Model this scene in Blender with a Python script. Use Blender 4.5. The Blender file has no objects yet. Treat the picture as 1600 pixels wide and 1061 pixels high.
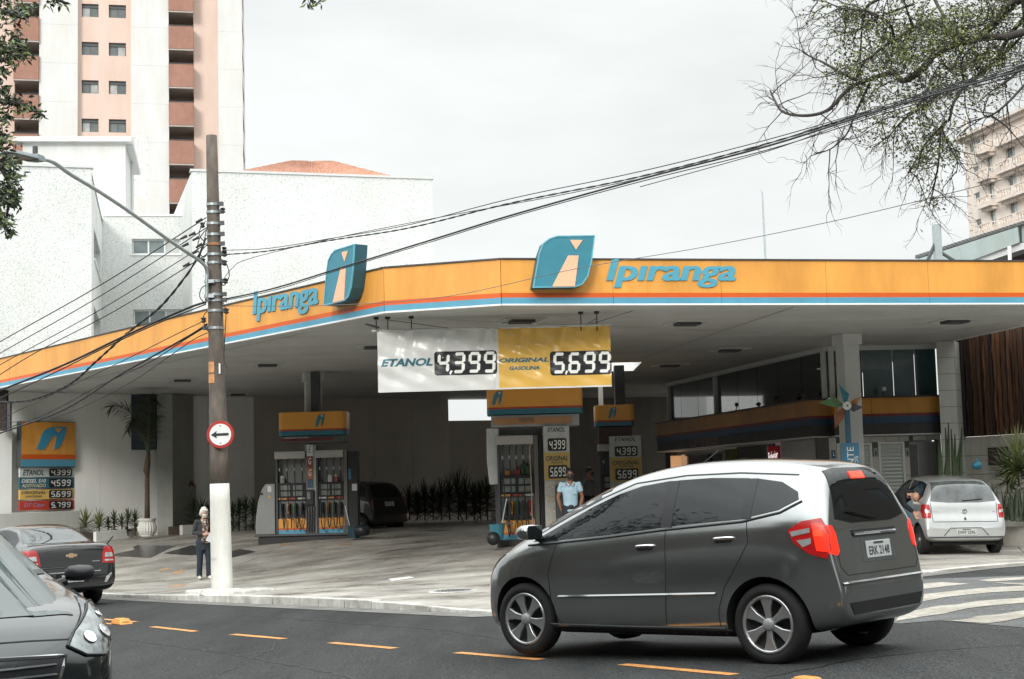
import bpy, bmesh, math, random
import numpy as np
from mathutils import Vector, Matrix
from mathutils.bvhtree import BVHTree
R = random.Random(7)
SC = bpy.context.scene
COL = SC.collection
# ------------------------------------------------------------------ camera
F = 2400.0; PITCH = math.atan(234.5/2400.0); ROLL = 0.026
fw = Vector((0, math.cos(PITCH), math.sin(PITCH)))
u0 = Vector((0, -math.sin(PITCH), math.cos(PITCH))); r0 = Vector((1, 0, 0))
cr = r0*math.cos(ROLL) - u0*math.sin(ROLL)
cu = u0*math.cos(ROLL) + r0*math.sin(ROLL)
cam = bpy.data.cameras.new('camera'); camo = bpy.data.objects.new('camera', cam); COL.objects.link(camo)
cam.sensor_width = 36; cam.lens = F*36/1600; cam.clip_end = 3000; cam.clip_start = .1
m = Matrix((cr, cu, -fw)).transposed().to_4x4(); camo.matrix_world = m
SC.camera = camo
# ------------------------------------------------------------------ overcast daylight
SUN_EL, SUN_AZ = math.radians(27), math.radians(200)   # azimuth from +Y clockwise: behind the viewer, a little left
w = bpy.data.worlds.new('World'); SC.world = w; w.use_nodes = True
nt = w.node_tree; N = nt.nodes; L = nt.links
bg = N['Background']
sky = N.new('ShaderNodeTexSky'); sky.sky_type = 'NISHITA'; sky.sun_disc = False
sky.sun_elevation = SUN_EL; sky.sun_rotation = SUN_AZ; sky.dust_density = 4; sky.air_density = 1
hs = N.new('ShaderNodeHueSaturation'); hs.inputs['Saturation'].default_value = .12
L.new(sky.outputs[0], hs.inputs['Color'])
tc = N.new('ShaderNodeTexCoord'); sp = N.new('ShaderNodeSeparateXYZ'); L.new(tc.outputs['Generated'], sp.inputs[0])
mr = N.new('ShaderNodeMapRange'); mr.inputs[1].default_value = .34; mr.inputs[2].default_value = .95
mr.inputs[3].default_value = 6.0; mr.inputs[4].default_value = 25   # overcast dome: zenith brighter than horizon
L.new(sp.outputs['Z'], mr.inputs[0])
mp = N.new('ShaderNodeMapping'); mp.inputs['Scale'].default_value = (2.2, 2.2, 7); L.new(tc.outputs['Generated'], mp.inputs[0])
nz = N.new('ShaderNodeTexNoise'); nz.inputs['Scale'].default_value = 1.6; nz.inputs['Detail'].default_value = 5; nz.inputs['Roughness'].default_value = .5
L.new(mp.outputs[0], nz.inputs['Vector'])
cr_ = N.new('ShaderNodeMapRange'); cr_.inputs[1].default_value = .3; cr_.inputs[2].default_value = .62; cr_.inputs[3].default_value = .86; cr_.inputs[4].default_value = 1.04
L.new(nz.outputs[0], cr_.inputs[0])
mu = N.new('ShaderNodeMath'); mu.operation = 'MULTIPLY'; L.new(mr.outputs[0], mu.inputs[0]); L.new(cr_.outputs[0], mu.inputs[1])
cc = N.new('ShaderNodeMix'); cc.data_type = 'RGBA'; cc.blend_type = 'MULTIPLY'; cc.inputs[0].default_value = 1
cc.inputs[6].default_value = (.965, 1.0, .995, 1)
L.new(mu.outputs[0], cc.inputs[7])
mx = N.new('ShaderNodeMix'); mx.data_type = 'RGBA'; mx.inputs[0].default_value = .97
L.new(hs.outputs[0], mx.inputs[6]); L.new(cc.outputs[2], mx.inputs[7])
L.new(mx.outputs[2], bg.inputs['Color']); bg.inputs['Strength'].default_value = .115
sl = bpy.data.lights.new('sun', 'SUN'); sl.energy = 1.5; sl.angle = math.radians(16); sl.color = (1, .965, .92)
so = bpy.data.objects.new('sun', sl); COL.objects.link(so)
sd = Vector((math.sin(SUN_AZ)*math.cos(SUN_EL), math.cos(SUN_AZ)*math.cos(SUN_EL), math.sin(SUN_EL)))
so.rotation_euler = sd.to_track_quat('Z', 'Y').to_euler(); so.location = sd*60
SC.view_settings.view_transform = 'Standard'; SC.view_settings.look = 'None'
SC.view_settings.gamma = 1; SC.view_settings.exposure = 0.5; SC.view_settings.use_curve_mapping = False
SC.cycles.max_bounces = 8; SC.cycles.diffuse_bounces = 4; SC.cycles.glossy_bounces = 4; SC.cycles.transparent_max_bounces = 12
# ------------------------------------------------------------------ materials
MATS = {}
def M(name, col=(.5,.5,.5), rough=.6, metal=0, var=.12, scale=3, bump=0, bscale=40, coat=0, emit=0, spec=.5, dirt=0, stretch=None, det=6, var2=None, aniso=None):
    if name in MATS: return MATS[name]
    mt = bpy.data.materials.new(name); mt.use_nodes = True; n = mt.node_tree.nodes; l = mt.node_tree.links
    p = n['Principled BSDF']; p.inputs['Roughness'].default_value = rough; p.inputs['Metallic'].default_value = metal
    p.inputs['Specular IOR Level'].default_value = spec
    if coat: p.inputs['Coat Weight'].default_value = coat; p.inputs['Coat Roughness'].default_value = .04
    tc = n.new('ShaderNodeTexCoord'); mp = n.new('ShaderNodeMapping'); l.new(tc.outputs['Object'], mp.inputs[0])
    if stretch: mp.inputs['Scale'].default_value = stretch
    nz = n.new('ShaderNodeTexNoise'); nz.inputs['Scale'].default_value = scale; nz.inputs['Detail'].default_value = det; nz.inputs['Roughness'].default_value = .62
    l.new(mp.outputs[0], nz.inputs['Vector'])
    rp = n.new('ShaderNodeValToRGB'); rp.color_ramp.elements[0].position = .3; rp.color_ramp.elements[1].position = .7
    c0 = [max(0, c*(1-var)) for c in col]; c1 = [min(1, c*(1+var)) for c in col]
    if var2: c0 = var2
    rp.color_ramp.elements[0].color = (*c0, 1); rp.color_ramp.elements[1].color = (*c1, 1)
    l.new(nz.outputs[0], rp.inputs[0]); out = rp.outputs[0]
    if dirt:
        n2 = n.new('ShaderNodeTexNoise'); n2.inputs['Scale'].default_value = .7; n2.inputs['Detail'].default_value = 8; n2.inputs['Roughness'].default_value = .7
        m2 = n.new('ShaderNodeMapping'); m2.inputs['Scale'].default_value = (1.6, 1.6, .35); l.new(tc.outputs['Object'], m2.inputs[0]); l.new(m2.outputs[0], n2.inputs['Vector'])
        r2 = n.new('ShaderNodeValToRGB'); r2.color_ramp.elements[0].position = .36; r2.color_ramp.elements[1].position = .6
        k = 1-dirt; r2.color_ramp.elements[0].color = (k, k*.98, k*.93, 1); r2.color_ramp.elements[1].color = (1,1,1,1)
        l.new(n2.outputs[0], r2.inputs[0])
        mm = n.new('ShaderNodeMix'); mm.data_type = 'RGBA'; mm.blend_type = 'MULTIPLY'; mm.inputs[0].default_value = 1
        l.new(out, mm.inputs[6]); l.new(r2.outputs[0], mm.inputs[7]); out = mm.outputs[2]
    l.new(out, p.inputs['Base Color'])
    if bump:
        nb = n.new('ShaderNodeTexNoise'); nb.inputs['Scale'].default_value = bscale; nb.inputs['Detail'].default_value = 4; l.new(mp.outputs[0], nb.inputs['Vector'])
        b = n.new('ShaderNodeBump'); b.inputs['Strength'].default_value = bump; b.inputs['Distance'].default_value = .02
        l.new(nb.outputs[0], b.inputs['Height']); l.new(b.outputs[0], p.inputs['Normal'])
    if emit:
        p.inputs['Emission Strength'].default_value = emit; l.new(out, p.inputs['Emission Color'])
    MATS[name] = mt
    return mt
# ------------------------------------------------------------------ pixel <-> world
def ray(px, py): return fw*F + cr*(px-800) + cu*(530.5-py)
def W(px, py, D):
    d = ray(px, py); return d*(D/d.y)
def Wz(px, py, z):
    d = ray(px, py); return d*(z/d.z)
def proj(p):
    p = Vector(p); k = p.dot(fw); return (800+F*p.dot(cr)/k, 530.5-F*p.dot(cu)/k)
def XatD(px, D):        # x on the eye-level line
    return W(px, 765-.026*(px-800), D).x
def Rz(x, y):           # road plane
    return -1.245+.029*x-.0142*y
CURB = [(-24,55.5),(-14,40),(-9.8,33.5),(-5.6,27),(-1.73,21.3),(-.32,19.2),(.9,19.0),(3.2,20.6),(7,23.7),(8.3,24.2),(14,25.4),(26,27)]
ANCH = [(x,y,Rz(x,y)+.10) for x,y in CURB[:5]]+[(x,y,Rz(x,y)+.03) for x,y in CURB[5:]]+[
 (-6.8,34,-1.83),(-5.5,40.5,-1.22),(-9,43,-1.25),(0,33.7,-1.19),(1.2,31.5,-1.27),(3.2,41,-1.15),(-17,46,-1.3),(-11.3,49,-1.14),
 (-2.5,55,-1.05),(4,56,-1.05),(5,49,-1.1),(8,37.4,-1.2),(11,37,-1.27),(8.75,30,-1.51),(9.0,27,-1.44),(9.2,34,-1.4),(-3,30,-1.58),(14,35,-1.35),(20,60,-1.2),(-25,70,-1.2)]
_P = np.array([(a[0],a[1]) for a in ANCH]); _v = np.array([a[2] for a in ANCH]); _n = len(ANCH)
def _tps(r2): return np.where(r2 > 1e-9, r2*np.log(r2+1e-12), 0)
_d = ((_P[:,None]-_P[None])**2).sum(-1)
_A = np.zeros((_n+3,_n+3)); _A[:_n,:_n] = _tps(_d)+np.eye(_n)*.08; _A[:_n,_n] = 1; _A[:_n,_n+1:] = _P; _A[_n,:_n] = 1; _A[_n+1:,:_n] = _P.T
_c = np.linalg.solve(_A, np.concatenate([_v, [0,0,0]]))
def G(x, y):            # forecourt height
    r2 = ((_P-np.array([x,y]))**2).sum(-1)
    return float(_tps(r2)@_c[:_n]+_c[_n]+_c[_n+1]*x+_c[_n+2]*y)
def hit(px, py, fn=None, lo=8, hi=90):     # where the sight line meets a height field
    fn = fn or G; d = ray(px, py); a, b = lo, hi
    for _ in range(50):
        mid = (a+b)/2; p = d*(mid/d.y)
        if p.z > fn(p.x, p.y): a = mid
        else: b = mid
    return d*(a/d.y)
# ------------------------------------------------------------------ mesh helpers
class MB:
    def __init__(s): s.v = []; s.f = []; s.m = []; s.k = 0; s.T = None
    def mat(s, k): s.k = k; return s
    def add(s, vs, fs):
        b = len(s.v)
        for v in vs:
            v = Vector(v); s.v.append(s.T @ v if s.T else v)
        for f in fs: s.f.append([b+i for i in f]); s.m.append(s.k)
        return s
    def box(s, x0, x1, y0, y1, z0, z1):
        return s.add([(x0,y0,z0),(x1,y0,z0),(x1,y1,z0),(x0,y1,z0),(x0,y0,z1),(x1,y0,z1),(x1,y1,z1),(x0,y1,z1)],
            [(0,3,2,1),(4,5,6,7),(0,1,5,4),(1,2,6,5),(2,3,7,6),(3,0,4,7)])
    def cbox(s, c, sx, sy, sz): return s.box(c[0]-sx/2,c[0]+sx/2,c[1]-sy/2,c[1]+sy/2,c[2]-sz/2,c[2]+sz/2)
    def hexa(s, b, t):     # bottom loop, top loop (4 each, ccw from above)
        return s.add(list(b)+list(t), [(0,3,2,1),(4,5,6,7),(0,1,5,4),(1,2,6,5),(2,3,7,6),(3,0,4,7)])
    def wallseg(s, a, b, z0, z1, th):    # vertical slab from a to b (xy), thickness to the far side
        a = Vector(a[:2]); b = Vector(b[:2]); d = (b-a).normalized(); n = Vector((-d.y, d.x))*th
        q = [a, b, b+n, a+n]
        return s.hexa([(p.x,p.y,z0) for p in q], [(p.x,p.y,z1) for p in q])
    def prism(s, poly, o, ux, uy, depth):   # polygon in plane (o,ux,uy), extruded by vector depth
        o = Vector(o); ux = Vector(ux); uy = Vector(uy); depth = Vector(depth)
        a = [o+ux*p[0]+uy*p[1] for p in poly]; n = len(a)
        return s.add(a+[p+depth for p in a], [tuple(range(n)), tuple(range(2*n-1, n-1, -1))]+[(i, i+n, (i+1) % n+n, (i+1) % n) for i in range(n)])
    def flat(s, poly, o, ux, uy):
        o = Vector(o); ux = Vector(ux); uy = Vector(uy)
        return s.add([o+ux*p[0]+uy*p[1] for p in poly], [tuple(range(len(poly)))])
    def tube(s, pts, r, n=6, cap=True):
        pts = [Vector(p) for p in pts]; rs = r if isinstance(r, (list, tuple)) else [r]*len(pts)
        vs = []; fs = []; prev = None
        for i, p in enumerate(pts):
            t = (pts[min(i+1, len(pts)-1)]-pts[max(i-1, 0)])
            if t.length < 1e-9: t = Vector((0,0,1))
            t.normalize()
            a = prev if prev is not None else (Vector((0,0,1)) if abs(t.z) < .9 else Vector((1,0,0)))
            u = (a-t*a.dot(t))
            if u.length < 1e-6: u = t.orthogonal()
            u.normalize(); prev = u; v = t.cross(u)
            for k in range(n):
                q = 2*math.pi*k/n; vs.append(p+(u*math.cos(q)+v*math.sin(q))*rs[i])
        for i in range(len(pts)-1):
            for k in range(n):
                fs.append((i*n+k, i*n+(k+1) % n, (i+1)*n+(k+1) % n, (i+1)*n+k))
        if cap: fs.append(tuple(range(n-1, -1, -1))); fs.append(tuple(range((len(pts)-1)*n, len(pts)*n)))
        return s.add(vs, fs)
    def lathe(s, prof, n=16, c=(0,0,0), axis='z', cap=True):
        vs = []; fs = []; c = Vector(c)
        for r, z in prof:
            for k in range(n):
                a = 2*math.pi*k/n
                q = Vector((r*math.cos(a), r*math.sin(a), z)) if axis == 'z' else Vector((r*math.cos(a), z, r*math.sin(a)))
                vs.append(c+q)
        for i in range(len(prof)-1):
            for k in range(n):
                f = (i*n+k, i*n+(k+1) % n, (i+1)*n+(k+1) % n, (i+1)*n+k)
                fs.append(f if axis == 'z' else f[::-1])
        if cap: fs.append(tuple(range(n-1, -1, -1))); fs.append(tuple(range((len(prof)-1)*n, len(prof)*n)))
        return s.add(vs, fs)
    def build(s, name, mats, parent=None, world=False, smooth=False, bevel=0, recalc=True):
        if not isinstance(mats, (list, tuple)): mats = [mats]
        vs = s.v
        if parent is not None and world:
            inv = WM[parent.name].inverted() if parent.name in WM else Matrix.Identity(4); vs = [inv @ v for v in vs]
        me = bpy.data.meshes.new(name); me.from_pydata([tuple(v) for v in vs], [], s.f)
        for x in mats: me.materials.append(x)
        me.polygons.foreach_set('material_index', s.m)
        me.polygons.foreach_set('use_smooth', [smooth]*len(s.f))
        me.update()
        if recalc:
            bm = bmesh.new(); bm.from_mesh(me); bmesh.ops.recalc_face_normals(bm, faces=bm.faces); bm.to_mesh(me); bm.free()
        o = bpy.data.objects.new(name, me); COL.objects.link(o)
        if parent is not None: o.parent = parent
        if bevel:
            b = o.modifiers.new('b', 'BEVEL'); b.width = bevel; b.segments = 2; b.limit_method = 'ANGLE'
        return o
WM = {}
def thing(name, label, cat, loc=(0,0,0), rotz=0, group=None, mtx=None):
    o = bpy.data.objects.new(name, None); COL.objects.link(o); o.empty_display_size = .1
    if mtx is None: mtx = Matrix.Translation(loc) @ Matrix.Rotation(rotz, 4, 'Z')
    o.matrix_world = mtx; WM[o.name] = mtx.copy()
    tag(o, label, cat, group); return o
def tag(o, label, cat=None, group=None, kind=None):
    if label: o['label'] = label
    if cat: o['category'] = cat
    if group: o['group'] = group
    if kind: o['kind'] = kind
    return o
def struct(o): o['kind'] = 'structure'; return o
def link_copy(o, parent=None, name=None):
    c = o.copy(); COL.objects.link(c)
    if parent is not None: c.parent = parent
    return c
def copy_tree(src, loc, rotz=0, label=None, scale=1, group=None):
    c = src.copy(); COL.objects.link(c); c.location = loc; c.rotation_euler = (0,0,rotz); c.scale = (scale,)*3
    if label: c['label'] = label
    if group: c['group'] = group
    for ch in src.children:
        d = ch.copy(); COL.objects.link(d); d.parent = c
        for g in ch.children:
            e = g.copy(); COL.objects.link(e); e.parent = d
    return c
_fonts = {}
def text_mesh(txt, shear=0, bold=0, res=3):
    key = (txt, shear, bold)
    if key in _fonts: return _fonts[key]
    cu_ = bpy.data.curves.new('t', 'FONT'); cu_.body = txt; cu_.shear = shear; cu_.offset = bold; cu_.resolution_u = res; cu_.size = 1
    o = bpy.data.objects.new('t', cu_); COL.objects.link(o)
    bpy.context.view_layer.update()
    me = o.evaluated_get(bpy.context.evaluated_depsgraph_get()).to_mesh()
    vs = [v.co.copy() for v in me.vertices]; fs = [tuple(p.vertices) for p in me.polygons]
    o.to_mesh_clear() if False else None
    bpy.data.objects.remove(o); bpy.data.curves.remove(cu_)
    x0 = min(v.x for v in vs); x1 = max(v.x for v in vs); y0 = min(v.y for v in vs); y1 = max(v.y for v in vs)
    vs = [((v.x-x0)/(x1-x0), (v.y-y0)/(y1-y0)) for v in vs]
    _fonts[key] = (vs, fs); return _fonts[key]
def put_text(mb, txt, o, ux, uy, shear=0, bold=0, depth=None):
    """text filling the rectangle o, ux, uy; depth = extrusion vector"""
    vs, fs = text_mesh(txt, shear, bold); o = Vector(o); ux = Vector(ux); uy = Vector(uy)
    a = [o+ux*x+uy*y for x, y in vs]
    mb.add(a, fs)
    if depth is not None:
        depth = Vector(depth); n = len(a); e = {}
        for f in fs:
            for i in range(len(f)):
                k = (f[i], f[(i+1) % len(f)]); e[k] = 1
        side = [(a_, b_, b_+n, a_+n) for (a_, b_) in e if (b_, a_) not in e]
        mb.add(a+[p-depth for p in a], side)
    return mb
SEG = {'0':'abcdef','1':'bc','2':'abged','3':'abgcd','4':'fgbc','5':'afgcd','6':'afgecd','7':'abc','8':'abcdefg','9':'abcfgd'}
def seg_polys(ch):
    """7 segment digit in the unit box, w=.6 h=1, slanted"""
    t = .075; g = .015; out = []; w_ = .55; h = 1.0
    def hz(y): return [(g+t*.6, y), (t+g*2, y+t), (w_-t-g*2, y+t), (w_-g-t*.6, y), (w_-t-g*2, y-t), (t+g*2, y-t)]
    def vt(x, y0, y1): return [(x, y0+g), (x+t, y0+t), (x+t, y1-t), (x, y1-g), (x-t, y1-t), (x-t, y0+t)]
    S = {'a': hz(h-t), 'g': hz(h/2), 'd': hz(t), 'f': vt(t*.8, h/2, h-t), 'b': vt(w_-t*.8, h/2, h-t), 'e': vt(t*.8, t, h/2), 'c': vt(w_-t*.8, t, h/2)}
    for c in SEG[ch]: out.append(S[c])
    return out
def put_digits(mb, s, o, ux, uy, shear=.08):
    """digits like 4,399 filling rectangle o,ux,uy"""
    o = Vector(o); ux = Vector(ux); uy = Vector(uy); cells = []; x = 0
    for ch in s:
        if ch == ',': cells.append((',', x-.09)); x += .02
        else: cells.append((ch, x)); x += .74
    W_ = x-.74+.55+.02
    for ch, cx in cells:
        polys = [[(.0, -.08), (.1, .12), (.0, .14), (-.06, .02)]] if ch == ',' else seg_polys(ch)
        for p in polys:
            mb.flat([((cx+a+shear*b)/W_, b) for a, b in p], o, ux, uy)
    return mb
def rrect(w_, h, r, n=4):
    pts = []
    for cx, cy, a0 in ((w_-r, r, -90), (w_-r, h-r, 0), (r, h-r, 90), (r, r, 180)):
        for k in range(n+1):
            a = math.radians(a0+90*k/n); pts.append((cx+r*math.cos(a), cy+r*math.sin(a)))
    return pts
# ------------------------------------------------------------------ palette
ORANGE = M('orange_paint', (.80,.37,.075), .42, var=.07, scale=.6, dirt=.22)
REDP = M('red_stripe', (.62,.10,.012), .45, var=.05)
BLUEP = M('blue_stripe', (.10,.33,.47), .45, var=.06, dirt=.1)
WHITE = M('white_paint', (.78,.79,.77), .6, var=.04, scale=1, dirt=.10)
WHITE2 = M('white_clean', (.80,.80,.78), .5, var=.03)
CEIL = M('ceiling_sheet', (.50,.51,.50), .55, var=.10, scale=.5, stretch=(.3,2,1), dirt=.12)
TEAL = M('teal_sign', (.045,.22,.29), .35, var=.08)
PEACH = M('peach_sign', (.86,.48,.30), .5, var=.04)
BLACK = M('black_plastic', (.012,.014,.016), .45, var=.2)
RUBBER = M('rubber', (.014,.014,.015), .8, var=.2)
GREYM = M('grey_metal', (.33,.34,.34), .45, metal=.3, var=.1)
DGREY = M('dark_grey', (.06,.065,.068), .55, var=.15)
LGREY = M('light_grey', (.55,.56,.55), .5, var=.06)
CONC = M('pole_concrete', (.125,.105,.088), .85, var=.45, scale=6, bump=.5, bscale=30, stretch=(1,1,.35))
STEEL = M('galvanised_steel', (.42,.47,.48), .4, metal=.7, var=.12, scale=8)
NAVY = M('navy_lettering', (.02,.06,.085), .5, var=.05)
TEALT = M('teal_lettering', (.03,.14,.19), .5, var=.05)
DIGIT = M('digit_white', (.85,.86,.83), .5, var=.02)
YEL = M('banner_yellow', (.72,.48,.12), .4, var=.04)
# ------------------------------------------------------------------ asphalt, forecourt concrete, markings
def asphalt():
    mt = bpy.data.materials.new('asphalt'); mt.use_nodes = True; n = mt.node_tree.nodes; l = mt.node_tree.links; p = n['Principled BSDF']
    tc = n.new('ShaderNodeTexCoord')
    def noise(sc, det=5, st=None):
        z = n.new('ShaderNodeTexNoise'); z.inputs['Scale'].default_value = sc; z.inputs['Detail'].default_value = det; z.inputs['Roughness'].default_value = .65
        q = n.new('ShaderNodeMapping'); l.new(tc.outputs['Object'], q.inputs[0])
        if st: q.inputs['Scale'].default_value = st; q.inputs['Rotation'].default_value = (0,0,math.radians(-36)) if False else (0,0,math.radians(36))
        l.new(q.outputs[0], z.inputs['Vector']); return z
    a = noise(55, 3); b = noise(.45, 9, (2.2,.35,1)); c = noise(.25, 3); v = n.new('ShaderNodeTexVoronoi'); v.inputs['Scale'].default_value = 85; l.new(tc.outputs['Object'], v.inputs['Vector'])
    r1 = n.new('ShaderNodeValToRGB'); e = r1.color_ramp.elements; e[0].position = .38; e[1].position = .66; e[0].color = (.005,.006,.0065,1); e[1].color = (.066,.069,.070,1); l.new(a.outputs[0], r1.inputs[0])
    r2 = n.new('ShaderNodeValToRGB'); e = r2.color_ramp.elements; e[0].position = .35; e[1].position = .68; e[0].color = (.62,.62,.62,1); e[1].color = (1.45,1.43,1.4,1); l.new(b.outputs[0], r2.inputs[0])
    mm = n.new('ShaderNodeMix'); mm.data_type = 'RGBA'; mm.blend_type = 'MULTIPLY'; mm.inputs[0].default_value = 1; l.new(r1.outputs[0], mm.inputs[6]); l.new(r2.outputs[0], mm.inputs[7])
    r3 = n.new('ShaderNodeValToRGB'); e = r3.color_ramp.elements; e[0].position = .03; e[1].position = .12; e[0].color = (.30,.30,.29,1); e[1].color = (0,0,0,1); l.new(v.outputs['Distance'], r3.inputs[0])
    m3 = n.new('ShaderNodeMix'); m3.data_type = 'RGBA'; m3.blend_type = 'ADD'; m3.inputs[0].default_value = .55; l.new(mm.outputs[2], m3.inputs[6]); l.new(r3.outputs[0], m3.inputs[7])
    l.new(m3.outputs[2], p.inputs['Base Color'])
    rr = n.new('ShaderNodeMapRange'); p.inputs['Specular IOR Level'].default_value = .22; rr.inputs[3].default_value = .70; rr.inputs[4].default_value = .95; l.new(c.outputs[0], rr.inputs[0]); l.new(rr.outputs[0], p.inputs['Roughness'])
    bb = n.new('ShaderNodeBump'); bb.inputs['Strength'].default_value = .55; bb.inputs['Distance'].default_value = .01; l.new(a.outputs[0], bb.inputs['Height']); l.new(bb.outputs[0], p.inputs['Normal'])
    return mt
ASPH = asphalt()
def concrete(name, lo, hi, wet=.35, warm=0):
    mt = bpy.data.materials.new(name); mt.use_nodes = True; n = mt.node_tree.nodes; l = mt.node_tree.links; p = n['Principled BSDF']
    tc = n.new('ShaderNodeTexCoord')
    def noise(sc, det, st, rot=0):
        z = n.new('ShaderNodeTexNoise'); z.inputs['Scale'].default_value = sc; z.inputs['Detail'].default_value = det; z.inputs['Roughness'].default_value = .68
        q = n.new('ShaderNodeMapping'); l.new(tc.outputs['Object'], q.inputs[0]); q.inputs['Scale'].default_value = st; q.inputs['Rotation'].default_value = (0,0,rot); l.new(q.outputs[0], z.inputs['Vector']); return z
    a = noise(.55, 9, (1,1,1), .35); b = noise(9, 6, (1,1,1)); c = noise(.8, 8, (.8,1.15,1), -.25)
    r1 = n.new('ShaderNodeValToRGB'); e = r1.color_ramp.elements; e[0].position = .34; e[1].position = .66; e[0].color = (*lo,1); e[1].color = (*hi,1); l.new(a.outputs[0], r1.inputs[0])
    r2 = n.new('ShaderNodeValToRGB'); e = r2.color_ramp.elements; e[0].position = .3; e[1].position = .7; e[0].color = (.75,.75,.75,1); e[1].color = (1.1,1.1,1.1,1); l.new(b.outputs[0], r2.inputs[0])
    r3 = n.new('ShaderNodeValToRGB'); e = r3.color_ramp.elements; e[0].position = .36; e[1].position = .62; e[0].color = (.66,.63,.61,1); e[1].color = (1,1,1,1); l.new(c.outputs[0], r3.inputs[0])
    x = r1.outputs[0]
    for r in (r2, r3):
        mm = n.new('ShaderNodeMix'); mm.data_type = 'RGBA'; mm.blend_type = 'MULTIPLY'; mm.inputs[0].default_value = 1; l.new(x, mm.inputs[6]); l.new(r.outputs[0], mm.inputs[7]); x = mm.outputs[2]
    l.new(x, p.inputs['Base Color'])
    rr = n.new('ShaderNodeMapRange'); rr.inputs[1].default_value = .35; rr.inputs[2].default_value = .62; rr.inputs[3].default_value = wet; rr.inputs[4].default_value = .75; l.new(c.outputs[0], rr.inputs[0]); l.new(rr.outputs[0], p.inputs['Roughness'])
    bb = n.new('ShaderNodeBump'); bb.inputs['Strength'].default_value = .25; bb.inputs['Distance'].default_value = .02; l.new(b.outputs[0], bb.inputs['Height']); l.new(bb.outputs[0], p.inputs['Normal'])
    return mt
SLAB = concrete('forecourt_concrete', (.31,.295,.27), (.53,.505,.45), .18)
GUTTER = concrete('gutter_concrete', (.10,.10,.095), (.24,.235,.22), .5)
KERBM = M('whitewashed_kerb', (.62,.61,.57), .8, var=.25, scale=5, dirt=.45, bump=.4, bscale=12)
# road: one sheet to the horizon following the street's slope nearby
def road_sheet():
    xs = [-900,-400,-150,-60]+[-30+i for i in range(72)]+[60,150,400,900]
    ys = [-900,-400,-120,-40,-20]+[-10+i for i in range(80)]+[90,150,400,900]
    C = [Vector(c) for c in CURB]
    def inside(x, y):          # metres behind the kerb line (negative: on the road)
        best = 1e9; sg_ = 1; p = Vector((x,y))
        for a, c in zip(C, C[1:]):
            d = c-a; t = max(0, min(1, (p-a).dot(d)/d.length_squared)); q = a+d*t; e = (p-q).length
            if e < best: best = e; sg_ = 1 if (d.x*(p-a).y-d.y*(p-a).x) > 0 else -1
        return best*sg_
    def rz(x, y):
        cx = max(-60, min(60, x)); cy = max(-40, min(90, y))
        z = Rz(cx, cy)
        if y > 18 and abs(x) < 60 and inside(x, y) > 1.25: z -= .6
        return z
    b = MB(); vs = [(x,y,rz(x,y)) for y in ys for x in xs]; n = len(xs)
    b.add(vs, [(j*n+i, j*n+i+1, (j+1)*n+i+1, (j+1)*n+i) for j in range(len(ys)-1) for i in range(n-1)])
    o = b.build('road', ASPH, smooth=True); return struct(o)
road = road_sheet()
tag(road, 'dark grey asphalt road sloping down to the left')
def rp(px, py, dz=0, fn=None):
    p = hit(px, py, fn or Rz, 2); return Vector((p.x, p.y, (fn or Rz)(p.x, p.y)+dz))
def road_poly(name, pix, mat, dz=.004, label=None, parent=None, th=.003):
    b = MB(); t = [rp(*q) for q in pix]
    b.add([p+Vector((0,0,dz)) for p in t], [tuple(range(len(t)))])
    o = b.build(name, mat, parent); return o
DASH = M('worn_orange_marking', (.60,.27,.075), .7, var=.4, scale=22, det=8, dirt=.2)
STRIPE = M('worn_white_marking', (.38,.355,.31), .75, var=.38, scale=11, det=9, dirt=.35)
# centre line dashes
for a, b_ in (((238,979.5),(306,987)), ((364,991.5),(444,998.5)), ((517,1004.5),(617,1013.5)), ((715,1020),(845,1031)), ((972,1038.5),(1148,1054.5)), ((1330,1066),(1560,1088))):
    p = rp(*a); q = rp(*b_); d = (q-p).normalized(); nrm = Vector((-d.y, d.x, 0))*.055
    vs = []
    K = 9
    for s in (1, -1):
        row = []
        for k in range(K):
            t = k/(K-1); c = p.lerp(q, t)+nrm*s*(1+.12*R.uniform(-1,1)); c.z = Rz(c.x, c.y)+.004; row.append(c)
        vs.append(row)
    bb = MB(); bb.add(vs[0]+vs[1], [(i, i+1, K+i+1, K+i) for i in range(K-1)]); bb.build('lane_dash', DASH, road)
for a, b_, dd in (((140,966),(212,972),.0), ((150,973.5),(180,975.5),0)):
    p = rp(*a); q = rp(*b_); d = (q-p).normalized(); nn = Vector((-d.y, d.x, 0))*.05
    bb = MB(); bb.add([Vector((v.x,v.y,Rz(v.x,v.y)+.004)) for v in (p+nn,q+nn,q-nn,p-nn)], [(0,1,2,3)]); bb.build('lane_dash', DASH, road)
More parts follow.
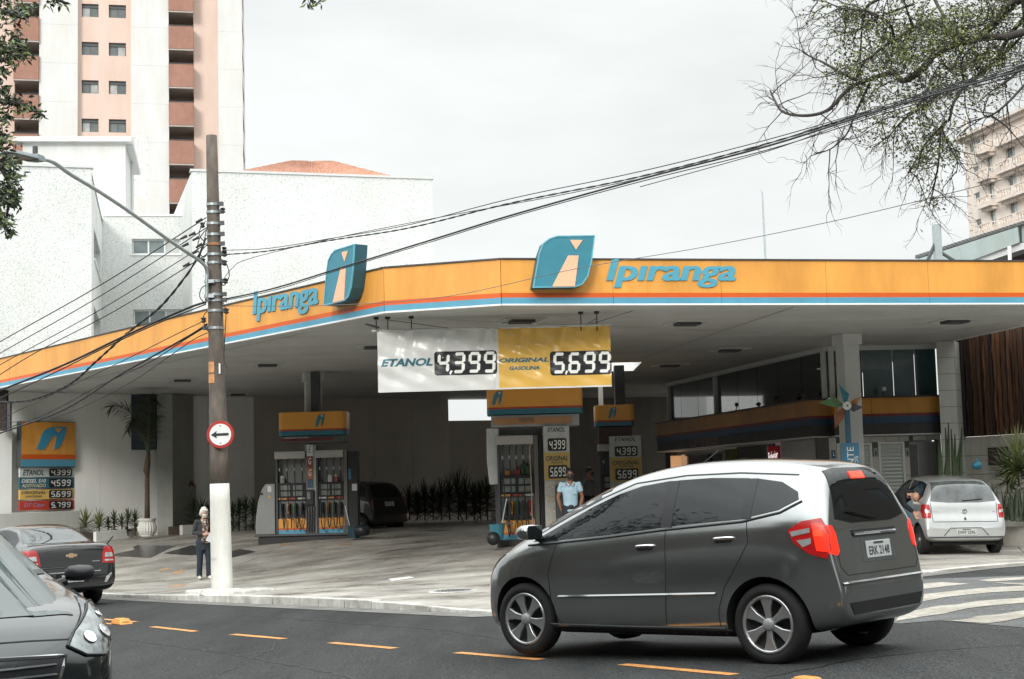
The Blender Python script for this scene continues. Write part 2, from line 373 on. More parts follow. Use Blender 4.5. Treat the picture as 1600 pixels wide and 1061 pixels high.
# rough patch and crosswalk
ROUGH = M('rough_asphalt', (.13,.135,.135), .9, var=.75, scale=45, det=3, bump=.9, bscale=60, dirt=.3)
road_poly('rough_patch', [(1405,975),(1470,970),(1700,990),(1900,980),(1900,897),(1700,896),(1450,905),(1330,915),(1300,960)], ROUGH, .004, parent=road)
def c8(x, y): return (1380+x/5.277, 860+y/5.277)
for poly in ([(780,252),(900,238),(1161,222),(1500,205),(1500,228),(1161,246),(900,262)],
             [(900,268),(1161,275),(1500,262),(1500,290),(1161,290),(1000,280)],
             [(100,320),(340,278),(480,267),(710,279),(620,290),(520,300),(340,323),(100,350)],
             [(100,400),(340,366),(600,336),(860,312),(1161,298),(1500,285),(1500,325),(1161,338),(900,350),(700,370),(500,393),(340,425),(100,460)],
             [(150,530),(340,484),(480,460),(600,454),(800,420),(1161,396),(1500,375),(1500,425),(1161,438),(900,460),(700,483),(500,528),(340,550),(100,590)],
             [(560,588),(700,572),(780,548),(980,530),(1161,501),(1500,470),(1500,540),(1161,558),(1000,590),(870,607),(700,598)]):
    road_poly('crosswalk_stripe', [c8(*q) for q in poly], STRIPE, .009, parent=road)
# forecourt (a warped concrete surface between the kerb line and the back walls) with separate slabs
def densify(pts, n):
    d = [0]
    for a, b in zip(pts, pts[1:]): d.append(d[-1]+math.dist(a, b))
    out = []
    for i in range(n):
        t = d[-1]*i/(n-1); k = max(j for j in range(len(d)) if d[j] <= t+1e-9); k = min(k, len(pts)-2)
        f = (t-d[k])/(d[k+1]-d[k]); out.append((pts[k][0]+(pts[k+1][0]-pts[k][0])*f, pts[k][1]+(pts[k+1][1]-pts[k][1])*f))
    return out
NU, NV = 73, 37
cu1 = densify(CURB, NU)
BACKL = [(-30,66),(-20,62),(-8,62),(2,62),(9,60),(13,54),(16,48),(20,45),(30,44)]
cu2 = densify(BACKL, NU)
def fc(i, j, dz=0):
    t = j/(NV-1); a = cu1[i]; b = cu2[i]; x = a[0]+(b[0]-a[0])*t; y = a[1]+(b[1]-a[1])*t
    return (x, y, G(x, y)+dz)
bb = MB(); bb.add([fc(i,j,-.03) for j in range(NV) for i in range(NU)], [(j*NU+i, j*NU+i+1, (j+1)*NU+i+1, (j+1)*NU+i) for j in range(NV-1) for i in range(NU-1)])
bb.add([fc(i,0,-.03) for i in range(NU)]+[(cu1[i][0],cu1[i][1],Rz(*cu1[i])-.2) for i in range(NU)], [(i,i+1,NU+i+1,NU+i) for i in range(NU-1)])
forecourt = bb.build('forecourt', M('joint_dirt', (.05,.048,.045), .9), smooth=True); struct(forecourt); tag(forecourt, 'pale stained concrete forecourt of the petrol station')
def slab(i0, i1, j0, j1, par, name='concrete_slab'):
    g = .012
    S = 6; pts = []
    for b in range(S+1):
        for a in range(S+1):
            u = i0+(i1-i0)*a/S; v = j0+(j1-j0)*b/S
            u += g*(1 if a == 0 else -1 if a == S else 0)/.9; v += g*(1 if b == 0 else -1 if b == S else 0)/1.0
            iu = min(int(u), NU-2); fu = u-iu; t = v/(NV-1)
            A = [cu1[iu][k]*(1-fu)+cu1[iu+1][k]*fu for k in (0,1)]; B = [cu2[iu][k]*(1-fu)+cu2[iu+1][k]*fu for k in (0,1)]
            x = A[0]+(B[0]-A[0])*t; y = A[1]+(B[1]-A[1])*t; pts.append(Vector((x,y,G(x,y))))
    b = MB(); n = S+1; K = n*n
    b.add(pts, [(j*n+i, j*n+i+1, (j+1)*n+i+1, (j+1)*n+i) for j in range(S) for i in range(S)])
    ring = [i for i in range(n)]+[j*n+S for j in range(1,n)]+[S*n+i for i in range(S-1,-1,-1)]+[j*n for j in range(S-1,0,-1)]
    b.add([pts[k] for k in ring]+[pts[k]-Vector((0,0,.06)) for k in ring], [(i,(i+1)%len(ring),(i+1)%len(ring)+len(ring),i+len(ring)) for i in range(len(ring))])
    return b.build(name, SLAB, par, smooth=False, recalc=False)
us = [0,10,20,30,38,46,54,64,72]; vs_ = [0,7,15,25,36]
for a in range(len(us)-1):
    for b in range(len(vs_)-1): slab(us[a], us[a+1], vs_[b], vs_[b+1], forecourt)
# wet oil stains lie in the slab colour; dark mats / gratings near the back wall
for q in ([(172,868),(215,852),(275,853),(235,872)], [(255,865),(300,852),(345,860),(300,868)], [(345,866),(375,858),(400,862),(360,872)]):
    b = MB(); t = [hit(*p) for p in q]; t = [Vector((p.x,p.y,G(p.x,p.y)+.006)) for p in t]; b.add(t, [(0,1,2,3)]); o = b.build('drain_grating', M('dark_wet_concrete', (.06,.06,.06), .25, var=.3), forecourt)
# worn orange flecks, painted arrows on the slabs
for q in ([(265,915),(292,913),(285,917),(262,918)], [(248,890),(262,887),(266,890),(250,893)], [(270,894),(287,890),(285,897),(270,898)], [(606,905),(640,901),(648,903),(612,908)], [(435,849.5),(458,849),(456,851.5),(437,852)], [(527,850),(551,849),(549,851.5),(530,852)]):
    b = MB(); t = [hit(*p) for p in q]; t = [Vector((p.x,p.y,G(p.x,p.y)+.005)) for p in t]; b.add(t, [tuple(range(len(t)))])
    o = b.build('paint_mark', M('faded_orange', (.42,.27,.16), .8, var=.3, scale=10) if q[0][0] < 600 and q[0][0] != 606 else WHITE, forecourt)
# gutter strip and kerb stones
def strip_along(pts, off0, off1, dz0, dz1, fn, name, mat, parent=None, kind=True):
    b = MB(); rows = []
    for k, p in enumerate(pts):
        a = Vector(pts[max(k-1,0)]); c = Vector(pts[min(k+1,len(pts)-1)]); d = (c-a).normalized(); nn = Vector((d.y,-d.x))
        q = Vector(p)
        e0 = q+nn*off0; e1 = q+nn*off1
        rows.append([(e0.x,e0.y,fn(*e0)+dz0), (e1.x,e1.y,fn(*e1)+dz1)])
    vs = [v for r in rows for v in r]
    b.add(vs, [(2*i,2*i+1,2*i+3,2*i+2) for i in range(len(rows)-1)])
    o = b.build(name, mat, parent); return o
cpts = densify(CURB, 120)
g = strip_along(cpts, -.1, .42, .006, .006, Rz, 'gutter', GUTTER); struct(g)
kb = bpy.data.objects.new('kerb', None); COL.objects.link(kb); struct(kb); tag(kb, 'low whitewashed kerb along the forecourt'); WM['kerb'] = Matrix.Identity(4)
acc = 0; pts = densify(CURB, 90)
for k in range(len(pts)-1):
    a = Vector(pts[k]); c = Vector(pts[k+1]); d = (c-a); ln = d.length; d.normalize(); nn = Vector((d.y,-d.x))
    a2 = a+d*.012; c2 = c-d*.012; loc = a2.x
    drop = .035 if -2.4 < a.x < 30 else .0
    def kz(p): return G(p.x,p.y)+.012-(drop*.3)
    o0 = a2-nn*.16; o1 = c2-nn*.16; f0 = a2+nn*(.02+R.uniform(-.008,.008)); f1 = c2+nn*(.02+R.uniform(-.008,.008))
    b = MB(); zb = min(Rz(f0.x,f0.y), Rz(f1.x,f1.y))-.1
    b.hexa([(f0.x,f0.y,zb),(f1.x,f1.y,zb),(o1.x,o1.y,zb),(o0.x,o0.y,zb)], [(f0.x,f0.y,kz(a)),(f1.x,f1.y,kz(c)),(o1.x,o1.y,kz(c)),(o0.x,o0.y,kz(a))])
    b.build('kerb_stone', KERBM, kb, bevel=.012)
# raised kerb block at the pole's foot
for (x0, x1) in ((288,320),(321,352),(353,380)):
    p = [rp(x0,937), rp(x1,937+ (x1-x0)*.05)]; d = (p[1]-p[0]).normalized(); nn = Vector((-d.y,d.x,0))
    q = [p[0], p[1], p[1]+nn*.6, p[0]+nn*.6]
    b = MB(); b.hexa([(v.x,v.y,Rz(v.x,v.y)-.05) for v in q], [(v.x,v.y,Rz(v.x,v.y)+.17) for v in q]); b.build('kerb_stone', KERBM, kb, bevel=.03)
# manhole covers
for (px, py, r_, nm) in ((708,924,.30,'round iron manhole cover in the pale slab'),):
    p = hit(px, py); n_ = (Vector((1,0,G(p.x+1,p.y)-G(p.x,p.y))).cross(Vector((0,1,G(p.x,p.y+1)-G(p.x,p.y))))).normalized()
    q = n_.to_track_quat('Z','Y').to_matrix().to_4x4()
    t = thing('manhole_cover', nm, 'manhole cover', mtx=Matrix.Translation((p.x,p.y,G(p.x,p.y))) @ q)
    MB().lathe([(r_*1.25,.001),(r_*1.25,.006),(r_*1.05,.010),(r_*1.02,.004)], 28, cap=False).build('cover_frame', KERBM, t)
    MB().lathe([(r_,0.0),(r_,.010),(r_*.93,.014),(0.001,.014)], 28, cap=False).build('lid', GREYM, t)
    b = MB()
    for k in range(-4,5):
        h_ = math.sqrt(max(0,(r_*.85)**2-(k*.06)**2)); b.box(-h_,h_,k*.06-.008,k*.06+.008,.014,.020)
    b.build('rib', DGREY, t)
# yellow road studs on the centre line
def stud(px, py, label, s=1):
    p = rp(px, py); t = thing('road_stud', label, 'road stud', (p.x,p.y,Rz(p.x,p.y)+.002), math.radians(-54), group='raised orange studs on the centre line')
    b = MB(); x, y, h = .21*s, .11*s, .085*s
    b.hexa([(-x,-y,0),(x,-y,0),(x,y,0),(-x,y,0)], [(-x*.55,-y*.7,h),(x*.55,-y*.7,h),(x*.55,y*.7,h),(-x*.55,y*.7,h)]); b.build('stud_body', M('stud_orange', (.72,.30,.05), .5, var=.15, dirt=.2), t, bevel=.012)
    for sx in (-1,1): b = MB(); b.box(sx*x*.79-.012, sx*x*.79+.012, -y*.5, y*.5, h*.4, h*.62); b.build('reflector', M('reflector_amber', (.85,.55,.2), .2), t)
stud(190, 975, 'small worn orange stud beside the black car headlight', .9)
stud(1262, 1070, 'orange stud on the road below the grey car, cut by the lower edge', .62)
TAR = M('tar_seam', (.006,.006,.007), .55, var=.2)
def tar(pix, w_=.03):
    P = densify([tuple(rp(*q))[:2] for q in pix], 40); b = MB(); vs = []
    for i, p in enumerate(P):
        a = Vector(P[max(i-1,0)]); c_ = Vector(P[min(i+1,len(P)-1)]); d = (c_-a).normalized(); nn = Vector((-d.y,d.x)); j = R.uniform(-.03,.03); ww = w_*R.uniform(.4,1.2)
        for s in (1,-1): q = Vector(p)+nn*(j+s*ww/2); vs.append((q.x,q.y,Rz(q.x,q.y)+.003))
    b.add(vs, [(2*i,2*i+1,2*i+3,2*i+2) for i in range(len(P)-1)]); b.build('tar_seam', TAR, road)
tar([(200,1000),(360,1022),(520,1052),(640,1080)], .028); tar([(380,962),(560,975),(700,985),(790,1000)], .022); tar([(1180,1062),(1340,1030),(1480,1015),(1640,1006)], .03); tar([(330,1061),(420,1018),(450,985)], .02)
# ------------------------------------------------------------------ canopy
ZC = 3.3; ZT = 4.16
K0 = Vector((-17.6,47.7)); K1 = Vector((-2.31,28.0)); K2 = Vector((-.17,27.3)); K3 = Vector((11.75,29.75)); K4 = Vector((10.5,37.6)); K5 = Vector((10.7,58.5)); K6 = Vector((-2.35,55.6)); K7 = Vector((-11.4,49.3)); KM = Vector((5.9,58.0)); 
K3 = K2+(Vector((9.77,29.3))-K2)*1.22
can = thing('station_canopy', 'long orange canopy of the petrol station with red and blue stripes', 'canopy', (0,30,0))
hole = [(1.0,40.9),(3.45,40.9),(3.45,43.9),(1.0,43.9)]
def holed(z, name, mat, flip):
    bm = bmesh.new(); outer = [bm.verts.new((p[0],p[1],z)) for p in (K0,K1,K2,K3,K4,K5,KM,K6,K7)]
    ed = [bm.edges.new((outer[i],outer[(i+1)%len(outer)])) for i in range(len(outer))]
    inn = [bm.verts.new((p[0],p[1],z)) for p in hole]; ed += [bm.edges.new((inn[i],inn[(i+1)%4])) for i in range(4)]
    bmesh.ops.triangle_fill(bm, use_beauty=True, use_dissolve=False, edges=ed)
    # drop faces inside the hole
    for f in list(bm.faces):
        c = f.calc_center_median()
        if 1.01 < c.x < 3.44 and 40.95 < c.y < 43.85 and all(v in inn for v in f.verts): bm.faces.remove(f)
    inv = WM[can.name].inverted()
    for v in bm.verts: v.co = inv @ v.co
    me = bpy.data.meshes.new(name); bm.to_mesh(me); bm.free(); me.materials.append(mat)
    o = bpy.data.objects.new(name, me); COL.objects.link(o); o.parent = can; return o
holed(ZC, 'ceiling', CEIL, 0); holed(ZT-.05, 'roof_deck', LGREY, 0)
b = MB()
for i in range(4):
    a = hole[i]; c = hole[(i+1)%4]; b.add([(a[0],a[1],ZC),(c[0],c[1],ZC),(c[0],c[1],ZT+.1),(a[0],a[1],ZT+.1)], [(0,1,2,3)])
b.build('skylight_shaft', WHITE2, can, world=True)
TOPC = M('dark_capping', (.06,.05,.045), .6, var=.3)
TRIMW = M('bright_trim', (.8,.8,.8), .3, var=.03)
def fascia(a, c, npan, name='fascia_panel'):
    d = (c-a); ln = d.length; d.normalize(); nn = Vector((d.y,-d.x))
    H = ZT-ZC; z = ZC-.02
    bands = [(0,.035,3,.012),(.035,.165,2,0),(.165,.265,1,0),(.265,.965,0,0),(.965,1.0,4,.02)]
    for k in range(npan):
        g_ = .003; p = a+d*(ln*k/npan+(g_ if k else 0)); q = a+d*(ln*(k+1)/npan-(g_ if k < npan-1 else 0))
        jit = R.uniform(-.004,.004)
        b = MB()
        for (t0,t1,mi,pr) in bands:
            b.mat(mi); o_ = nn*(.03+pr+jit); i_ = nn*-.05
            b.hexa([(v.x,v.y,z+H*t0) for v in (p+o_,q+o_,q+i_,p+i_)], [(v.x,v.y,z+H*t1) for v in (p+o_,q+o_,q+i_,p+i_)])
        b.build(name, [ORANGE,REDP,BLUEP,TRIMW,TOPC], can, world=True)
fascia(K0, K1, 9); fascia(K1, K2, 1); fascia(K2, K3, 6); fascia(K3, K4, 4)
b = MB(); b.wallseg(K4, K5, ZC-.05, ZT, .1); b.wallseg(K5, KM, ZC, ZT, .1); b.wallseg(KM, K6, ZC, ZT, .1)
b.build('rear_edge', LGREY, can, world=True)
b = MB(); b.wallseg(K6, K7, ZC, ZT, .1); b.wallseg(K7, K0, ZC, ZT, .1)
b.build('rear_edge', LGREY, can, world=True)
# ceiling seams and recessed light fittings
b = MB()
for (p, q) in (((1240,480),(1000,560)), ((700,500),(1200,520)), ((1600,500),(1300,545)), ((100,600),(480,520)), ((560,620),(700,560))):
    P = Wz(*p, ZC-.004); Q = Wz(*q, ZC-.004); d = (Q-P).normalized(); s = Vector((-d.y,d.x,0))*.012
    b.add([P+s,Q+s,Q-s,P-s], [(0,1,2,3)])
b.build('ceiling_seam', DGREY, can, world=True)
for (px, py) in ((1074,504),(815,500),(1140,546),(1047,570),(1492,501),(586,541),(418,569),(285,593),(372,615),(720,578),(1330,520),(960,505)):
    if py in (520,505): continue
    P = Wz(px, py, ZC); f = MB(); x, y = .42, .42
    rz = math.radians(12); T = Matrix.Translation(P) @ Matrix.Rotation(rz, 4, 'Z')
    f.T = T
    for (a0,a1,b0,b1) in ((-x,x,-y,-y+.05),(-x,x,y-.05,y),(-x,-x+.05,-y+.05,y-.05),(x-.05,x,-y+.05,y-.05)): f.box(a0,a1,b0,b1,-.025,.0-.002)
    fo = f.build('ceiling_light', LGREY, can, world=True)
    g_ = MB(); g_.T = T; g_.box(-x*.55,x*.55,-y*.5,y*.5,-.06,-.004); o = g_.build('lamp_housing', DGREY, can, world=True)
    o.parent = fo; 
# letters on the fascia
LETTER = M('letter_blue', (.085,.34,.45), .4, var=.04)
def on_plane(px, py, a, c, off=0):     # sight line with vertical plane through a,c (xy), pushed out by off
    d = (c-a).normalized(); nn = Vector((d.y,-d.x)); d3 = ray(px,py); k = (a+nn*off).dot(nn)/(Vector((d3.x,d3.y)).dot(nn)); return d3*k
def fascia_text(txt, bl, br, hpx, a, c, shear, bold):
    P = on_plane(*bl, a, c, .035); Q = on_plane(*br, a, c, .035); T_ = on_plane(bl[0], bl[1]-hpx, a, c, .035)
    nn = Vector(((c-a).normalized().y, -(c-a).normalized().x, 0))
    b = MB(); ux = Q-P; uy = Vector((0,0,(T_.z-P.z)))
    for i_, sh_ in enumerate((0,-.008,.008)): put_text(b, txt, P+nn*(.016+.0012*i_)+ux*sh_, ux, uy, shear, bold, nn*(.016+.0012*i_))
    b.build('fascia_lettering', LETTER, can, world=True)
fascia_text('Ipıranga', (949,449.5), (1149,449.5), 45, K2, K3, .22, .010)
fascia_text('Ipıranga', (396,503), (497.5,487), 47, K0, K1, .14, .012)
LOGO = [(0,0),(.105,.62),(.17,.83),(.27,.93),(.40,.985),(1,1),(.94,.52),(.87,.22),(.78,.065),(.66,.01)]
LT = [(.60,.905),(.80,.905),(.69,.72)]; LI = [(.565,.61),(.73,.61),(.655,.02),(.295,.01)]
def logo_sign(bl, br, topy, a, c, depth, label):
    off = depth; P = on_plane(*bl, a, c, off); Q = on_plane(*br, a, c, off); T_ = on_plane(bl[0], topy, a, c, off)
    d = Vector(((c-a).normalized().x, (c-a).normalized().y, 0)); nn = Vector((d.y,-d.x,0)); Wd = (Q-P).dot(d); H = T_.z-P.z
    P = Vector(P); t = thing('logo_sign', label, 'sign', P-nn*depth*.5, group='leaf shaped logo signs on the canopy')
    ux = d*Wd; uy = Vector((0,0,H))
    b = MB(); b.prism(LOGO, P, ux, uy, -nn*(depth-.03)); b.build('sign_case', M('teal_case', (.02,.085,.11), .5), t, world=True, bevel=.01)
    def inset(poly, k): cx, cy = .5, .5; return [(cx+(x-cx)*k, cy+(y-cy)*k) for x, y in poly]
    b = MB(); b.prism(inset(LOGO,.955), P+nn*.02, ux, uy, -nn*.018); b.build('sign_face', TEAL, t, world=True)
    b = MB(); r_ = LOGO; n_ = len(r_)
    ri = inset(LOGO,.955)
    for i in range(n_):
        j = (i+1) % n_; q = [r_[i], r_[j], ri[j], ri[i]]
        b.prism(q, P+nn*.03, ux, uy, -nn*.028)
    b.build('edge_trim', M('teal_rim', (.12,.40,.50), .4), t, world=True)
    for pl, nm in ((LT,'emblem_dot'),(LI,'emblem_stem')):
        b = MB(); b.prism(pl, P+nn*.030, ux, uy, -nn*.009); b.build(nm, PEACH, t, world=True)
    # bracket arms into the fascia
    for fx in (.3,.7): 
        b = MB(); c0 = P+ux*fx+uy*.25; b.tube([c0-nn*(depth-.03), c0-nn*(depth+.02)], .03); b.build('bracket', DGREY, t, world=True)
    return t
logo_sign((832,450), (932,450), 367, K2, K3, .26, 'teal leaf shaped logo sign at the middle of the orange canopy')
t2 = logo_sign((507,478), (557,470), 394, K0, K1, .30, 'teal leaf shaped logo sign on the slanting left part of the orange canopy')
# canopy columns
def column(px, ptop, Dd, wpx, label, base=None, mat=LGREY, side=None, rot=0):
    P = W(px, ptop, Dd); w_ = wpx*Dd/2400; zb = base if base is not None else G(P.x, P.y)
    t = thing('canopy_column', label, 'column', (P.x,P.y,zb), rot)
    MB().box(-w_/2,w_/2,-w_/2,w_/2,0,ZC-zb-.01).build('shaft', mat, t, bevel=.01)
    MB().box(-w_/2-.05,w_/2+.05,-w_/2-.05,w_/2+.05,ZC-zb-.25,ZC-zb-.008).build('capital', mat, t)
    return t
column(489, 588, 41.6, 25, 'square grey column rising above the left fuel pumps', rot=.25)
column(1323, 530, 34.6, 27, 'pale grey column behind the coloured pinwheel', mat=LGREY, rot=.3)
column(938, 600, 42.5, 7, 'thin white post above the far price totem')
# ------------------------------------------------------------------ rear wall of the station
wall = thing('station_wall', 'tall white rendered wall behind the forecourt', 'wall', (-8,50,-1.2))
WPL = [Vector(p) for p in ((-19,42.2),(-11.3,49),(-2.35,55.2),(5.9,57.6),(10.6,58.2))]
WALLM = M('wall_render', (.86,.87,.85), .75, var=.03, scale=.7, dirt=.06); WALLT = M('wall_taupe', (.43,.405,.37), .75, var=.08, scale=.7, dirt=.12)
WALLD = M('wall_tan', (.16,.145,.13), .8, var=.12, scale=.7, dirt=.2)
def pan(a, c, z0, z1, n, mat, nm='wall_panel'):
    for k in range(n):
        p = a.lerp(c, k/n); q = a.lerp(c, (k+1)/n); d = (q-p).normalized()*.004
        MB().wallseg(p+d, q-d, z0, z1, .2).build(nm, mat, wall, world=True)
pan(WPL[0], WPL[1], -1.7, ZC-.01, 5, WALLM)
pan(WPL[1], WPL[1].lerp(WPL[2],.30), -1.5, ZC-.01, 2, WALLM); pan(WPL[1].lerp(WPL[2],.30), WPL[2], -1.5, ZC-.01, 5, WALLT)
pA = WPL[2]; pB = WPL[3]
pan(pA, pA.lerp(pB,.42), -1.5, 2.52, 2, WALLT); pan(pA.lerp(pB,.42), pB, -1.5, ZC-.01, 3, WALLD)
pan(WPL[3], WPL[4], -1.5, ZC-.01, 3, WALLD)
# projecting pier at the left
P0 = W(246,836,48.4); P1 = W(270,836,48.2)
b = MB(); b.wallseg((P0.x,P0.y),(P1.x,P1.y),-1.5,ZC-.012,1.2); b.build('pier', M('pier_grey', (.30,.31,.29), .8, dirt=.15), wall, world=True)
b = MB(); p = W(205,625,48.3); q = W(243,625,48.4); b.wallseg((p.x,p.y),(q.x,q.y),1.55,ZC-.012,.35); b.build('dark_recess_panel', M('navy_shade', (.02,.035,.05), .6), wall, world=True)
# lower front wall at the far left with ledge
fw_ = thing('boundary_wall', 'bright white wall end with ledge below the left price board', 'wall', (-16,43,-1.5))
q = W(18,800,45.35); p = q+(Vector((-19,42.2,0))-Vector((-11.3,49,0))).normalized()*7; MB().wallseg((p.x,p.y),(q.x,q.y),-1.8,2.23,.3).build('wall_face', WHITE, fw_, world=True)
p = W(-60,800,42.3); q = W(125,800,46.2); MB().wallseg((p.x,p.y),(q.x,q.y),-1.8,-.30,.9).build('ledge', WHITE, fw_, world=True)
d_ = W(14,800,44.0); e_ = W(100,800,45.7); o_ = Vector((0,-.02)); MB().wallseg((d_.x,d_.y-.03),(e_.x,e_.y-.03),-1.2,-.47,.02).build('ledge_panel', M('panel_offwhite', (.6,.58,.54), .7), fw_, world=True)
# burnt timber / meter pole at far left
mp_ = thing('meter_post', 'dark brown service post at the left edge under the canopy', 'post', (W(8,700,44.9).x,44.9,0))
MB().box(-.16,.06,-.1,.1,2.1,3.28).build('shaft', M('charred', (.035,.025,.022), .9, var=.5, scale=9, bump=.6), mp_)
MB().box(.07,.17,-.08,.06,2.1,2.95).build('conduit', DGREY, mp_)
# low planters along the wall
def planter_row(p0, p1, D0, D1, label, n, zt=.28, wd=.5):
    A = W(p0[0],p0[1],D0); B = W(p1[0],p1[1],D1); a = Vector((A.x,A.y)); c = Vector((B.x,B.y)); mid = (a+c)/2
    t = thing('planter', label, 'planter', (mid.x,mid.y,G(mid.x,mid.y)))
    for k in range(n):
        p = a.lerp(c,k/n); q = a.lerp(c,(k+1)/n); d = (q-p).normalized()*.006; z = (G(*p)+G(*q))/2
        MB().wallseg(p+d,q-d,z-.1,z+zt,.14).build('kerb_block', WHITE, t, world=True, bevel=.01)
    z = (G(*a)+G(*c))/2; dd = (c-a).normalized(); nn = Vector((-dd.y,dd.x))*.14
    MB().wallseg(a+nn,c+nn,z-.1,z+zt-.05,wd).build('soil', M('soil', (.05,.035,.025), .95, var=.4, scale=12), t, world=True)
    return t
planter_row((150,838),(217,838), 46.0,47.3, 'low white planter kerb left of the potted palm', 3)
planter_row((285,838),(402,838), 47.6,50.2, 'low white planter kerb behind the white haired woman', 4)
planter_row((600,820),(768,812), 52.2,54.2, 'long low planter kerb in the shade behind the dark car', 5, .30)
# ------------------------------------------------------------------ buildings behind
def terrazzo():
    mt = bpy.data.materials.new('terrazzo_render'); mt.use_nodes = True; n = mt.node_tree.nodes; l = mt.node_tree.links; p = n['Principled BSDF']; p.inputs['Roughness'].default_value = .8
    tc = n.new('ShaderNodeTexCoord'); a = n.new('ShaderNodeTexNoise'); a.inputs['Scale'].default_value = 22; a.inputs['Detail'].default_value = 3; a.inputs['Roughness'].default_value = .55
    l.new(tc.outputs['Object'], a.inputs['Vector']); r = n.new('ShaderNodeValToRGB'); e = r.color_ramp.elements
    e[0].position = .36; e[1].position = .50; e[0].color = (.42,.45,.445,1); e[1].color = (.66,.67,.655,1); l.new(a.outputs[0], r.inputs[0])
    b = n.new('ShaderNodeTexNoise'); b.inputs['Scale'].default_value = .5; b.inputs['Detail'].default_value = 6; l.new(tc.outputs['Object'], b.inputs['Vector'])
    r2 = n.new('ShaderNodeValToRGB'); e = r2.color_ramp.elements; e[0].position = .3; e[1].position = .6; e[0].color = (.88,.88,.86,1); e[1].color = (1,1,1,1); l.new(b.outputs[0], r2.inputs[0])
    mm = n.new('ShaderNodeMix'); mm.data_type = 'RGBA'; mm.blend_type = 'MULTIPLY'; mm.inputs[0].default_value = 1; l.new(r.outputs[0], mm.inputs[6]); l.new(r2.outputs[0], mm.inputs[7]); l.new(mm.outputs[2], p.inputs['Base Color'])
    return mt
TERR = terrazzo()
WINF = M('window_frame_white', (.72,.74,.73), .5, var=.04)
def glass_mat(name, col, rough=.08):
    return M(name, col, rough, var=.35, scale=.8, spec=.9)
GL_A = glass_mat('office_glass', (.16,.20,.20)); GL_B = glass_mat('tower_glass', (.13,.15,.15)); GL_C = glass_mat('curtained_glass', (.42,.44,.42))
class Face:
    """vertical wall plane through two world points (xy): local u metres along, z height; front faces the street"""
    def __init__(s, a, c):
        s.a = Vector(a[:2]); s.c = Vector(c[:2]); s.d = (s.c-s.a).normalized(); s.n = Vector((s.d.y,-s.d.x)); s.len = (s.c-s.a).length
    def uz(s, px, py):
        d3 = ray(px,py); k = s.a.dot(s.n)/(Vector((d3.x,d3.y)).dot(s.n)); p = d3*k; return ((Vector((p.x,p.y))-s.a).dot(s.d), p.z)
    def pt(s, u, z, out=0):
        p = s.a+s.d*u+s.n*out; return Vector((p.x,p.y,z))
    def slab(s, mb, u0_, u1_, z0, z1, o0, o1):   # o0 < o1 : from depth o0 to o1 outward
        q = [s.pt(u0_,z0,o1), s.pt(u1_,z0,o1), s.pt(u1_,z0,o0), s.pt(u0_,z0,o0)]
        t_ = [Vector((v.x,v.y,z1)) for v in q]; return mb.hexa(q, t_)
def face_with_holes(fc_, u0_, u1_, z0, z1, holes, mb, th=.25):
    """wall slab with rectangular openings (recessed windows) as real geometry"""
    us = sorted({u0_,u1_,*[h[0] for h in holes],*[h[1] for h in holes]}); zs = sorted({z0,z1,*[h[2] for h in holes],*[h[3] for h in holes]})
    for i in range(len(us)-1):
        # merge vertically
        j = 0
        while j < len(zs)-1:
            um = (us[i]+us[i+1])/2
            def solid(j): zm = (zs[j]+zs[j+1])/2; return not any(h[0] < um < h[1] and h[2] < zm < h[3] for h in holes)
            if not solid(j): j += 1; continue
            k = j
            while k+1 < len(zs)-1 and solid(k+1): k += 1
            fc_.slab(mb, us[i], us[i+1], zs[j], zs[k+1], -th, 0); j = k+1
def window(fc_, u0_, u1_, z0, z1, par, panes=2, fm=None, glasses=(GL_A,), fr=.06, rec=.16, shutter=None, sill=True):
    fm = fm or WINF
    b = MB()
    fc_.slab(b, u0_, u1_, z0, z0+fr, -rec-.06, -rec); fc_.slab(b, u0_, u1_, z1-fr, z1, -rec-.06, -rec)
    for k in range(panes+1):
        c = u0_+(u1_-u0_)*k/panes; e0 = max(u0_, c-fr/2 if 0 < k < panes else c-(fr if k == panes else 0)); e1 = min(u1_, c+(fr if k == 0 else fr/2)) if k < panes else u1_
        fc_.slab(b, e0, e1, z0+fr, z1-fr, -rec-.06, -rec+.002)
    if shutter: fc_.slab(b, u0_, u1_, z1-shutter, z1, -rec, -rec+.05)
    f = b.build('window', fm, par, world=True)
    for k in range(panes):
        g_ = MB(); a = u0_+(u1_-u0_)*k/panes; c = u0_+(u1_-u0_)*(k+1)/panes
        fc_.slab(g_, a+fr*.4, c-fr*.4, z0+fr*.5, z1-fr*.5, -rec-.05, -rec-.03); o = g_.build('pane', glasses[k % len(glasses)], par, world=True); o.parent = f
    if sill:
        g_ = MB(); fc_.slab(g_, u0_-.05, u1_+.05, z0-.06, z0, -rec, .05); o = g_.build('sill', fm if shutter is None else LGREY, par, world=True); o.parent = f
    return f
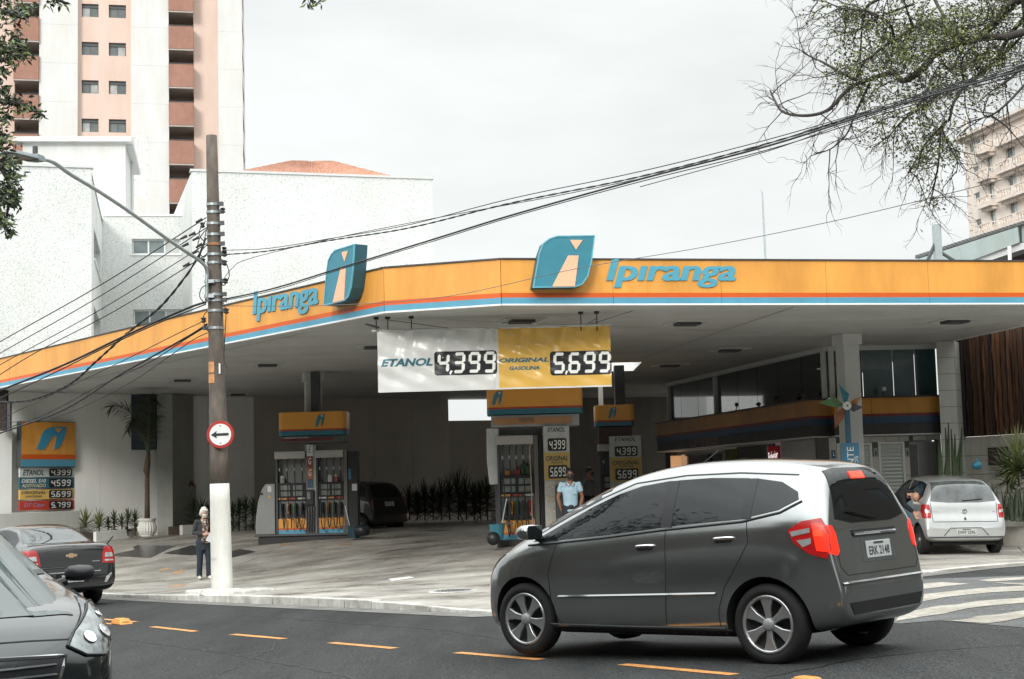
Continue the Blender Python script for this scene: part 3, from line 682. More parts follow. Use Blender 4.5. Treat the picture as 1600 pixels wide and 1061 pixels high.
# --- terrazzo office building (three wings)
A0 = W(-120,500,51); A1 = W(143,500,52.5); A2 = W(160,500,61.5); A3 = W(303,500,62)
tb = thing('office_building', 'low white speckled building behind the orange canopy', 'building', (-8,58,-1.5))
fa = Face(A0, A1); z_top = fa.uz(143,263)[1]
b = MB(); fa.slab(b, 0, fa.len, -1.5, z_top, -.3, 0); b.build('wall', TERR, tb, world=True)
b = MB(); fa.slab(b, -.1, fa.len+.06, z_top+.003, z_top+.10, -.35, .06); b.build('coping', LGREY, tb, world=True)
fs = Face(A1, A2); z_a = fs.uz(144,303)[1]; z_b = fs.uz(160,335)[1]
h1 = (fs.uz(146,352)[0]+.3, fs.uz(155,375)[0]); wz1 = fs.uz(147,357)[1]; wz0 = fs.uz(147,405)[1]; yz1 = fs.uz(147,478)[1]; yz0 = yz1-(wz1-wz0)
hl = [(h1[0], h1[1]+1.2, wz0, wz1), (h1[0], h1[1]+1.2, yz0, yz1)]
zt_ = (z_a+z_b)/2
b = MB(); face_with_holes(fs, .31, fs.len-.01, -1.5, zt_, hl, b); b.build('wall', TERR, tb, world=True)
for h in hl: window(fs, h[0], h[1], h[2], h[3], tb, 2, glasses=(GL_A,GL_C))
fm_ = Face(A2, A3); zm = fm_.uz(250,338)[1]
hl = []
for (x0,x1,y0,y1) in ((206,282,373,397),(208,284,483,508)):
    a = fm_.uz(x0,y1); c = fm_.uz(x1,y0); hl.append((a[0],c[0],a[1],c[1]))
b = MB(); face_with_holes(fm_, 0, fm_.len+1, -1.5, zm, hl, b); b.build('wall', TERR, tb, world=True)
for h in hl: window(fm_, h[0], h[1], h[2], h[3], tb, 3, glasses=(GL_A,GL_A,GL_C))
b = MB(); fm_.slab(b, 0, fm_.len, zm+.003, zm+.08, -.35, .04); b.build('coping', WHITE, tb, world=True)
b = MB(); q = [A0, A1, A2, A3]
b.add([(A0.x,A0.y,zm-.1),(A1.x,A1.y,zm-.1),(A2.x,A2.y,zm-.1),(A3.x,A3.y,zm-.1),(A3.x,90,zm-.1),(A0.x,90,zm-.1)], [(0,1,2,3,4,5)]); b.build('roof', LGREY, tb, world=True)
# right wing
B0 = W(301,500,57.5); B1 = W(679.5,500,60.2)
rb = thing('office_wing', 'wide blank white speckled block with terracotta roof behind', 'building', (-6,60,-1.5))
fb = Face(B0, B1); zb_ = fb.uz(679,280.5)[1]
b = MB(); fb.slab(b, 0, fb.len, -1.5, zb_, -.3, 0); b.build('wall', TERR, rb, world=True)
b = MB(); fb.slab(b, -.06, fb.len+.06, zb_+.003, zb_+.09, -.36, .05); b.build('coping', LGREY, rb, world=True)
b = MB(); e = fb.n*-1
for a, c in ((fb.pt(0,0,-.31), fb.pt(0,0,-14)), (fb.pt(fb.len,0,-14), fb.pt(fb.len,0,-.31))):
    b.wallseg((a.x,a.y),(c.x,c.y),-1.5,zb_,-.3 if a.x < -6 else .0001+.3)
b.build('side_wall', TERR, rb, world=True)
# terracotta roof: rows of tiles
TILE = M('terracotta', (.42,.21,.14), .8, var=.35, scale=6, det=4, dirt=.2)
rt = thing('tile_roof', 'orange terracotta tile roof showing above the white block', 'roof', W(490,270,64))
L0 = W(352,274,63); Rr = W(628,281,65.5); T0 = W(455,253.5,70); T1 = W(520,254,70.6); 
def ridge_pt(s, t):   # s along 0..1, t up 0..1
    a = L0.lerp(Rr, s); c = T0.lerp(T1, s); return a.lerp(c, t)
nS, nT = 34, 8
for j in range(nT):
    for i in range(nS):
        s0, s1 = i/nS, (i+1)/nS; t0_, t1_ = j/nT, (j+1.12)/nT
        b = MB(); up = Vector((0,0,.07)); P_ = [ridge_pt(s0,t0_), ridge_pt((s0+s1)/2,t0_), ridge_pt(s1,t0_), ridge_pt(s1,min(t1_,1.02)), ridge_pt((s0+s1)/2,min(t1_,1.02)), ridge_pt(s0,min(t1_,1.02))]
        P_[0] = P_[0]+up*.2; P_[1] = P_[1]+up*1.5; P_[2] = P_[2]+up*.2; P_[4] = P_[4]+up*1.2
        q = [p-Vector((0,0,.02)) for p in P_]
        b.add(P_+q, [(0,1,4,5),(1,2,3,4),(6,11,10,7),(7,10,9,8),(0,6,7,1),(1,7,8,2)])
        b.build('roof_tile', TILE, rt, world=True)
b = MB(); s_ = [ridge_pt(0,0), ridge_pt(1,0), ridge_pt(1,1), ridge_pt(0,1)]; b.add([p-Vector((0,0,.1)) for p in s_], [(0,1,2,3)]); b.build('roof_base', TILE, rt, world=True)
TWHITE0 = M('rooftop_white', (.66,.67,.66), .75, var=.04, scale=.4, dirt=.12)
# white stair head / water tank house
C0 = W(35,300,66); C1 = W(196,300,66.5); C2 = W(209,300,73)
ph = thing('rooftop_house', 'plain white rooftop box with ladder cage on the speckled building', 'building', (C0.x+3,68,3))
f1 = Face(C0, C1); zt1 = f1.uz(196,223)[1]
b = MB(); f1.slab(b, 0, f1.len, zm-.3, zt1, -.3, 0); b.build('wall', TWHITE0, ph, world=True)
f2 = Face(C1, C2); b = MB(); f2.slab(b, .31, f2.len, zm-.3, zt1, -.3, 0); b.build('wall', TWHITE0, ph, world=True)
b = MB(); f1.slab(b, -.35, f1.len+.3, zt1+.003, zt1+.22, -.5, .3); b.build('cornice', TWHITE0, ph, world=True)
b = MB(); f2.slab(b, 0.4, f2.len+.3, zt1+.003, zt1+.22, -.3, .3); b.build('cornice', LGREY, ph, world=True)
b = MB(); P = W(206,240,70.5); b.tube([(P.x,P.y,zm-.2),(P.x,P.y,zt1+.2)], .07, 8); b.build('drainpipe', LGREY, ph, world=True)
ld = thing('ladder_cage', 'thin white caged ladder beside the rooftop box', 'ladder', W(218,300,74))
for px in (213,219,224,229):
    b = MB(); P = W(px,306,74.5+(.4 if px in (219,224) else 0)); Q = W(px-1,213,74.5); b.tube([P,(P.x,P.y,Q.z)], .02, 5); b.build('rail', WHITE2, ld, world=True)
for py in (215,235,258,280,303):
    b = MB(); c = W(220,py,74.6); b.tube([c+Vector((.33*math.cos(a),.33*math.sin(a),0)) for a in [k*math.pi/6 for k in range(13)]], .018, 5); b.build('hoop', WHITE2, ld, world=True)
# --- apartment tower
TD = 112.0
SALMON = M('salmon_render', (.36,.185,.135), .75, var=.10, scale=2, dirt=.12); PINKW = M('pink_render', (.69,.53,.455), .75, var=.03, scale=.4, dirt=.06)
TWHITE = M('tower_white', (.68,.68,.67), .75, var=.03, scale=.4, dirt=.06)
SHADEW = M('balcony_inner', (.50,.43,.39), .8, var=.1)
tw = thing('apartment_tower', 'tall white and pink apartment tower with stacked red brown balconies', 'building', W(200,760,TD))
T0 = W(-150,300,TD-2); T1 = W(378,300,TD+3); ft = Face(T0, T1)
def u_(px): return ft.uz(px,150)[0]
def tz(py, px=200): return ft.uz(px,py)[1]
ZTOP = tz(-160); ZBOT = -1.5
FL = tz(66)-tz(125.5)       # storey height
# white columns, proud
for nm, x0, x1, o in (('pier',62,122,.5),('pier',205,264,.5),('pier',341,379,.15)):
    b = MB(); 
    nseg = 12; z0 = tz(330); H_ = FL
    z = tz(7)+.0
    k0 = -6
    for k in range(-7, 6):
        za = tz(45)+k*FL; b = MB(); ft.slab(b, u_(x0), u_(x1), za+.004, za+FL-.004, -6, o); b.build('pier_section', TWHITE, tw, world=True)
# pink window bay
hs_ = []
for k in range(-5, 4):
    for (x0,x1) in ((127.5,154),(170,197)):
        zt_ = tz(7.5, 180)+FL*-k*-1 if False else tz(7.5,180)-FL*0+k*FL
        z1_ = tz(7.5,180)+k*FL; z0_ = z1_-FL*.345
        hs_.append((u_(x0),u_(x1),z0_,z1_))
b = MB(); face_with_holes(ft, u_(122), u_(205), tz(380), ZTOP, hs_, b, .5); b.build('wall', PINKW, tw, world=True)
for i, h in enumerate(hs_): window(ft, *h, tw, 2, fm=M('dark_aluminium', (.10,.11,.11), .4), glasses=((GL_B,GL_C),(GL_C,GL_B),(GL_B,GL_B))[i % 3], fr=.07, rec=.22, shutter=.25, sill=False)
for h in hs_:
    pass
# pink strips and balcony bays
for (x0,x1) in ((-160,22),(303,341)):
    b = MB(); ft.slab(b, u_(x0), u_(x1), tz(420), ZTOP, -5, -.3); b.build('wall', PINKW, tw, world=True)
for (x0,x1,ytop,nm) in ((22,62,31,0),(264,303,45,1)):
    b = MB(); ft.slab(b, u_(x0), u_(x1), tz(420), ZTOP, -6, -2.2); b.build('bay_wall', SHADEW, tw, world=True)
    for k in range(-6, 4):
        z1_ = tz(ytop,(x0+x1)/2)+k*FL; z0_ = z1_-FL*.60
        b = MB(); ua, ub = u_(x0)+(.02), u_(x1)-.02; o = .75
        ft.slab(b, ua, ub, z0_, z1_, o-.12, o)
        ft.slab(b, ua, ua+.12, z0_, z1_, -.3, o-.12); ft.slab(b, ub-.12, ub, z0_, z1_, -.3, o-.12)
        bo = b.build('balcony', SALMON, tw, world=True)
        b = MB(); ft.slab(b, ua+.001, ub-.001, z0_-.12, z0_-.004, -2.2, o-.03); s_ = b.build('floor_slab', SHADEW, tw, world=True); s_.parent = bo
        b = MB(); ft.slab(b, ua-.03, ub+.03, z1_+.002, z1_+.06, o-.16, o+.03); s_ = b.build('rail_cap', DGREY, tw, world=True); s_.parent = bo
        b = MB(); ft.slab(b, ua+.35, ub-.3, z0_, z1_+.45, -2.19, -2.1); s_ = b.build('balcony_door', GL_B, tw, world=True); s_.parent = bo
# right flank with narrow windows
T2 = W(384,300,TD+22); fr_ = Face(T1, T2)
hs_ = []
for k in range(-5,4):
    z1_ = tz(80,378)+k*FL*.9; hs_.append((.8,fr_.len-4,z1_-1.15,z1_))
b = MB(); face_with_holes(fr_, 0.01, fr_.len, tz(420), ZTOP, hs_, b, .3); b.build('wall', TWHITE, tw, world=True)
for h in hs_: window(fr_, *h, tw, 3, fm=DGREY, glasses=(GL_B,), sill=False, rec=.05)
b = MB(); ft.slab(b, 0, ft.len, ZTOP, ZTOP+.3, -18, .8); b.build('roof', LGREY, tw, world=True)
# --- hotel on the right
HW = M('hotel_render', (.73,.65,.59), .75, var=.03, scale=.4, dirt=.1)
H0 = W(1512,300,164); H1 = W(1700,300,142); fh = Face(H0, H1)
ht = thing('pale_hotel', 'pale cream apartment block with balustraded balconies at the right', 'building', W(1560,745,155))
rows = []
def hz_(px, py): return fh.uz(px, py)
ztop = hz_(1540,204)[1]
cols = {'a': (1518,1535), 'b': (1544,1553.5), 'c': (1575.5,1589.5), 'd': (1604,1618), 'e': (1634,1650)}
yb = hz_(1530,351)[1]; yr = (hz_(1525,269)[1]-hz_(1530,351)[1])/2
hol = []; bal = []
for k in range(-1,5):
    zc = yb+k*yr; 
    if k < 3: hol.append((hz_(1521.5,300)[0], hz_(1530.5,300)[0], zc-.62, zc+.62, 1))
    else: hol.append((hz_(1517,300)[0], hz_(1536,300)[0], zc-.55, zc+.55, 3))
    for c_ in ('b','c','d','e'):
        x0,x1 = cols[c_]; hol.append((hz_(x0,300)[0], hz_(x1,300)[0], zc-.55, zc+1.25, 2)); bal.append((hz_(x0,300)[0]-.75, hz_(x1,300)[0]+.75, zc-1.25, c_))
    if k == 4: break
hol = [h for h in hol if h[3] < ztop-.2]; bal = [x for x in bal if x[2] < ztop-2.0]
b = MB(); face_with_holes(fh, 0, fh.len, -1.5, ztop, [h[:4] for h in hol], b, .3); b.build('wall', HW, ht, world=True)
for h in hol: window(fh, *h[:4], ht, h[4], fm=WINF, glasses=(GL_B,GL_C), fr=.08, rec=.14)
b = MB(); fh.slab(b, -.9, fh.len, ztop+.01, ztop+.35, -.6, .9); fh.slab(b, -.5, fh.len, ztop-.35, ztop, .01, .45); b.build('cornice', HW, ht, world=True)
b = MB(); fh.slab(b, -.3, fh.len, ztop+.36, ztop+1.1, -3, -1.2); b.build('roof_edge', HW, ht, world=True)
for k in range(14):
    b = MB(); z = hz_(1515,375)[1]+k*.95; fh.slab(b, -.04, .7 if k % 2 else .5, z, z+.85, 0.002, .08); b.build('quoin', HW, ht, world=True)
for (ua,ub,z,_) in bal:
    b = MB(); fh.slab(b, ua, ub, z-.28, z, 0, 1.0); fh.slab(b, ua+.2, ub-.2, z-.6, z-.28, 0.001, .6)
    bo = b.build('balcony', HW, ht, world=True)
    b = MB(); fh.slab(b, ua, ub, z+.78, z+.9, .84, 1.0); fh.slab(b, ua, ua+.18, z, z+.78, .84, 1.0); fh.slab(b, ub-.18, ub, z, z+.78, .84, 1.0)
    fh.slab(b, ua, ua+.16, z+.78, z+.9, 0, .84); fh.slab(b, ub-.16, ub, z+.78, z+.9, 0, .84)
    s_ = b.build('handrail', HW, ht, world=True); s_.parent = bo
    n_ = 6; 
    b = MB()
    for k in range(n_):
        c = fh.pt(ua+.3+(ub-ua-.6)*k/(n_-1), z, .92); b.lathe([(.05,0),(.09,.15),(.1,.3),(.05,.5),(.08,.78)], 6, c)
    s_ = b.build('balusters', HW, ht, world=True); s_.parent = bo; s_['kind'] = 'stuff'
b = MB(); P = fh.pt(0,0,0); b.add([P, Vector((P.x+8.5,P.y+25,0)), Vector((P.x+8.5,P.y+25,ztop)), Vector((P.x,P.y,ztop))], [(0,1,2,3)]); 
b.v = [Vector((v.x,v.y,-1.5 if v.z == 0 else v.z)) for v in b.v]; b.build('side_wall', HW, ht, world=True)
# --- corrugated shed roof on the right, steel post with braces
sh = thing('metal_shed', 'grey corrugated metal shed roof above the right end of the canopy', 'roof', W(1560,420,41))
Fg = Face(W(1425,400,41), W(1800,400,36))
def s3(px, py, o=0): u, z = Fg.uz(px,py); return Fg.pt(u,z,o)
SHM = M('shed_sheet', (.34,.40,.40), .5, metal=.25, var=.06, dirt=.1)
gp = [(1430,406),(1590,354.5),(1592,379),(1520,406)]
b = MB(); p = [s3(*q) for q in gp]; n3 = Vector((Fg.n.x,Fg.n.y,0)); b.add(p+[v-n3*.05 for v in p], [(0,1,2,3),(7,6,5,4),(0,4,5,1),(1,5,6,2),(2,6,7,3)]); b.build('gable_panel', SHM, sh, world=True)
b = MB(); p = [s3(1430,404),s3(1700,318)]; 
d = p[1]-p[0]; n_ = 46
for k in range(n_):
    a = p[0]+d*(k/n_); c = p[0]+d*((k+.55)/n_); up = Vector((0,0,.09)); back = Vector((Fg.n.x,Fg.n.y,0))*-6+Vector((0,0,.2))
    b.add([a,c,c+up,a+up,a+back,c+back,c+up+back,a+up+back], [(0,1,2,3),(3,2,6,7),(0,3,7,4),(1,5,6,2)])
a = p[0]; c = p[1]; b.add([a,c,c+Vector((0,0,.03)),a+Vector((0,0,.03)),a+back,c+back,c+back+Vector((0,0,.03)),a+back+Vector((0,0,.03))], [(0,1,2,3),(3,2,6,7),(0,4,5,1)])
so_ = b.build('corrugated_sheet', M('sheet_dark', (.16,.17,.17), .55, metal=.3, dirt=.2), sh, world=True); so_['kind'] = 'stuff'
b = MB(); p = [s3(1520,405),s3(1592,379.5),s3(1800,330),s3(1800,338),s3(1592,390),s3(1545,406)]; b.add([v-n3*.1 for v in p], [tuple(range(6))]); b.build('eave_beam', LGREY, sh, world=True)
b = MB(); p = [s3(1545,407),s3(1592,391),s3(1800,339),s3(1800,410)]; b.add([v-n3*.5 for v in p], [(0,1,2,3)]); b.build('dark_interior', M('shed_inside', (.03,.022,.02), .9), sh, world=True)
b = MB(); p = [s3(1592,352),s3(1800,285),s3(1800,330),s3(1593,378)]; b.add([v-n3*.12 for v in p], [(0,1,2,3)]); b.build('side_sheet', SHM, sh, world=True)
b = MB(); a = s3(1579,385,.05); c = s3(1580,412,.05); b.tube([a,c], .05, 6); b.build('downpipe', TRIMW, sh, world=True)
sp_ = thing('steel_post', 'grey steel post with two braces behind the right canopy edge', 'post', W(1464,408,38.5))
a = W(1466,408,38.5); c = W(1463,351,38.5); b = MB(); b.box(a.x-.09,a.x+.09,38.4,38.6,a.z-.2,c.z); b.build('post_shaft', STEEL, sp_, world=True)
for q in ((1449,408,1463,376),(1492,408,1468,393)):
    b = MB(); b.tube([W(q[0],q[1],38.5), W(q[2],q[3],38.5)], .045, 6); b.build('brace', DGREY, sp_, world=True)
an = thing('roof_antenna', 'thin grey antenna mast rising above the orange canopy', 'antenna', W(1196,400,44))
b = MB(); a = W(1196,402,44); c = W(1191,300,44); b.tube([a-Vector((0,0,.6)),c], [.035,.022], 6); b.build('mast', STEEL, an, world=True)
b = MB(); b.tube([c,c+Vector((-.06,0,.1))], .012, 4); b.build('tip_rod', STEEL, an, world=True)
# ------------------------------------------------------------------ convenience store and right side
st = thing('convenience_store', 'shop with dark glass upper floor and brown orange band under the canopy', 'shop', (8,40,-1.2))
U0 = Vector((5.05,49.6)); U1 = Vector((7.72,37.6)); U2 = Vector((10.42,37.7))
FB1 = Face(U0, U1); FB2 = Face(U1, U2)
BANDO = M('band_brown', (.38,.19,.06), .5, var=.12, dirt=.2); BANDO2 = M('band_orange', (.52,.24,.035), .5, var=.08, dirt=.15)
BANDD = M('band_dark', (.035,.033,.032), .5, var=.15); BRED = M('band_red', (.16,.02,.015), .5); BBLUE = M('band_navy', (.015,.05,.10), .45)
for f_, om, nm, cnt in ((FB1, BANDO, 1, 6), (FB2, BANDO2, 2, 3)):
    for k in range(cnt):
        a, c = f_.len*k/cnt+.003, f_.len*(k+1)/cnt-.003
        if nm == 1 and k == cnt-1: c = f_.len
        b = MB()
        for (z0,z1,mi,o) in ((1.98,2.02,3,.54),(1.60,1.98,0,.5),(1.535,1.60,1,.5),(1.36,1.535,2,.5),(1.10,1.36,3,.47)):
            b.mat(mi); f_.slab(b, a, c, z0, z1, -.2, o)
        b.build('band_panel', [om,BRED,BBLUE,BANDD], st, world=True)
# under band canopy soffit edge light line
b = MB(); FB1.slab(b, 0, FB1.len, 1.07, 1.10, -.2, .5); FB2.slab(b, 0, FB2.len, 1.07, 1.10, -.2, .5); b.build('soffit_trim', LGREY, st, world=True)
# upper glazing: clear dark glass (reflective), mullions
GLASSD = M('dark_mirror_glass', (.022,.032,.036), .03, var=.1, spec=1.0, coat=.6)
GLASST = M('teal_glass', (.05,.10,.11), .05, var=.15, spec=1.0, coat=.5)
for (f_, cuts, mt_) in ((FB1, [0,.09,.22,.36,.50,.62,.74,.87,1], GLASSD), (FB2, [0,.32,.60,.8,1], GLASST)):
    for k in range(len(cuts)-1):
        a, c = f_.len*cuts[k]+.012, f_.len*cuts[k+1]-.012
        b = MB(); f_.slab(b, a, c, 2.03, ZC-.12, -.04, 0); b.build('glass_pane', mt_ if not (f_ is FB2 and k == 0) else GLASSD, st, world=True)
for f_, t_ in ((FB1,.004),(FB1,.36),(FB1,.99),(FB2,.03),(FB2,.17)):
    b = MB(); u = f_.len*t_; f_.slab(b, u-.06, u+.06, 2.03, ZC-.12, .003, .10); b.build('mullion', LGREY, st, world=True)
b = MB(); FB1.slab(b, 0, FB1.len, ZC-.12, ZC-.006, -.1, .11); FB2.slab(b, 0, FB2.len, ZC-.12, ZC-.006, -.1, .09); b.build('head_frame', LGREY, st, world=True)
b = MB(); b.add([(U0.x,U0.y,2.0),(U1.x,U1.y,2.0),(U2.x,U2.y,2.0),(U2.x+2,50,2.0),(U0.x+4,54,2.0)], [(0,1,2,3,4)]); b.build('upper_floor', DGREY, st, world=True)
# lower storefront
DARKW = M('shop_wall_dark', (.03,.03,.032), .6, var=.2); GREYW = M('shop_wall_grey', (.52,.52,.53), .7, var=.05, dirt=.1)
def fx(px, f_=FB1): return f_.uz(px, 700)[0]
def lower(px0, px1, z0, z1, o0, o1, name, mat, f_=FB1):
    b = MB(); f_.slab(b, fx(px0,f_), fx(px1,f_), z0, z1, o0, o1); return b.build(name, mat, st, world=True)
lower(1039,1048,-1.4,1.06,-.2,0,'door_jamb',DARKW)
lower(1070,1131,-1.3,.95,-.1,-.05,'shop_window',GLASSD); lower(1070,1131,.9,.97,-.05,0,'window_frame',GREYM); lower(1128,1132,-1.3,.9,-.05,0,'window_frame',GREYM); lower(1105,1107,-1.3,.9,-.05,0,'window_frame',DGREY)
lower(1132,1148,-1.3,1.0,-.1,-.02,'green_poster',M('olive_poster',(.13,.14,.03),.6,var=.3))
lower(1149,1205,-1.3,1.05,-.12,-.05,'shop_window',GLASSD)
for (a,c,z0,z1) in ((1152,1160,.15,.72),(1161,1166,.15,.72)): lower(a,c,z0,z1,-.05,-.03,'poster',M('poster_pale',(.30,.29,.24),.6,var=.4,scale=14))
lower(1205,1219,-1.3,.35,-.1,0,'vending_front',M('vending_wood',(.28,.13,.07),.5,var=.3,scale=6))
lower(1219,1300,-1.4,1.06,-.25,-.02,'side_wall',GREYW)
lower(1221,1228,-.3,.28,-.015,.02,'notice_frame',DGREY); lower(1232,1244,-.35,.28,-.015,.02,'notice_frame',DGREY)
# the lit store doorway (warm interior light put in as a glowing back wall and frame)
LITW = M('glowing_interior', (.80,.52,.30), .6, var=.35, scale=4, emit=.85)
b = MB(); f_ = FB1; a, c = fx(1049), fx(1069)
f_.slab(b, a, c, -1.2, .93, -1.1, -1.05); b.build('glowing_back_wall', LITW, st, world=True)
b = MB(); f_.slab(b, a-.08, a, -1.2, .95, -1.1, 0.02); f_.slab(b, c-.25, c, -1.2, .95, -1.1, 0.02); b.build('glowing_door_frame', M('glowing_frame', (.7,.42,.22), .5, emit=.35), st, world=True)
for z in (-.6,-.25,.1,.45): 
    b = MB(); f_.slab(b, a+.02, c-.3, z, z+.03, -1.04, -.8); b.build('shelf', DGREY, st, world=True)
# sign board "Conveniência"
b = MB(); n3 = Vector((FB1.n.x,FB1.n.y,0)); u0_, z0_ = FB1.uz(1102,693); u1_, z1_ = FB1.uz(1146,690)
P = FB1.pt(u0_,1.13,.475); Q = FB1.pt(u1_,1.13,.475); put_text(b, 'Conveniência', P, Q-P, Vector((0,0,.34)), 0, .0, n3*.02)
b.build('shop_lettering', M('dull_pink_letters', (.20,.12,.12), .5), st, world=True)
# neon-ish red beer sign
ns = thing('neon_sign', 'small red lit sign with white script in the shop window', 'sign', FB1.pt(fx(1212),.6,.1))
b = MB(); FB1.slab(b, fx(1203), fx(1219), .32, .98, .0, .06); b.build('sign_board', M('neon_red', (.25,.01,.015), .4, var=.5, scale=12, emit=.12), ns, world=True)
b = MB(); P = FB1.pt(fx(1203.5),.55,.07); Q = FB1.pt(fx(1218.5),.62,.07); put_text(b, 'Budweiser', P, Q-P, Vector((0,0,.26)), .2, .01); b.build('sign_script', M('neon_white', (.9,.85,.85), .4, emit=.7), ns, world=True)
# side front with tiles, louvred doors, gate (faces the street)
TILEW = M('wall_tile', (.62,.62,.58), .35, var=.08, scale=.9, dirt=.12)
GROUT = M('grout', (.12,.12,.11), .9)
tw_ = thing('tiled_wall', 'white tiled wall with louvred doors below the orange band', 'wall', (9,37.7,-1.25))
FT = Face(U1+Vector((-.35,-.05)), U2+Vector((0,-.05)))
def tx(px, py=740): return FT.uz(px, py)[0]
openings = [(tx(1309),tx(1333+31),-1.4,FT.uz(1340,692)[1]),(tx(1374),tx(1415),-1.4,FT.uz(1395,690)[1]),(tx(1423),tx(1466),-1.4,FT.uz(1440,688)[1])]
b = MB(); face_with_holes(FT, 0, FT.len, -1.4, 1.07, openings, b, .2); b.build('backing', GROUT, tw_, world=True)
def tiles(f_, u0_, u1_, z0, z1, w_, h_, par, opens=(), out=.012, mat=None, off=0):
    mat = mat or TILEW; nu = max(1, round((u1_-u0_)/w_)); nz_ = max(1, round((z1-z0)/h_)); w_ = (u1_-u0_)/nu; h_ = (z1-z0)/nz_
    for j in range(nz_):
        for i in range(nu):
            a, c, e, g_ = u0_+i*w_+.006, u0_+(i+1)*w_-.006, z0+j*h_+.006, z0+(j+1)*h_-.006
            for o in opens:       # trim tiles at openings
                if a < o[1] and c > o[0] and e < o[3] and g_ > o[2]:
                    if e < o[3] < g_ and (g_-o[3]) > .06 and a >= o[0]-.01: e = o[3]+.01
                    elif a < o[0]: c = o[0]-.006
                    elif c > o[1]: a = o[1]+.006
                    else: a = c
            if c-a < .03 or g_-e < .03: continue
            b = MB(); f_.slab(b, a, c, e, g_, .001, out+R.uniform(-.002,.002)); b.build('wall_tile', mat, par, world=True)
tiles(FT, tx(1297), FT.len, -1.35, 1.06, .34, .44, tw_, openings)
DOORL = M('louvre_white', (.74,.78,.74), .5, var=.04)
for o in openings[:2]:
    b = MB(); FT.slab(b, o[0], o[0]+.06, o[2], o[3], -.1, .03); FT.slab(b, o[1]-.06, o[1], o[2], o[3], -.1, .03); FT.slab(b, o[0], o[1], o[3]-.06, o[3], -.1, .031); dr = b.build('louvred_door', DOORL, tw_, world=True)
    b = MB(); FT.slab(b, o[0]+.06, o[1]-.06, o[2], o[3]-.06, -.12, -.09); x = b.build('door_back', DGREY, tw_, world=True); x.parent = dr
    n_ = 24; zb_ = o[2]+.1; H_ = (o[3]-.07-zb_)/n_
    for k in range(n_):
        z = zb_+k*H_; b = MB()
        q = [FT.pt(o[0]+.065,z,.015), FT.pt(o[1]-.065,z,.015), FT.pt(o[1]-.065,z+H_*.9,-.05), FT.pt(o[0]+.065,z+H_*.9,-.05)]
        b.add(q+[v+Vector((0,0,.012)) for v in q], [(0,1,2,3),(7,6,5,4),(0,4,5,1),(1,5,6,2),(2,6,7,3),(3,7,4,0)]); x = b.build('louvre', DOORL, tw_, world=True); x.parent = dr
for px in (1369.5,1419):
    b = MB(); a = tx(px-3); c = tx(px+3); z = FT.uz(px,707)[1]; FT.slab(b, a, c, z-.11, z+.11, .014, .03); x = b.build('restroom_sign', GREYM, tw_, world=True)
    g_ = MB(); m_ = (a+c)/2; FT.slab(g_, m_-.015, m_+.015, z-.07, z+.03, .031, .036); g_.lathe([(.001,0),(.018,.01),(.001,.02)], 8, FT.pt(m_, z+.05, .04)); y = g_.build('restroom_figure', BLACK, tw_, world=True); y.parent = x
b = MB(); a = tx(1300); c = tx(1306.5); z = FT.uz(1303,710)[1]; FT.slab(b, a, c, z-.10, z+.10, .014, .03); b.build('access_sign', M('sign_blue', (.03,.13,.22), .4), tw_, world=True)
b = MB(); FT.slab(b, (a+c)/2-.01, (a+c)/2+.01, z-.03, z+.06, .031, .034); FT.slab(b, (a+c)/2-.01, (a+c)/2+.035, z-.04, z-.02, .031, .035); b.build('access_symbol', DIGIT, tw_, world=True)
# metal gate of vertical bars
o = openings[2]
gt = thing('bar_gate', 'dull grey metal gate of vertical bars beside the tiled pillar', 'gate', FT.pt((o[0]+o[1])/2, -1.3))
b = MB(); FT.slab(b, o[0]+.01, o[1]-.01, o[3]-.1, o[3]-.03, -.12, -.06); FT.slab(b, o[0]+.01, o[1]-.01, -.1, -.04, -.12, -.06); FT.slab(b, o[0]+.2, o[0]+.25, o[2], o[3]-.1, -.13, -.05); b.build('gate_frame', GREYM, gt, world=True)
n_ = 13
for k in range(n_):
    u = o[0]+.27+(o[1]-.04-o[0]-.27)*k/(n_-1); b = MB(); FT.slab(b, u-.022, u+.022, o[2], o[3]-.04, -.055, -.03); b.build('gate_bar', GREYM, gt, world=True)
b = MB(); FT.slab(b, o[0]-.3, o[1]+.3, -1.4, o[3]+.2, -1.4, -1.35); b.build('passage_back', M('passage_grey', (.12,.12,.12), .9), tw_, world=True)
# tiled pillar (two faces)
pl = thing('tiled_pillar', 'square pillar clad in pale tiles beside the dark timber wall', 'pillar', (10.7,37.2,-1.3))
Q0 = on = W(1464,600,37.0); Pa = Vector((Q0.x,36.9)); Pb = Pa+Vector((.42,-.02)); Pc = Pb+Vector((.33,.55))
fp1 = Face(Pa,Pb); fp2 = Face(Pb,Pc)
b = MB(); q = [Pa,Pb,Pc,Pc+(Pa-Pb)]; b.hexa([(v.x,v.y,-1.5) for v in q], [(v.x,v.y,ZC-.004) for v in q]); b.build('core', GROUT, pl, world=True)
tiles(fp1, 0, fp1.len, -1.45, ZC-.01, .42, .41, pl, mat=M('pillar_tile', (.50,.51,.49), .4, var=.06, dirt=.1)); tiles(fp2, 0, fp2.len, -1.45, ZC-.01, .65, .41, pl, mat=MATS['pillar_tile'])
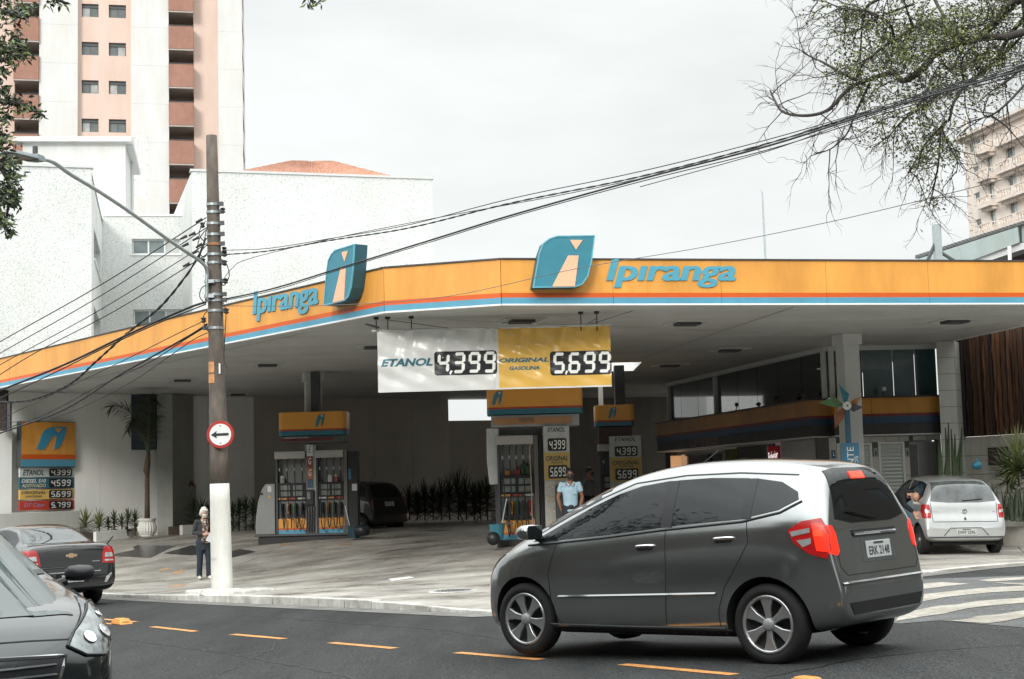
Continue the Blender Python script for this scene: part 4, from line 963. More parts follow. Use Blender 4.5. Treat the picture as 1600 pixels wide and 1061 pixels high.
# dark timber wall on the right and low tiled wall beneath
FW = Face(W(1489,600,37.6), W(1720,600,33.6))
tm = thing('timber_wall', 'dark wall of rough brown vertical boards at the right', 'wall', FW.pt(FW.len/2, .9))
TIM = [M('timber_%s' % n_, c, .85, var=.5, scale=3, stretch=(4,4,.35), bump=.8, bscale=9, det=8) for n_, c in (('a',(.055,.026,.014)),('b',(.10,.045,.02)),('c',(.022,.014,.012)),('d',(.15,.072,.034)))]
zl = FW.uz(1550,681)[1]
b = MB(); FW.slab(b, 0, FW.len, zl+.02, ZC+.3, -.3, -.05); b.build('backing', M('timber_shadow', (.012,.012,.014), .9), tm, world=True)
u = 0
while u < FW.len:
    wdt = R.uniform(.07,.15); t_ = u/FW.len; segs = 9; L_ = []; Rt = []
    o_ = R.uniform(.0,.07)
    for k in range(segs+1):
        z = zl+.02+(3.55-zl)*k/segs; j = R.uniform(-.02,.02); L_.append((u+j, z, o_+R.uniform(-.01,.02))); Rt.append((u+wdt-.012+j+R.uniform(-.01,.01), z, o_+R.uniform(-.01,.02)))
    b = MB(); vs = [FW.pt(*p) for p in L_]+[FW.pt(*p) for p in Rt]+[FW.pt((a_[0]+c_[0])/2, a_[1], max(a_[2],c_[2])+.035) for a_, c_ in zip(L_,Rt)]+[FW.pt(p[0],p[1],-.06) for p in L_]+[FW.pt(p[0],p[1],-.06) for p in Rt]
    S_ = segs+1
    fs_ = []
    for k in range(segs): fs_ += [(k,2*S_+k,2*S_+k+1,k+1),(2*S_+k,S_+k,S_+k+1,2*S_+k+1),(3*S_+k,k,k+1,3*S_+k+1),(S_+k,4*S_+k,4*S_+k+1,S_+k+1)]
    b.add(vs, fs_); mi = 2 if t_ < .14 else R.choice([0,0,1,1,2,3]); b.build('timber_board', TIM[mi], tm, world=True); u += wdt
lw = thing('low_tiled_wall', 'low white tiled wall below the dark timber wall', 'wall', FW.pt(FW.len/2, -1.4))
b = MB(); FW.slab(b, -.1, FW.len, -1.9, zl, -.3, .02); b.build('backing', GROUT, lw, world=True)
FWl = Face(FW.pt(0,0,.02), FW.pt(FW.len,0,.02)); tiles(FWl, -.1, FW.len, zl-.45*5, zl-.002, .30, .45, lw, mat=M('low_wall_tile', (.62,.61,.57), .4, var=.06, dirt=.18))
b = MB(); a = FWl.uz(1547,727); c = FWl.uz(1576,698); FWl.slab(b, a[0], c[0], a[1], c[1], .016, .05)
pq = b.build('wall_plaque', M('plaque_brown', (.05,.035,.03), .4, metal=.4, var=.2), lw, world=True)
b = MB(); P_ = []
n3 = Vector((FWl.n.x,FWl.n.y,0))
for (t_, z0, z1, w0, w1) in (('ESTACIONAMENTO',.80,.93,.06,.94),('EXCLUSIVO',.62,.72,.2,.8),('CLIENTES',.40,.56,.3,.7),('PROIBIDO',.12,.24,.1,.9)):
    H_ = c[1]-a[1]; Wd = c[0]-a[0]; P = FWl.pt(a[0]+Wd*w0, a[1]+H_*z0, .053); Q = FWl.pt(a[0]+Wd*w1, a[1]+H_*z0, .053)
    if t_ == 'CLIENTES' or t_: 
        for kk in range(int(9*(w1-w0))):     # illegible engraved strokes, as in the photograph
            e0 = P.lerp(Q, (kk+.1)/(9*(w1-w0))); e1 = P.lerp(Q, (kk+.75)/(9*(w1-w0))); b.add([e0,e1,e1+Vector((0,0,H_*.07)),e0+Vector((0,0,H_*.07))], [(0,1,2,3)])
b.build('engraving', M('engraved', (.16,.13,.11), .5), lw, world=True)['kind'] = 'stuff'
# planting kerb at the right
p = W(1566,822,32.8); q = W(1760,815,31); pk = thing('planter', 'pale concrete planter edge below the snake plants at the right', 'planter', (p.x,p.y,G(p.x,p.y)))
b = MB(); b.wallseg((p.x,p.y),(q.x,q.y),-1.8,-1.05,.16); b.build('planter_wall', M('planter_concrete', (.42,.40,.36), .8, dirt=.3), pk, world=True)
b = MB(); b.wallseg((p.x,p.y+.16),(q.x,q.y+.16),-1.8,-1.12,3); b.build('soil', MATS['soil'], pk, world=True)
# pinwheel on the column
pc = W(1315.5,636,34.1); pw = thing('pinwheel', 'large pinwheel with blue, green and orange blades on a blue post', 'pinwheel', (pc.x,pc.y-.3,G(pc.x,pc.y)))
cols_ = [((.05,.24,.30),75),((.14,.24,.12),150+18),((.36,.15,.08),235),((.16,.13,.11),-40),((.45,.22,.08),20),((.42,.20,.09),0)]
ang = [(103,.50,(.05,.26,.33)),(172,.60,(.16,.30,.15)),(243,.55,(.36,.15,.08)),(30,.42,(.45,.21,.08)),(-5,.40,(.10,.11,.12)),(320,.22,(.30,.13,.08))]
yb = pc.y-.35
for i, (a, r_, c_) in enumerate(ang[:5]):
    a = math.radians(a); d1 = Vector((math.cos(a),0,math.sin(a))); pr = Vector((-math.sin(a),0,math.cos(a)))
    C_ = Vector((pc.x,yb,pc.z)); b = MB()
    tip = C_+d1*r_; k1 = C_+d1*r_*.45+pr*-r_*.30+Vector((0,-.03,0)); k2 = C_+pr*-.05*r_+Vector((0,-.02,0)); k3 = C_+d1*r_*.5+pr*.10*r_+Vector((0,-.16,0))
    th = Vector((0,.01,0)); v_ = [C_,k1,tip,k3]
    b.add(v_+[x+th for x in v_], [(0,1,2,3),(7,6,5,4),(0,4,5,1),(1,5,6,2),(2,6,7,3),(3,7,4,0)])
    b.build('blade', M('blade_%d' % i, c_, .5, var=.2, scale=4), pw, world=True)
b = MB(); b.lathe([(.001,-.22),(.085,-.21),(.095,-.19),(.095,-.17)], 20, (pc.x,yb,pc.z), 'y'); b.build('hub', WHITE2, pw, world=True, smooth=False)
b = MB(); b.lathe([(.001,-.235),(.02,-.23),(.02,-.2)], 10, (pc.x,yb,pc.z), 'y'); b.build('pin', BLACK, pw, world=True)
b = MB(); b.box(pc.x+.0,pc.x+.1,yb+.02,yb+.12,G(pc.x,pc.y),pc.z); b.build('post_shaft', M('blue_post', (.05,.15,.24), .5), pw, world=True)
tb_ = thing('blue_totem', 'blue vertical board with white lettering on the column foot', 'sign', (pc.x+.3,yb,G(pc.x,pc.y)))
a = W(1317,692,33.5); c = W(1345,692,33.5)
b = MB(); b.box(a.x,c.x,yb-.06,yb-.02,G(pc.x,pc.y),a.z); b.build('board', M('totem_blue', (.06,.20,.32), .5, var=.05), tb_, world=True)
b = MB(); zz = W(1330,698,33.5).z; put_text(b, 'EFICIENTE', (a.x+.13+.14, yb-.065, zz-1.0), (0,0,1.0), (-.15,0,0), 0, .0); put_text(b, 'DE INSUMOS', (c.x-.03, yb-.065, zz-1.1), (0,0,.9), (-.08,0,0), 0, 0)
b.build('totem_lettering', DIGIT, tb_, world=True)
# little lamps and camera on the band
for i, (px, py, nm) in enumerate(((1168,633,'small black spotlight on the band, left of the pair'),(1230,624,'middle small black spotlight on the shop band'),(1265,621,'small black spotlight on the band nearest the pinwheel'),(1373,612,'tiny pale lamp on the orange band right of the pinwheel'))):
    f_ = FB1 if px < 1300 else FB2; u, z = f_.uz(px, py); P = f_.pt(u, 2.03, .35)
    t = thing('spotlight', nm, 'spotlight', P, group='spotlights on the shop band'); MB().tube([(0,0,0),(0.03,0,.12)], .015, 5).build('stem', BLACK, t); MB().lathe([(.05,-.06),(.06,0),(.03,.08),(.001,.09)], 10, (0.03,0,.17), 'y').build('lamp_head', BLACK if i < 3 else LGREY, t)
t = thing('security_camera', 'white dome security camera at the corner of the grey shop wall', 'camera', FB1.pt(fx(1291),.98,.12)); MB().lathe([(.05,.06),(.06,0),(.045,-.05),(.001,-.08)], 12).build('dome', WHITE2, t); MB().box(-.04,.04,-.02,.14,.03,.07).build('arm', LGREY, t)
# satellite-like dark fan under the ceiling at the back, air conditioner slot
# ------------------------------------------------------------------ emblem used on pump light boxes and price board
EM = [(0,0),(.16,.62),(.26,.83),(.42,.95),(.60,1),(1,1),(.93,.55),(.82,.22),(.70,.06),(.58,.0),(.66,.56),(.62,.60),(.52,.56),(.26,0)]
EMW = [(.60,.93),(.84,.93),(.70,.72)]
def emblem(par, o, ux, uy, n, mat, mat2, world=True, name='emblem'):
    b = MB(); b.mat(0).prism(EM, Vector(o), ux, uy, -Vector(n)); b.mat(1).prism(EMW, Vector(o)+Vector(n)*.5, ux, uy, -Vector(n)); return b.build(name, [mat, mat2], par, world=world)
# ------------------------------------------------------------------ price board on the left wall
FPB = Face(W(20,700,45.3), W(125,700,47.3))
FPB.a += FPB.n*-.0
pb = thing('price_board', 'wall price board with orange light box and four fuel price rows', 'sign', FPB.pt(1, -.3))
def pbz(px, py): return FPB.uz(px, py)
a = pbz(28,729.5); c = pbz(112,661)
SB = [ (0,.165,BLUEP,'blue_stripe'), (.165,.27,REDP,'red_stripe'), (.27,1,ORANGE,'orange_face')]
b = MB(); FPB.slab(b, a[0]-.02, c[0]+.02, a[1]-.02, c[1]+.02, -.05, .16); b.build('light_box', DGREY, pb, world=True, bevel=.01)
for (t0,t1,mt_,nm) in SB:
    b = MB(); FPB.slab(b, a[0], c[0], a[1]+(c[1]-a[1])*t0, a[1]+(c[1]-a[1])*t1-.003, .165, .175); b.build(nm, mt_, pb, world=True)
e0 = pbz(51,702.5); e1 = pbz(98,667.5); n3 = Vector((FPB.n.x,FPB.n.y,0)); d3_ = Vector((FPB.d.x,FPB.d.y,0))
emblem(pb, FPB.pt(e0[0],e0[1],.19), d3_*(e1[0]-e0[0]), Vector((0,0,e1[1]-e0[1])), n3*.012, M('emblem_blue',(.05,.27,.42),.4), ORANGE)
PLATE = {'w': M('row_white',(.62,.66,.65),.5), 't': M('row_teal',(.035,.14,.19),.5), 'y': M('row_yellow',(.75,.47,.13),.5), 'r': M('row_red',(.48,.045,.02),.5)}
rows = [(731,746,'w','4,399',[('ETANOL',34,67,743.2,734.2,NAVY,.25)]),(746,764,'t','4,599',[('DIESEL S10',32,70,754.6,748.4,DIGIT,.2),('ADITIVADO',32,70,761.8,755.8,M('lettering_cream',(.75,.66,.4),.5),.2)]),
        (764,781,'y','5,699',[('ORIGINAL',32,70,772.5,767,NAVY,.25),('GASOLINA',38,64,777.6,773.8,NAVY,.2)]),(781,798,'r','5,799',[('DT Clean',36,68,792.5,785.5,M('lettering_violet',(.30,.25,.40),.5),.2)])]
for (y0,y1,k,dg,txts) in rows:
    b0 = pbz(29,y1); b1 = pbz(114,y0); b = MB(); FPB.slab(b, b0[0], b1[0], b0[1]+.004, b1[1]-.002, .0, .05); rw = b.build('price_row', PLATE[k], pb, world=True)
    h0 = b0[1]; H_ = b1[1]-b0[1]; ux0 = pbz(75,y0)[0]; ux1 = pbz(110.5,y0)[0]
    b = MB(); rr = rrect(ux1-ux0, H_*.84, .05); b.prism(rr, FPB.pt(ux0,h0+H_*.08,.062), d3_, Vector((0,0,1)), -n3*.011); x = b.build('display', BLACK, pb, world=True); x.parent = rw
    b = MB(); put_digits(b, dg, FPB.pt(ux0+.06,h0+H_*.2,.064), d3_*(ux1-ux0-.12), Vector((0,0,H_*.6))); x = b.build('digits', DIGIT, pb, world=True); x.parent = rw
    for (t_,x0,x1,yb_,yt_,mt_,sh_) in txts:
        P = pbz(x0,yb_); Q = pbz(x1,yt_); b = MB(); put_text(b, t_, FPB.pt(P[0],P[1],.053), d3_*(Q[0]-P[0]), Vector((0,0,Q[1]-P[1])), sh_, .02); x = b.build('lettering', mt_, pb, world=True); x.parent = rw
# ------------------------------------------------------------------ hanging price banner
BD = 28.75
ba = W(591,613.5,BD); bt = W(591,517,BD); bc = W(956.5,613.5,BD)
BX0, BX1, BZ0, BZ1 = ba.x, bc.x, ba.z-.0, bt.z
BXM = W(779,560,BD).x
def wr(x, z):    # folds of the cloth
    t = (BZ1-z)/(BZ1-BZ0); u = (x-BX0)/(BX1-BX0)*2 % 1
    k = (1-t)**1.2
    f1 = math.sin(u*34+t*9*(u-.3))*.5+math.sin(u*21-t*14+2)*.5+math.sin(u*55+t*5)*.25
    f2 = math.sin((u*.9-t*1.0)*22+1.0)*.6+math.sin((u*.6+t*.8)*15)*.5
    return -.034*k*f1-.028*(.25+.75*math.sin(math.pi*min(1,t*1.05)))*f2
bn = thing('price_banner', 'large white and yellow price banner hanging from the canopy ceiling', 'banner', ((BX0+BX1)/2, BD, BZ0))
def cloth_grid(x0, x1, z0, z1, nx, nz_, off=0, thick=True):
    b = MB(); vs = [(x0+(x1-x0)*i/nx, BD+wr(x0+(x1-x0)*i/nx, z0+(z1-z0)*j/nz_)-off, z0+(z1-z0)*j/nz_) for j in range(nz_+1) for i in range(nx+1)]; n = nx+1
    b.add(vs, [(j*n+i,j*n+i+1,(j+1)*n+i+1,(j+1)*n+i) for j in range(nz_) for i in range(nx)]); return b
VIN = M('vinyl_white', (.66,.67,.65), .28, var=.02, spec=.7); VYEL = M('vinyl_yellow', (.72,.44,.09), .28, var=.03, spec=.7)
cloth_grid(BX0, BXM, BZ0+.03, BZ1-.02, 130, 60).build('white_panel', VIN, bn, world=True, smooth=True)
cloth_grid(BXM, BX1, BZ0+.03, BZ1-.02, 130, 60).build('yellow_panel', VYEL, bn, world=True, smooth=True)
cloth_grid(BX0, BX1, BZ0, BZ0+.03, 160, 2, .001).build('bottom_hem', VIN, bn, world=True, smooth=True)
b = MB(); b.tube([(BX0-.10,BD,BZ1+.0),(BX1+.02,BD,BZ1+.0)], .022, 8); b.build('top_rail', LGREY, bn, world=True)
def on_cloth(mb, off):
    mb.v = [Vector((v.x, BD+wr(v.x,v.z)-off, v.z)) for v in mb.v]; return mb
def subd(mb, maxlen=.05):
    bm = bmesh.new(); vs = [bm.verts.new(v) for v in mb.v]
    for f, k in zip(mb.f, mb.m):
        try: bm.faces.new([vs[i] for i in f]).material_index = k
        except ValueError: pass
    bmesh.ops.triangulate(bm, faces=bm.faces[:])
    xs = np.arange(BX0, BX1, maxlen); zs = np.arange(BZ0, BZ1, maxlen)
    mnx = min(v.co.x for v in bm.verts); mxx = max(v.co.x for v in bm.verts); mnz = min(v.co.z for v in bm.verts); mxz = max(v.co.z for v in bm.verts)
    for x in xs:
        if mnx < x < mxx: bmesh.ops.bisect_plane(bm, geom=bm.verts[:]+bm.edges[:]+bm.faces[:], plane_co=(x,0,0), plane_no=(1,0,0))
    for z in zs:
        if mnz < z < mxz: bmesh.ops.bisect_plane(bm, geom=bm.verts[:]+bm.edges[:]+bm.faces[:], plane_co=(0,0,z), plane_no=(0,0,1))
    bm.verts.index_update(); o = MB(); o.add([v.co.copy() for v in bm.verts], [[v.index for v in f.verts] for f in bm.faces]); bm.free(); return o
def bp(px, py): p = W(px, py, BD); return p
for (x0,x1,y1,y0,dg) in ((679,776,587,547,'4,399'),(860,955,587,547,'5,699')):
    P = bp(x0,y1); Q = bp(x1,y0); b = MB(); b.flat(rrect(Q.x-P.x, Q.z-P.z, .06), P, (1,0,0), (0,0,1)); x = on_cloth(subd(b), .004).build('digit_patch', BLACK, bn, world=True, smooth=True)
    P = bp(x0+4,y1-3); Q = bp(x1-3,y0+2); b = MB(); put_digits(b, dg, P, (Q.x-P.x,0,0), (0,0,Q.z-P.z)); b = on_cloth(subd(b), .008).build('digits', DIGIT, bn, world=True, smooth=True)
for (t_,x0,x1,y1,y0,sh_) in (('ETANOL',595.5,676,573.5,559,.25),('ORIGINAL',780,858,567,558,.22),('GASOLINA',796,843,578.5,571.5,.2)):
    P = bp(x0,y1); Q = bp(x1,y0); b = MB(); put_text(b, t_, P, (Q.x-P.x,0,0), (0,0,Q.z-P.z), sh_, .042); on_cloth(subd(b), .005).build('lettering', TEALT, bn, world=True, smooth=True)
for (px, py) in ((588,499),(606,496),(643,496),(908,496),(933,495)):
    a = W(px, 517, BD); b = MB(); b.tube([(a.x,BD,a.z),(a.x,BD,ZC-.06)], .010, 5); b.lathe([(.04,-.05),(.05,-.03),(.05,0)], 10, (a.x,BD,ZC)); b.build('hanger', BLACK, bn, world=True)
b = MB(); b.tube([W(570,506,28.4), W(592,512,28.7)], .022, 6); b.build('bracket_arm', DGREY, bn, world=True)
for (p,q) in ((((908,512),(933,497))), ((606,500),(720,515)), ((890,517),(1000,482))):
    b = MB(); b.tube([W(p[0],p[1],BD+.05), W(q[0],q[1],BD+.05)], .005, 4); b.build('guy_wire', BLACK, bn, world=True)
# ------------------------------------------------------------------ fuel pumps
HOSE = M('hose_black', (.012,.012,.013), .4, spec=.6)
PUMPG = M('pump_grey', (.24,.25,.25), .5, var=.06, dirt=.15); PUMPB = M('pump_beige', (.42,.41,.38), .5, var=.05); POSTB = M('pump_post', (.16,.145,.13), .5, var=.1)
SCREEN = M('pump_screen', (.20,.22,.20), .3, var=.3, scale=20)
def curve_pts(pts, n=5):
    P = [Vector(p) for p in pts]; out = []
    for i in range(len(P)-1):
        p0 = P[max(i-1,0)]; p1 = P[i]; p2 = P[i+1]; p3 = P[min(i+2,len(P)-1)]
        for k in range(n):
            t = k/n; out.append(.5*((2*p1)+(-p0+p2)*t+(2*p0-5*p1+4*p2-p3)*t*t+(-p0+3*p1-3*p2+p3)*t*t*t))
    out.append(P[-1]); return out
NOZC = [(.03,.09,.12),(.55,.25,.02),(.02,.12,.04),(.05,.06,.07),(.45,.02,.02)]
def dispenser(label, loc, rz, w_, h, hoses, side=True, tops=.19, peach=False):
    """one dispenser: local x = width, y = depth (front at y=0, going back), z up"""
    t = thing('fuel_pump', label, 'fuel pump', loc, rz, group='fuel dispensers')
    d = .55; pw_ = .085
    MB().box(0,pw_*.6,0,d,0,h).build('left_post', DGREY, t, bevel=.006); MB().box(w_-pw_*1.1,w_,0,d,0,h).build('right_post', POSTB, t, bevel=.006)
    MB().box(-.02,w_-pw_*1.1-.003,-.05,d+.02,h-tops,h+.01).build('top_bar', PUMPB, t, bevel=.02)
    x0, x1 = pw_*.6+.003, w_-pw_*1.1-.003
    b = MB(); b.box(x0,x1,.32,.36,h*.62,h-tops-.003); b.build('back_panel', PUMPG, t)
    MB().box(x0,x1,.05,d-.05,h*.44,h*.62).build('display_housing', BLACK, t, bevel=.01)
    for k, fx_ in enumerate((.08,.50)):
        for r_ in range(2):
            a = x0+(x1-x0)*(fx_+.04*k); b = MB(); b.box(a,a+(x1-x0)*.36,.035,.05,h*(.46+.075*r_),h*(.515+.075*r_)); b.build('screen', SCREEN, t)
    cs = [M('tag_red',(.35,.05,.03),.5),M('tag_white',(.5,.5,.48),.5),M('tag_orange',(.5,.22,.05),.5)]
    MB().box(x0,x1,.02,.06,h*.415,h*.44).build('shelf_strip', BLACK, t)
    for k in range(3): MB().box(x0+.02+(x1-x0)*k/3,x0-.02+(x1-x0)*(k+1)/3,.008,.02,h*.418,h*.438).build('grade_label', cs[(k+int(w_*100))%3], t)
    MB().box(x0,x1,.12,.16,h*.18,h*.415).build('nozzle_panel', PUMPG, t)
    for (z0,z1,mt_,nm) in ((.07,.185,ORANGE,'orange_base'),(.05,.07,REDP,'red_band'),(0.0,.05,BLUEP,'blue_band')):
        MB().box(x0,x1,.03,d-.03,h*z0+ .001,h*z1-.001).build(nm, mt_, t)
    n = hoses
    for k in range(n):
        xa = x0+(x1-x0)*(.10+.80*k/max(1,n-1)); xn = x0+(x1-x0)*(.14+.72*k/max(1,n-1))
        # holster and nozzle
        MB().box(xn-.045,xn+.045,.03,.12,h*.20,h*.375).build('holster', BLACK, t, bevel=.01)
        nz_ = MB(); nz_.tube([(xn,.02,h*.30),(xn,-.03,h*.36),(xn,-.06,h*.33),(xn,-.07,h*.25)], [.018,.035,.028,.02], 6); no = nz_.build('nozzle', M('nozzle_%d' % (k % 5), NOZC[k % 5], .4), t)
        g_ = MB(); g_.tube([(xn,-.07,h*.35),(xn,-.10,h*.30),(xn,-.08,h*.26)], .008, 4); q = g_.build('trigger_guard', BLACK, t); q.parent = no
        sw = R.uniform(-.10,.10); low = R.uniform(.04,.12)
        pts = [(xa+.03,-.02,h-tops-.0),(xa,-.07,h-tops-.05),(xa-.01,-.09,h-tops-.2),(xa+.01,-.09,h*.5),(xa+sw*.4,-.11,h*.28),(xa+sw,-.13,h*(low+.06)),((xa+sw+xn)/2+.05,-.14,h*low*.5+.02),(xn+.09,-.13,h*(low+.08)),(xn+.06,-.1,h*.2),(xn,-.07,h*.25)]
        hm = HOSE if not (peach and k == n-1) else M('hose_pink', (.50,.33,.26), .5)
        b = MB(); b.tube(curve_pts(pts,4), .013, 6); ho = b.build('hose', hm, t, smooth=True)
        b = MB(); b.tube([(xa-.01,-.09,h-tops-.24),(xa-.01,-.09,h-tops-.32)], .021, 8); x = b.build('breakaway_coupling', STEEL, t); x.parent = ho
    return t
def light_box(par, x0, x1, z0, z1, y0, y1, em=.7, round_=.1, curved=False):
    """orange/red/blue pump canopy box, parts"""
    H_ = z1-z0; 
    for (t0,t1,mt_,nm) in ((0,.20,MATS['box_blue'],'blue_band'),(.20,.27,MATS['box_red'],'red_band'),(.27,1,MATS['box_orange'],'orange_band')):
        w_ = x1-x0; dd = y1-y0; poly = [(x,y) for x,y in rrect(w_, dd, min(.14,dd*.45), 4)]
        b = MB(); b.prism(poly, (x0,y0,z0+H_*t0+.001), (1,0,0), (0,1,0), (0,0,H_*(t1-t0)-.002)); b.build(nm, mt_, par, bevel=.004)
    cx = x0+(x1-x0)*em
    emblem(par, (cx-H_*.22,y0-.012,z0+H_*.36), (H_*.42,0,0), (0,0,H_*.52), (0,-.01,0), TEAL, PEACH, world=False)
M('box_blue', (.03,.16,.22), .35); M('box_red', (.42,.05,.02), .35); M('box_orange', (.75,.34,.06), .35, var=.04)
# island 1 (left)
D1 = 41.0; s1 = D1/2400
g1 = W(480,845,D1); gz = g1.z
def X1(px): return XatD(px, D1)
isl = thing('pump_island', 'long dark raised island under the two left fuel pumps', 'island', (g1.x, D1, gz))
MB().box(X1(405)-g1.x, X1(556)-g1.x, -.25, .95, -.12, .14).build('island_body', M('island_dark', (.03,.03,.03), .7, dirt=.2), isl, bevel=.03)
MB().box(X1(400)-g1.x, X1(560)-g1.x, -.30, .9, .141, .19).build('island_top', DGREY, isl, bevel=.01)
zi = gz+.19
hp = (838-704.5)*s1*1.02
dispenser('left of the two fuel pumps on the left island, with yellow base', (X1(431), D1, zi), 0, X1(480)-X1(431)+.06, W(450,706,D1).z-zi, 4)
dispenser('right fuel pump of the left island, beside the dark side panel', (X1(494.5), D1-.02, zi), 0, X1(543)-X1(494.5), W(510,704,D1).z-zi, 4)
gp_ = thing('pump_guard', 'grey rounded metal guard panel at the left end of the pump island', 'guard panel', (X1(415), D1, zi))
H_ = W(425,756,D1).z-zi; Wd = X1(431)-X1(399.5)-.02; x0 = X1(399.5)-X1(415)
pts = [(0,0),(Wd,0),(Wd,H_),(Wd*.52,H_),(Wd*.33,H_*.90),(Wd*.12,H_*.65),(.01,H_*.38),(-.01,H_*.18)]
b = MB(); b.prism(pts, (x0,-.02,0), (1,0,0), (0,0,1), (0,.55,0)); b.build('panel', PUMPG, gp_, bevel=.02)
MB().box(x0+Wd*.62,x0+Wd*.82,-.028,-.021,H_*.84,H_*.96).build('sticker', LGREY, gp_); MB().lathe([(.001,-.03),(.045,-.028),(.05,-.021)], 16, (x0+Wd*.73,0,H_*.74), 'y').build('round_sticker', M('sticker_amber',(.45,.30,.15),.5,var=.4,scale=30), gp_); MB().lathe([(.001,-.06),(.035,-.05),(.035,-.021)], 12, (x0+Wd*.3,0,H_*.81), 'y').build('knob', BLACK, gp_)
sp1 = thing('pump_side_cabinet', 'tall black cabinet with blue sticker at the right end of the left pumps', 'cabinet', (X1(550), D1, zi))
c0 = X1(550); h_ = W(550,705,D1).z-zi
MB().box(X1(543.5)-c0,X1(559)-c0,.02,.6,0,h_).build('cabinet_body', BLACK, sp1, bevel=.01)
zz = W(545,742,D1).z-zi; MB().box(X1(543.6)-c0+.02,X1(549)-c0,.005,.019,zz-.12,zz+.16).build('blue_sticker', M('sticker_blue',(.05,.17,.27),.5), sp1)
MB().box(X1(550)-c0,X1(558)-c0,.005,.019,zz-.42,zz-.24).build('paper_notice', LGREY, sp1)
# middle totem with grade letters
tt = thing('grade_totem', 'narrow totem with letters E, G, G between the left pumps', 'totem', (X1(485), D1-.05, zi))
c0 = X1(485); zt_ = W(485,695,D1).z-zi; 
MB().box(X1(480.5)-c0,X1(495)-c0,0,.4,0,zt_).build('totem_column', GREYM, tt, bevel=.01)
pz = [695,713,731,749,762]; cl = [('row_white','E',NAVY),('grade_red','G',DIGIT),('grade_brown','G',DIGIT),('grade_blue','',DIGIT)]
M('grade_red', (.20,.035,.02), .5); M('grade_brown', (.30,.12,.04), .5); M('grade_blue', (.05,.10,.16), .5, var=.5, scale=25)
for k in range(4):
    za = W(485,pz[k],D1).z-zi; zb = W(485,pz[k+1],D1).z-zi; xa, xb = X1(480.5)-c0+.01, X1(490)-c0
    MB().box(xa,xb,-.03,-.001,zb+.004,za-.004).build('grade_panel', MATS[cl[k][0]], tt)
    if cl[k][1]:
        b = MB(); put_text(b, cl[k][1], (xa+.04,-.034,zb+.09), (xb-xa-.08,0,0), (0,0,za-zb-.13), .15, .0); b.build('grade_letter', cl[k][2], tt)
zz = W(485,765,D1).z-zi; MB().box(X1(478)-c0,X1(492)-c0,-.10,-.005,zz-.42,zz).build('card_terminal', BLACK, tt, bevel=.03)
MB().box(X1(481)-c0,X1(486)-c0,-.11,-.101,zz-.25,zz-.06).build('terminal_screen', SCREEN, tt)
b = MB(); 
for k in range(4): b.tube([(X1(480+4*k)-c0,-.05,zz-.42),(X1(481+3.5*k)-c0,-.07,.35),(X1(479+4*k)-c0,-.06,0.02)], .018, 5)
b.build('cable_bundle', HOSE, tt)['kind'] = 'stuff'
lb = thing('pump_light_box', 'orange light box with small emblem above the left pumps', 'light box', (X1(491), D1, W(491,690,D1).z))
zb = W(491,690,D1).z; c0 = X1(491)
light_box(lb, X1(438)-c0, X1(544)-c0, W(491,680.5,D1).z-zb, W(491,644,D1).z-zb, -.25, .75, .62)
MB().box(X1(442)-c0,X1(541)-c0,-.10,.6,-.04,W(491,681,D1).z-zb).build('lower_box', M('box_grey',(.09,.095,.09),.5), lb, bevel=.01)
MB().box(X1(443)-c0,X1(522)-c0,-.115,-.101,.02,W(491,682,D1).z-zb-.04).build('red_advert', M('advert_red',(.14,.02,.015),.5,var=.15), lb)
b = MB(); put_text(b, 'O MELHOR PARA O SEU CARRO', (X1(446)-c0,-.118,.09), (X1(484)-X1(446),0,0), (0,0,.045)); 
b.build('advert_lettering', DIGIT, lb)
MB().box(X1(487)-c0,X1(500)-c0,.1,.5,W(491,643,D1).z-zb,ZC-zb-.02).build('hanger_column', DGREY, lb)
# bucket, squeegee
def bucket_set(px, py, Dd, label, col, flip=1):
    p = W(px, py, Dd); z = G(p.x, p.y)
    if z < -1.3: z = p.z
    z = p.z
    t = thing('wash_bucket', label, 'bucket', (p.x,p.y,z)); MB().lathe([(.13,0),(.17,.30),(.175,.31),(.155,.31),(.12,.03),(.001,.03)], 14).build('bucket_body', col, t, smooth=False); 
    b = MB(); b.tube([(-.05*flip,0,.05),(-.22*flip,.02,.85)], .012, 5); s_ = b.build('squeegee_handle', LGREY, t); MB().box(-.35*flip if flip > 0 else .05,-.1*flip if flip > 0 else .35,-.02,.02,.30,.335).build('squeegee_blade', DGREY, t)
    return t
bucket_set(553,841,40.2,'dark teal bucket with squeegee beside the left pump island', M('bucket_teal',(.01,.05,.06),.4))
t = thing('rubber_drum', 'small round dark drum on the ground beside the left bucket', 'drum', W(566,838,40.1)); b = MB(); b.lathe([(.001,0),(.16,.02),(.22,.12),(.2,.24),(.1,.30),(.001,.31)], 14); b.build('drum_body', BLACK, t, smooth=True)
# island 2 (centre)
D2 = 33.7; s2 = D2/2400
def X2(px): return XatD(px, D2)
g2 = W(812,852,D2); 
isl = thing('pump_island', 'dark raised island under the central fuel pump', 'island', g2)
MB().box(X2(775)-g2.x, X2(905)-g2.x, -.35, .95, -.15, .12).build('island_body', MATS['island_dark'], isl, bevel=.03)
zi2 = g2.z+.121
dispenser('central fuel pump with green bottles and a pink hose', (X2(778), D2, zi2), 0, X2(842)-X2(778), W(810,681,D2).z-zi2, 5, peach=True)
wp = thing('splash_guard', 'tall curved white panel at the left of the central pump', 'side panel', (X2(770), D2+.1, zi2+1.2))
z0 = W(770,757,D2).z-zi2-1.2; z1 = W(770,669,D2).z-zi2-1.2; b = MB(); b.prism([(-.11,z1),(.16,z1),(.16,z0),(-.07,z0),(-.115,z0+.5)], (0,0,0), (1,0,0), (0,0,1), (0,.5,0)); b.build('panel', M('panel_white',(.50,.51,.50),.5), wp, bevel=.01)
